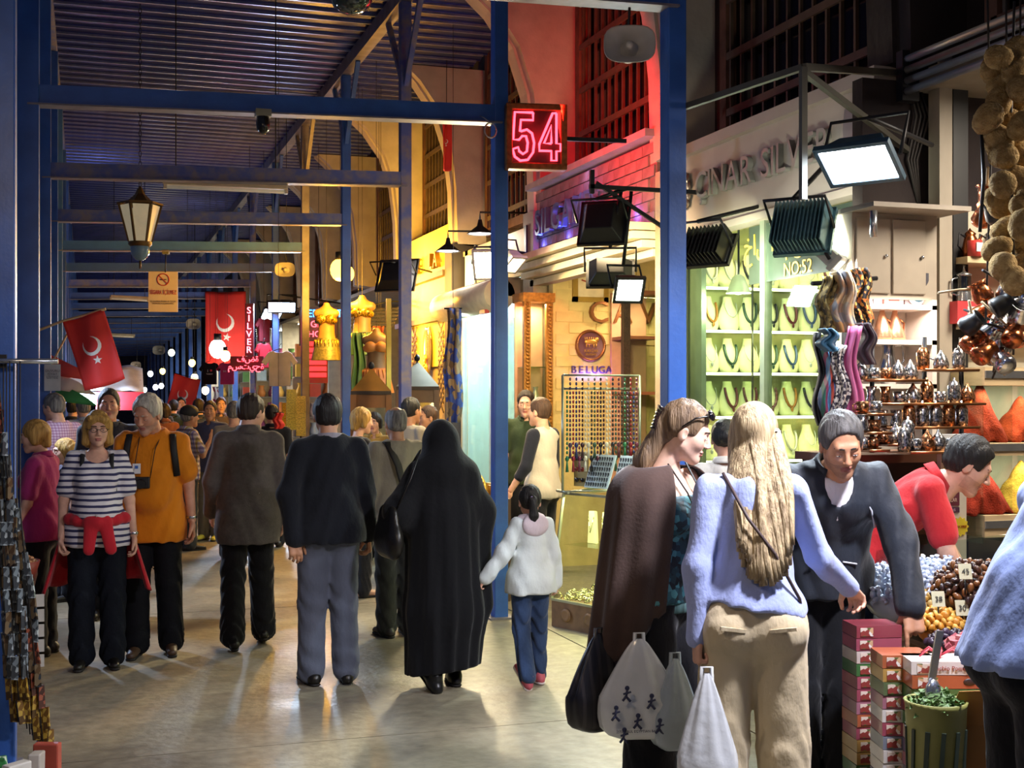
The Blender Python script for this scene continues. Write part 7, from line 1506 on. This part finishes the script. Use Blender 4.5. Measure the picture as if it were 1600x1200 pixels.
# carrier bags
def bag(label, loc, w_, h_, dp, rz, mat, seed, marks=False):
    """thin carrier bag, gathered at the hand and swollen below"""
    t = thing('carrier_bag', label, 'bag', loc, rz); r2 = random.Random(seed); ph = r2.random() * 6
    def fn(u, v):
        a = 2 * PI * u; k = .10 + .90 * min(1, (1 - v) * 1.55) ** .8; rx = w_ / 2 * k * (1 - .12 * max(0, .2 - v) / .2); ry = dp / 2 * k
        c, s = math.cos(a), math.sin(a); q = (abs(c) ** 3 + abs(s) ** 3) ** (-1 / 3); wr = 1 + .05 * math.sin(a * 5 + ph + 3 * v) + .07 * (v > .4) * math.sin(a * 9 + ph)
        if v < .06: rx *= .6 + .4 * v / .06; ry *= .6 + .4 * v / .06
        return (rx * c * q * wr, ry * s * q * wr, -h_ * (1 - v))
    MB().grid(fn, 40, 22).build('bag_body', mat, t)
    MB().add([(w_ * .3 * math.cos(a), dp * .3 * math.sin(a), -h_ + .002) for a in np.linspace(0, 2 * PI, 13)[:-1]], [tuple(range(12))]).build('bag_base', mat, t)
    MB().tube([(-.02, 0, -.10), (-.015, 0, .02), (.015, 0, .02), (.02, 0, -.10)], .008, 6).build('handle', mat, t)
    if marks:
        ink = M('bag_ink', '2a3050', .6)
        for k, (x, z) in enumerate(((-.06, -.18), (.03, -.21), (-.10, -.25), (-.02, -.28), (.06, -.30), (-.07, -.33))):
            b = MB(); yy = -dp / 2 - .014
            b.ell((x, yy, z + .018), (.009, .003, .009), 8).tube([(x, yy, z + .012), (x - .004, yy, z - .012), (x + .012, yy, z - .03)], .005, 5).tube([(x - .004, yy, z - .012), (x - .016, yy, z - .028)], .005, 5).tube([(x + .014, yy, z + .004), (x - .014, yy, z - .004)], .004, 5); b.build('print', ink, t)
        text('bag_lettering', 'İSTANBUL EGYPTIAN BAZAAR', .013, ink, t, (-.01, -dp / 2 - .012, -h_ + .04), FACE_Y, .001)
    return t
white_bag = M('white_plastic', 'd0d4d6', .25, var=.05, bump=.25, bscale=14, coat=.3); dark_bag = stripes('dark_striped_plastic', ['17151a', '2e2a2c', '17151a'], 26, 'x', .35); grey_bag = M('grey_plastic', '9aa6ae', .3, var=.08, bump=.25, bscale=14, coat=.3)
def hand_world(P, i, dn=.10):
    a, e, w_ = P.arm[i]; bpy.context.view_layer.update(); return P.root.matrix_world @ Vector(w_ + unit(w_ - e) * dn)
hw_ = hand_world(SHAWL, 0)
bag('white printed carrier bag hanging from the hand of the woman in the shawl', hw_ + Vector((-.01, -.12, .05)), .30, .36, .14, -YAW + .1, white_bag, 1, True); bag('black striped carrier bag behind the printed one', hw_ + Vector((-.11, .02, .05)), .26, .36, .12, -YAW + .5, dark_bag, 2)
hb_ = hand_world(BLONDE, 1)
bag('glossy white carrier bag in the left hand of the blonde woman', hb_ + Vector((-.05, -.17, .01)), .20, .46, .12, -YAW, white_bag, 3); bag('grey translucent carrier bag between the two women', hb_ + Vector((.02, .22, -.02)), .18, .33, .12, -YAW + .3, grey_bag, 4)
# ================================================================== shops farther down, and the left side
# white shop window with roller housing
t = thing('white_shop_window', 'brightly lit white shop window with roller housing behind the second post', 'window', (FX - .02, 0, 0))
MB().bbox((0, 12.72, .35), (.012, 13.85, 2.62)).build('pane', clear, t); MB().bbox((0, 13.9, .35), (.012, 15.0, 2.62)).build('pane', clear, t)
for y in (12.68, 13.87, 15.02): MB().bbox((-.03, y - .03, 0), (.03, y + .03, 2.66)).build('mullion', M('alu_white', 'b9c9c9', .35, .4), t)
MB().bbox((-.02, 12.65, 0), (.03, 15.05, .35)).build('stall_riser', M('riser', '8a9090', .6), t)
MB().bbox((.5, 12.7, .3), (.55, 15.0, 2.65)).build('back_screen', M('screen_white', 'dfeeee', .6), t)
rh = thing('roller_housing', 'cream roller shutter housing above the white shop window', 'shutter', (FX - .28, 13.9, 2.78)); MB().cyl((0, -1.1, 0), (0, 1.15, 0), .17, n=20).build('drum', M('roller_cream', 'c9c2a8', .5), rh); MB().bbox((-.02, -1.1, -.02), (.3, 1.15, .18)).build('back_box', M('roller_brown', '5a4030', .6), rh); MB().bbox((-.1, -.9, -.19), (-.05, -.7, -.15)).build('red_tag', M('tag_red', 'b83a3a', .5), rh)
cp_ = thing('ceiling_panel', 'cool lit ceiling panel inside the white shop', 'lamp', (5.0, 13.9, 3.40)); MB().box((0, 0, 0), (.8, 1.6, .03)).build('panel', E('panel_cool', 'e6fbff', 6), cp_); area('panel_light', cp_, (0, 0, -.03), (0, 0, 0), .8, 60, 'e0faff', PI, 1.6); area('window_light', cp_, (-.45, 0, -.5), aim((.5, 0, -1)), .1, 150, 'e0faff', PI, 2.0)
t = thing('shop_board', 'yellow lit advertising board over the white shop window', 'sign', (FX - .06, 13.4, 3.17)); MB().bbox((-.03, -.9, -.2), (.03, .9, .28)).build('board', M('board_yellow', 'd9b860', .6), t)
for y in (-.9, .9): MB().bbox((-.04, y - .03, -.22), (.04, y + .03, .3)).build('frame_rail', dark_metal, t)
struct('trim_31', MB().bbox((FX - .1, 15.3, 0), (FX + .3, 15.62, 3.6)), M('dark_pilaster', '2a2628', .7)); struct('trim_32', MB().bbox((FX - .08, 12.3, 0), (FX + .25, 12.62, 3.6)), M('stone_pilaster', '8a7c66', .75, var=.15, bump=.2)); struct('trim_33', MB().bbox((FX - .06, 9.13, 0), (FX + .2, 9.4, 3.5)), M('stone_pilaster', '8a7c66', .75, var=.15, bump=.2))
# lamp-washed yellow front: fascia with letters, lattice panels, oval mirror
yw = M('ochre_front', 'cfa84a', .6, var=.08); dkb = M('dark_beam', '3a2a14', .6)
t = thing('ochre_shop_front', 'lamp washed yellow shop front with lattice panels and dark rails', 'shop front', (FX - .02, 0, 0))
MB().bbox((-.01, 15.66, 2.1), (.05, 18.3, 3.9)).build('fascia', yw, t); MB().bbox((.02, 15.66, .0), (.05, 18.3, 2.1)).build('wall_panel', M('ochre_low', 'a89468', .6), t)
for z in (3.28, 2.72): MB().bbox((-.10, 15.66, z - .035), (-.01, 18.3, z + .035)).build('rail', dkb, t)
for k, (y, ch) in enumerate(((16.05, 'A'), (16.28, 'L'), (17.0, 'E'), (17.3, '&'), (17.6, 'B'))): obj('letter', text_mesh(ch, .30, .03), M('letter_bronze', '7a5a1a', .4, .5), t, (-.07, y, 3.47), FACE_X)
lat = MB()
for k in range(9):
    for s_ in (-1, 1): lat.bar((0, -s_ * .13, k * .12), (0, s_ * .13, k * .12 + .2), .012, .025)
lm = lat.mesh('lattice'); lm.materials.append(M('lattice_dark', '4a3a14', .5, .3))
for y in (15.95, 17.35, 18.1): obj('lattice', lm, None, t, (-.04, y, 1.5))
mr = thing('oval_mirror', 'oval mirror with gilt flower ornament on the yellow front', 'mirror', (FX - .06, 16.65, 2.3)); MB().lathe([(0, .0), (.17, .0), (.20, .02), (.22, 0)], n=24, R=Euler((0, -PI / 2, 0)).to_matrix()).build('glass', M('mirror_glass', '9a8a70', .15, .6), mr); mr.scale = (1, 1, 1.6)
b = MB(); rr = random.Random(9)
for k in range(26): b.ell((-.03, rr.uniform(-.09, .09), rr.uniform(-.24, -.02)), (.02, .025, .02), 6)
b.build('gilt_flowers', M('gilt_bright', 'd8a83a', .3, .6), mr)
area('fascia_light', t, (-.35, 17.0, 2.95), aim((1, 0, .1)), .1, 85, 'ffd050', PI, 1.6)
# hanging blue and tan cloth
scarf('tan cloth with blue squares hanging beside the white shop window', 694, 722, 482, 660, 14.0, pattern('blue_squares', ['8a7458', '2a3f8a', '9a8466', '6a5844', '3a56a8'], 14, .8), 31, .12)
# kiosks with pyramid roofs
def kiosk(label, px, py_tip, py_eave, d, wpx, m, body):
    tip = atD(px, py_tip, d); ev = atD(px, py_eave, d); w_ = wpx / FPX * d; t = thing('display_kiosk', label, 'kiosk', (tip.x, tip.y, 0), -YAW + .1)
    h = w_ / 2; V = [(-h, -h, ev.z), (h, -h, ev.z), (h, h, ev.z), (-h, h, ev.z), (0, 0, tip.z)]; MB().add(V, [(0, 1, 4), (1, 2, 4), (2, 3, 4), (3, 0, 4), (3, 2, 1, 0)]).build('roof', m, t)
    MB().bbox((-h, -h, ev.z - .04), (h, h, ev.z)).build('eave', M('kiosk_trim', '3a2e22', .6), t); MB().lathe([(0, -.02), (.03, .0), (.035, .03), (.02, .06), (0, .07)], (0, 0, tip.z), 12).build('finial', dark_metal, t); q = h * .88
    for sx in (-1, 1):
        for sy in (-1, 1): MB().bbox((sx * q - .03, sy * q - .03, 0), (sx * q + .03, sy * q + .03, ev.z - .04)).build('post', body, t)
    MB().bbox((-q, -q, 0), (q, q, .8)).build('plinth', body, t); MB().bbox((-q, -q, ev.z - .18), (q, q, ev.z - .04)).build('frieze', body, t)
    for z in (1.1, 1.4): MB().bbox((-q, -q, z - .01), (q, q, z)).build('shelf', clear, t)
    MB().bbox((-q, -q + .01, .8), (q, -q + .015, ev.z - .18)).build('pane', clear, t); area('kiosk_light', t, (0, 0, ev.z - .2), (0, 0, 0), h, 8, 'ffe6b0', PI)
    rr = random.Random(px)
    for k in range(10):
        o = MB().lathe([(0, 0), (.03, 0), (.045, .05), (.02, .12), (.03, .15)], n=10).build('ornament', M('orn%d' % (k % 4), ['c9a24a', 'd8d0c0', 'a85a3a', '6a8a9a'][k % 4], .3, .4), None, t.matrix_world @ Vector((0, 0, 0))); o.location = (tip.x + (k % 5 - 2) * .11, tip.y + rr.uniform(-.1, .1), (.8, 1.1)[k // 5]); tag(o, '%s ornament, %s from the left on the %s shelf of the %s kiosk' % (['brass', 'white', 'copper', 'blue'][k % 4], ORD[k % 5], ['lower', 'upper'][k // 5], label.split()[0]), 'ornament')
kiosk('yellow kiosk with a pyramid roof behind the dark haired men', 580, 575, 611, 13.9, 62, M('kiosk_yellow', 'a8742a', .5), M('kiosk_wood', '8a5a2a', .5)); kiosk('grey kiosk with a pyramid roof beside the third post', 652, 563, 604, 14.3, 66, M('kiosk_grey', '77756c', .45, .3), M('kiosk_wood2', '6a4e34', .5))
# counter of gilt tea sets behind the second post
t = thing('gilt_counter', 'counter of gilt boxes and tea sets behind the second blue post', 'counter', (3.15, 10.55, 0)); MB().bbox((-.2, -.45, 0), (.2, .55, .85)).build('body', M('counter_dark', '4a3626', .6), t)
rr = random.Random(6); gb = M('gilt_goods', 'c9a24a', .3, .7, var=.3, scale=40)
for k in range(15):
    i, j = k % 5, k // 5; o = MB()
    if k % 2: o.bbox((-.035, -.05, 0), (.035, .05, .09)).bbox((-.038, -.055, .09), (.038, .055, .11))
    else: o.lathe([(0, 0), (.035, 0), (.038, .05), (.025, .10), (.01, .14), (0, .16)], n=14)
    o = o.build('gilt_casket' if k % 2 else 'gilt_pot', gb, None, (2.99 + i * .08, 10.2 + j * .3, .85)); tag(o, 'gilt %s, %s from the left in the %s row on the gilt counter' % ('casket' if k % 2 else 'pot', ORD[i], ['front', 'middle', 'back'][j]), 'casket' if k % 2 else 'pot')
point('goods_light', t, (-.1, -.3, 1.55), 8, 'ffdf98', .1)
# dress costumes on busts
def costume(label, px, py, d, gold, skirt, w_=.30):
    v = atD(px, py, d); t = thing('costume_bust', label, 'mannequin', v, -YAW); q = Sdf(.03)
    q.cone((0, 0, .34), (0, 0, .30), .045, .05).cone((-.12, 0, .22), (.12, 0, .22), .06, .06, k=.04).cone((0, 0, .2), (0, 0, -.05), .125, .105, ax=(0, 1, 0), fl=.7).cone((0, 0, -.05), (0, 0, -.2), .105, .15, ax=(0, 1, 0), fl=.75); q.plane((0, 0, .37), (0, 0, 1)); V_, F_ = q.net(.016); obj('torso', mesh_np('torso', V_, F_), M('mannequin_skin', '7a5a34', .5), t)
    q = Sdf(.02)
    for sx in (-1, 1): q.ell((sx * .065, .0 - .085, .14), (.07, .05, .065))
    q.cone((-.11, -.04, .12), (.11, -.04, .12), .05, .05); q.plane((0, .0, 0), (0, 1, 0)); V_, F_ = q.net(.014); tp_ = obj('bodice', mesh_np('bodice', V_, F_), gold, t)
    MB().grid(lambda u, vv: ((.15 + .06 * vv + .012 * math.sin(u * 44) * vv) * math.cos(u * 2 * PI), (.12 + .05 * vv) * math.sin(u * 2 * PI), -.12 - .30 * vv), 44, 8).build('skirt', skirt, t)
    fr = MB()
    for k in range(20): a = 2 * PI * k / 20; fr.tube([(.16 * math.cos(a), .13 * math.sin(a), -.14), (.175 * math.cos(a), .145 * math.sin(a), -.24)], [.012, .003], 5)
    fr.build('coin_fringe', gold, t); MB().tube([(0, 0, .37), (0, 0, ROOF - v.z)], .003, 5).build('hanger', wire_m, t); return t
goldf = M('gold_sequins', '9a7a2a', .25, .7, var=.5, scale=60, contrast=.1); 
costume('gold sequined dance costume on a bust between the third and fifth posts', 510, 515, 17.5, goldf, M('gold_skirt', '6a6448', .4, .4, var=.4, scale=40)); costume('gold dance costume with a long green skirt beside the fourth post', 566, 505, 16.9, goldf, M('green_skirt', '1f4a34', .6)); costume('orange and yellow costume on a bust above the yellow kiosk', 588, 560, 15.6, M('orange_bodice', 'c9823a', .5), M('orange_skirt', 'b86a2a', .6))
scarf('long dark green skirt hanging below the gold costume', 548, 572, 520, 640, 16.6, M('green_velvet', '1f4436', .7, var=.3), 41, .14); scarf('red and maroon cloth hanging behind the orange costume', 580, 604, 510, 600, 17.2, M('maroon_cloth', '7a2a22', .7, var=.3), 42, .12); scarf('orange scarf hanging by the yellow board', 590, 600, 520, 570, 16.9, M('orange_cloth', 'c2602a', .7), 43, .1)
t = thing('upright_board', 'tall yellow painted board beside the third post', 'board', atD(607, 560, 15.0)); t.location.z = 0; MB().box((0, 0, 1.65), (.055, .05, 2.4)).build('board', M('board_yellow2', 'b8982c', .6), t); MB().box((0, 0, .225), (.05, .05, .45)).build('foot', dark_metal, t)
# awning slats
t = thing('metal_awning', 'ribbed dark metal awning catching blue light above the costumes', 'awning', atD(590, 500, 18.2), -.6)
for s_ in (-.3, .3): MB().tube([(s_, 0, .17), (s_ + .3, .5, .3), (1.1, .8, .3)], .012, 6).build('bracket', dark_metal, t)
for k in range(6): MB().box((0, -.06 * k, .16 - .055 * k), (.7, .05, .012), (.4, 0, 0)).build('slat', M('awning_steel', '5a5a70', .25, .7), t)
# neon gift sign
t = thing('neon_gift_sign', 'blue and red neon gift shop sign behind the gold costume', 'sign', atD(497, 500, 20.5), -YAW); MB().box((0, .06, -.10), (.62, .06, .62)).build('box', M('neon_box', '1c1c28', .5), t)
text('neon_line', 'BEREKET', .17, E('neon_blue', '3aa8ff', 5), t, (.06, 0, .10), FACE_Y, .01); text('neon_line', 'GIFT', .15, E('neon_red2', 'ff4a58', 5), t, (.03, 0, -.07), FACE_Y, .01); text('neon_line', 'SHOP', .14, E('neon_red2', 'ff4a58', 5), t, (-.05, 0, -.23), FACE_Y, .01)
for k in range(6): MB().box((-.03, .02, -.38 - k * .10), (.32, .02, .07)).build('lit_panel', E('lit_red', 'e03038', 1.6), t)
MB().box((-.03, .05, -.65), (.36, .03, .72)).build('panel_back', M('panel_red', '8a2428', .5), t); MB().tube([(0, .06, .2), (0, .06, ROOF - t.location.z)], .004, 5).build('hanger', dark_metal, t); point('sign_glow', t, (0, -.3, -.1), 10, 'ff5060', .2)
# silver sign
t = thing('neon_silver_sign', 'vertical red neon SILVER sign with arabic lettering below', 'sign', atD(389, 520, 20.8), -YAW); MB().box((0, .05, .05), (.14, .06, .85)).build('box', M('neon_box_red', '3a0a1c', .5), t)
MB().tube([(0, .05, .4), (0, .05, ROOF - t.location.z)], .004, 5).build('hanger', dark_metal, t)
for k, ch in enumerate('SILVER'): text('neon_letter', ch, .15, E('neon_pink', 'ff6a78', 6), t, (0, 0, .36 - k * .128), FACE_Y, .01)
MB().box((-.04, .05, -.50), (.54, .05, .24)).build('arabic_box', M('neon_box_red', '3a0a1c', .5), t); text('neon_line', 'فضة', .13, E('neon_red2', 'ff4a58', 5), t, (-.02, 0, -.43), FACE_Y, .01); text('neon_line', 'مستيحة', .13, E('neon_red2', 'ff4a58', 5), t, (-.05, 0, -.55), FACE_Y, .01); point('sign_glow', t, (0, -.3, 0), 12, 'ff4a60', .2)
# shirts on hangers
def shirt(label, px, py, d, m, txt=None, heart=False, s=1.0, rz=-YAW):
    v = atD(px, py, d); t = thing('hanging_shirt', label, 'shirt', v, rz); P_ = [(-.12, .30), (-.20, .27), (-.32, .10), (-.24, .04), (-.19, .12), (-.19, -.32), (.19, -.32), (.19, .12), (.24, .04), (.32, .10), (.20, .27), (.12, .30), (.05, .27), (-.05, .27)]
    MB().prism([(x * s, z * s) for x, z in P_], .05).build('shirt_body', m, t, bevel=.01); MB().tube([(-.13 * s, 0, .29 * s), (0, 0, .34 * s), (0, 0, .40 * s), (.03, 0, .43 * s)], .006, 5).build('hanger', dark_metal, t)
    if s > .63: MB().tube([(0, 0, .42 * s), (0, 0, ROOF - v.z)], .004, 5).build('cord', wire_m, t)
    if txt: text('print', txt, .10 * s, M('print_white', 'd8d8d8', .6), t, (-.05 * s if heart else 0, -.03, .06 * s), FACE_Y, .001)
    if heart: MB().ell((.04 * s, -.028, .075 * s), (.035 * s, .004, .03 * s), 10).build('heart', M('print_red', 'c22a34', .6), t); text('print', 'TURKEY', .05 * s, M('print_white', 'd8d8d8', .6), t, (0, -.03, -.03 * s), FACE_Y, .001)
    return t
shirt('black tee with I love print hanging from the beam far right', 328, 583, 24.5, M('tee_black', '14151c', .8), 'I', True, .68); shirt('pink tee hanging beside the black printed tee', 355, 583, 24.5, M('tee_pink', 'c23a68', .8), 'so so', False, .68); shirt('white jersey with a red collar in the far clothes shop', 437, 575, 20.2, M('jersey_white', 'b9bcc8', .8), s=.9); shirt('dark red shirt at the top of the far clothes rail', 412, 515, 21.5, M('tee_maroon', '6a2430', .8), s=.64, rz=.6); shirt('bright red shirt on the far clothes rail', 412, 555, 21.3, M('tee_red', 'b8283a', .8), s=.66, rz=.7)
for k in range(12):
    c = ['3a5a8a', 'c9b83a', '2a7a8a', 'b8c8d0', '8a2a34', '5a9a4a', '2a2a3a', 'd8d0c0', '3a6ab0', 'a83a4a', '6a8a3a', '4a3a6a'][k]; shirt('%s shirt edge, %s on the crowded clothes rail' % (['navy', 'mustard', 'teal', 'pale', 'wine', 'green', 'black', 'cream', 'blue', 'crimson', 'olive', 'violet'][k], ORD[k]), 392 + k * 2.6, 540 + (k % 3) * 8, 22.6 + k * .12, M('rail' + c, c, .8), s=.62, rz=1.1)
t = thing('clothes_rail', 'steel rail of bright shirts in the far clothes shop', 'rail', atD(410, 520, 23.0)); MB().tube([(-.2, -.6, .12), (.3, .9, .12)], .012, 8).build('rail', steel, t)
for p_ in ((-.2, -.6), (.3, .9)): MB().cyl((p_[0], p_[1], -t.location.z), (p_[0], p_[1], .12), .015).build('leg', steel, t)
scarf('white and red spotted cloth hanging far down the lane', 332, 342, 605, 645, 24.0, pattern('spots', ['d8d0d4', 'b03a5a', 'd8d4d8', 'e0d8d8'], 12, .8), 51, .08)
for k, (px, py, c) in enumerate(((455, 640, 'c9a83a'), (470, 650, 'd8b44a'), (448, 660, 'b8982c'))): gft = gift if False else None; v = atD(px, py, 15.8 + k * .2); t = thing('yellow_panel', 'yellow beaded display panel, %s beside the grey steel post' % ORD[k], 'panel', (v.x, v.y, 0)); MB().box((0, 0, v.z), (.12, .03, .5)).build('panel', M('panel' + c, c, .4, .3, var=.4, scale=60), t); MB().cyl((0, 0, 0), (0, 0, v.z - .2), .012).build('leg', dark_metal, t)
scarf('small red flag cloth carried beside the far crowd', 427, 443, 645, 670, 14.2, flag_red, 52, .05)
# far shop interiors glow from their own ceiling panels
for k, Y in enumerate(BAYS[8:16]):
    t = thing('ceiling_panel', 'lit ceiling panel in the %s far shop' % ORD[k], 'lamp', (5.2, Y + 1.4, 3.40), 0, 'ceiling panels of the far shops'); c = ['f4f6ff', 'fff0c8', 'e8fbff', 'fff6e0'][k % 4]; MB().box((0, 0, 0), (1.0, 1.6, .03)).build('panel', E('panel_' + c, c, 7), t); area('panel_light', t, (0, 0, -.03), (0, 0, 0), 1.0, 110, c, PI, 1.6)
# far shop fronts: shelves of goods in front of bright backs
rr = random.Random(12); gcol = ['b8402a', 'c9a23a', '3a6a8a', 'd8d0c4', '5a8a4a', '8a3a6a', 'e0b860', '2a3a5a', 'c97a3a', 'a8b8c8']
gm_ = MB().lathe([(0, 0), (.09, 0), (.11, .1), (.06, .22), (.08, .28)], n=8).mesh('vase_body'); gbx = MB().bbox((-.11, -.09, 0), (.11, .09, .26)).mesh('carton')
for k, Y in enumerate(BAYS[8:14]):
    un = thing('goods_shelves', 'tall shelf unit of bright goods in the %s far shop' % ORD[k], 'shelves', (FX - .25, Y + .9, 0))
    MB().bbox((-.2, .26, .0), (.9, .3, 2.6)).build('back_panel', M('far_back%d' % (k % 3), ['c9c0b0', 'b8c4c8', 'd0b890'][k % 3], .7), un)
    for s_ in range(6):
        z = .5 + s_ * .40; MB().bbox((-.2, 0, z - .02), (.9, .26, z)).build('shelf', M('far_shelf', '8a8078', .6), un)
        for g in range(4):
            c = gcol[rr.randrange(10)]; me = (gm_ if rr.random() < .5 else gbx).copy(); me.materials.append(M('far' + c, c, .4, .2)); o = obj('shop_vase' if len(me.vertices) > 10 else 'shop_carton', me, None, None, (FX - .25 - .05 + g * .27, Y + .9 + .13, z)); tag(o, '%s %s, %s along the %s shelf of far shop %s' % ({'b8402a': 'red', 'c9a23a': 'gold', '3a6a8a': 'blue', 'd8d0c4': 'white', '5a8a4a': 'green', '8a3a6a': 'purple', 'e0b860': 'amber', '2a3a5a': 'navy', 'c97a3a': 'orange', 'a8b8c8': 'silver grey'}[c], 'vase' if len(me.vertices) > 10 else 'carton', ORD[g], ORD[s_], ['one', 'two', 'three', 'four', 'five', 'six'][k]), 'vase' if len(me.vertices) > 10 else 'box', 'goods in the far shops')
# ------------------------------------------------------------------ left side: stall cloth, hung packets, table
t = thing('stall_canopy', 'white stall canopy with red valance far off on the left', 'canopy', (-.15, 22.5, 1.78)); MB().sheet(lambda u, v: (-.65 + 1.7 * u, -.6 * v, .42 - .42 * v - .03 * math.sin(u * 20)), 16, 5, .02).build('canvas', M('canvas_white', 'd4dae2', .7), t); MB().bbox((.3, -.64, -.30), (1.05, -.60, .0)).build('valance', M('valance_red', 'c22e3e', .6), t); MB().bbox((-.3, -.62, -.22), (.3, -.60, .0)).build('valance', M('valance_white', 'd8dce4', .6), t)
for x in (-.6, 1.0): MB().cyl((x, -.3, -1.78), (x, -.3, .2), .02).build('pole', grey_steel, t)
area('canopy_light', t, (.3, -.9, -.25), aim((0, .6, .6)), .4, 45, 'd6e8ff', PI)
ps = thing('notice_poster', 'grey notice poster behind the left posts', 'poster', atD(82, 590, 11.58), 0); MB().box((0, 0, 0), (.14, .01, .24)).build('sheet', M('poster_grey', 'a8acb4', .6), ps); text('poster_text', 'DUYURU\nFİYAT\nLİSTESİ', .03, M('poster_ink', '4a4a54', .6), ps, (0, -.008, .03), FACE_Y, .001); MB().box((0, .03, .14), (.02, .06, .02)).build('clip', dark_metal, ps)
# hung strings of shiny packets on the nearest left post
pc = [pattern('packet_a', ['6a2a22', '3a201a', '8a4a34', '4a2a20'], 40, .18, bump=.4), pattern('packet_b', ['4c5256', '747e84', 'a4aeb2', '3c4044', '5a6268'], 40, .15, bump=.4), pattern('packet_c', ['3a2c20', '54402c', '2c343c', '6a5a44', '241c16'], 40, .18, bump=.4), pattern('packet_d', ['8a6a2a', '6a4a1c', 'a88a3a', '4a3416'], 40, .2, bump=.4)]
rr = random.Random(33)
hk = thing('packet_hook', 'steel hook rail on the nearest left post from which packet strings hang', 'rail', (LPOST_X + .0, BAYS[2] - .12, 1.86)); MB().tube([(-.15, 0, 0), (.26, -.06, .0)], .012, 8).build('rail', steel, hk); MB().box((0, .04, 0), (.08, .08, .06)).build('clamp', dark_metal, hk)
sc_me = MB().box((0, 0, 0), (.03, .012, .105), taper=.8).mesh('sachet'); sc_m = []
for p_ in pc: q_ = sc_me.copy(); q_.materials.append(p_); sc_m.append(q_)
for k in range(12):
    x = LPOST_X - .06 + k * .0145; y = BAYS[2] - .12 - (k % 3) * .025; t = thing('packet_string', 'string of shiny spice sachets, %s from the left on the near left post' % ORD[k], 'packets', (x, y, 1.74 if k < 6 else 1.42 - .02 * k), 0, 'packet strings on the near left post')
    n = 15 if k < 6 else 11
    for i in range(n):
        g = (0 if i < 2 else 3 if i >= n - 2 else 1 if (i + k) % 3 else 2) if k < 6 else (3 if i >= n - 2 else 2 if (i + k) % 3 == 0 else 1 if i < 6 else 0)
        obj('sachet', sc_m[g], None, t, (.010 * math.sin(i * .9 + k) + (i * .009 if k < 6 else i * .012), rr.uniform(-.01, .01), -.05 - i * .1), (0, rr.uniform(-.15, .05), rr.uniform(-.7, .7)))
    MB().tube([(0, 0, 1.86 - t.location.z), (0, 0, 0), (n * .009, 0, -n * .1)], .003, 5).build('cord', wire_m, t)
tb = thing('side_table', 'brown wooden side table with packets by the left posts', 'table', (-.44, 8.0, 0)); bw = M('table_brown', '5a3426', .6, var=.15)
MB().bbox((-.28, -.3, .62), (.16, .3, .66)).build('top', bw, tb); MB().bbox((.02, -.28, .0), (.14, .28, .62)).build('side_panel', bw, tb); MB().bbox((-.26, -.28, .0), (-.22, .28, .62)).build('side_panel', bw, tb)
t = thing('nut_basket', 'heap of glazed nuts in a basket on the side table', 'basket', (-.42, 7.85, .66)); MB().lathe([(0, 0), (.14, 0), (.17, .10), (.16, .10), (.13, .02)], n=20).build('basket', M('basket_red', '7a2c20', .5), t)
b = MB(); 
for k in range(150): a = rr.random() * 6.28; r = .15 * rr.random() ** .5; b.ell((r * math.cos(a), r * math.sin(a), .09 + .07 * (1 - r / .15) + rr.uniform(-.01, .01)), (.016, .013, .013), 6)
b.build('nuts', M('glazed_nuts', '9a6a44', .25, var=.4, scale=30, coat=.5), t)['kind'] = 'stuff'
for k in range(5): t = thing('price_tag', 'white label card, %s from the top on the side of the table' % ORD[k], 'label', (-.29, 7.70, .55 - k * .085)); MB().box((0, 0, 0), (.13, .012, .07), (.2, 0, 0)).build('card', M('tag_white', 'c9c4bc', .6), t); MB().ell((-.03, -.012, 0), (.02, .004, .02), 8).build('print', M('tag_green', '6a8a5a', .6), t)
for k, (x, y, c, nm) in enumerate(((-.36, 5.72, '3a8a4a', 'green patterned'), (-.27, 5.62, 'c9c4bc', 'white'), (-.20, 5.75, 'b0a8a0', 'grey'), (-.32, 5.5, 'd0c8c0', 'cream'), (-.16, 5.9, 'a84a3a', 'red edged'))): t = thing('gift_packet', '%s packet standing on the floor by the near left post' % nm, 'packet', (x, y, 0), k * .7); MB().box((0, 0, .10), (.11, .05, .20), (0, .1 * (k % 3 - 1), 0)).build('packet', M('gp' + c, c, .4) if k else pattern('green_print', ['3a8a4a', '2a6a34', 'c9d8c0', '3a8a4a'], 50, .4), t, bevel=.006)
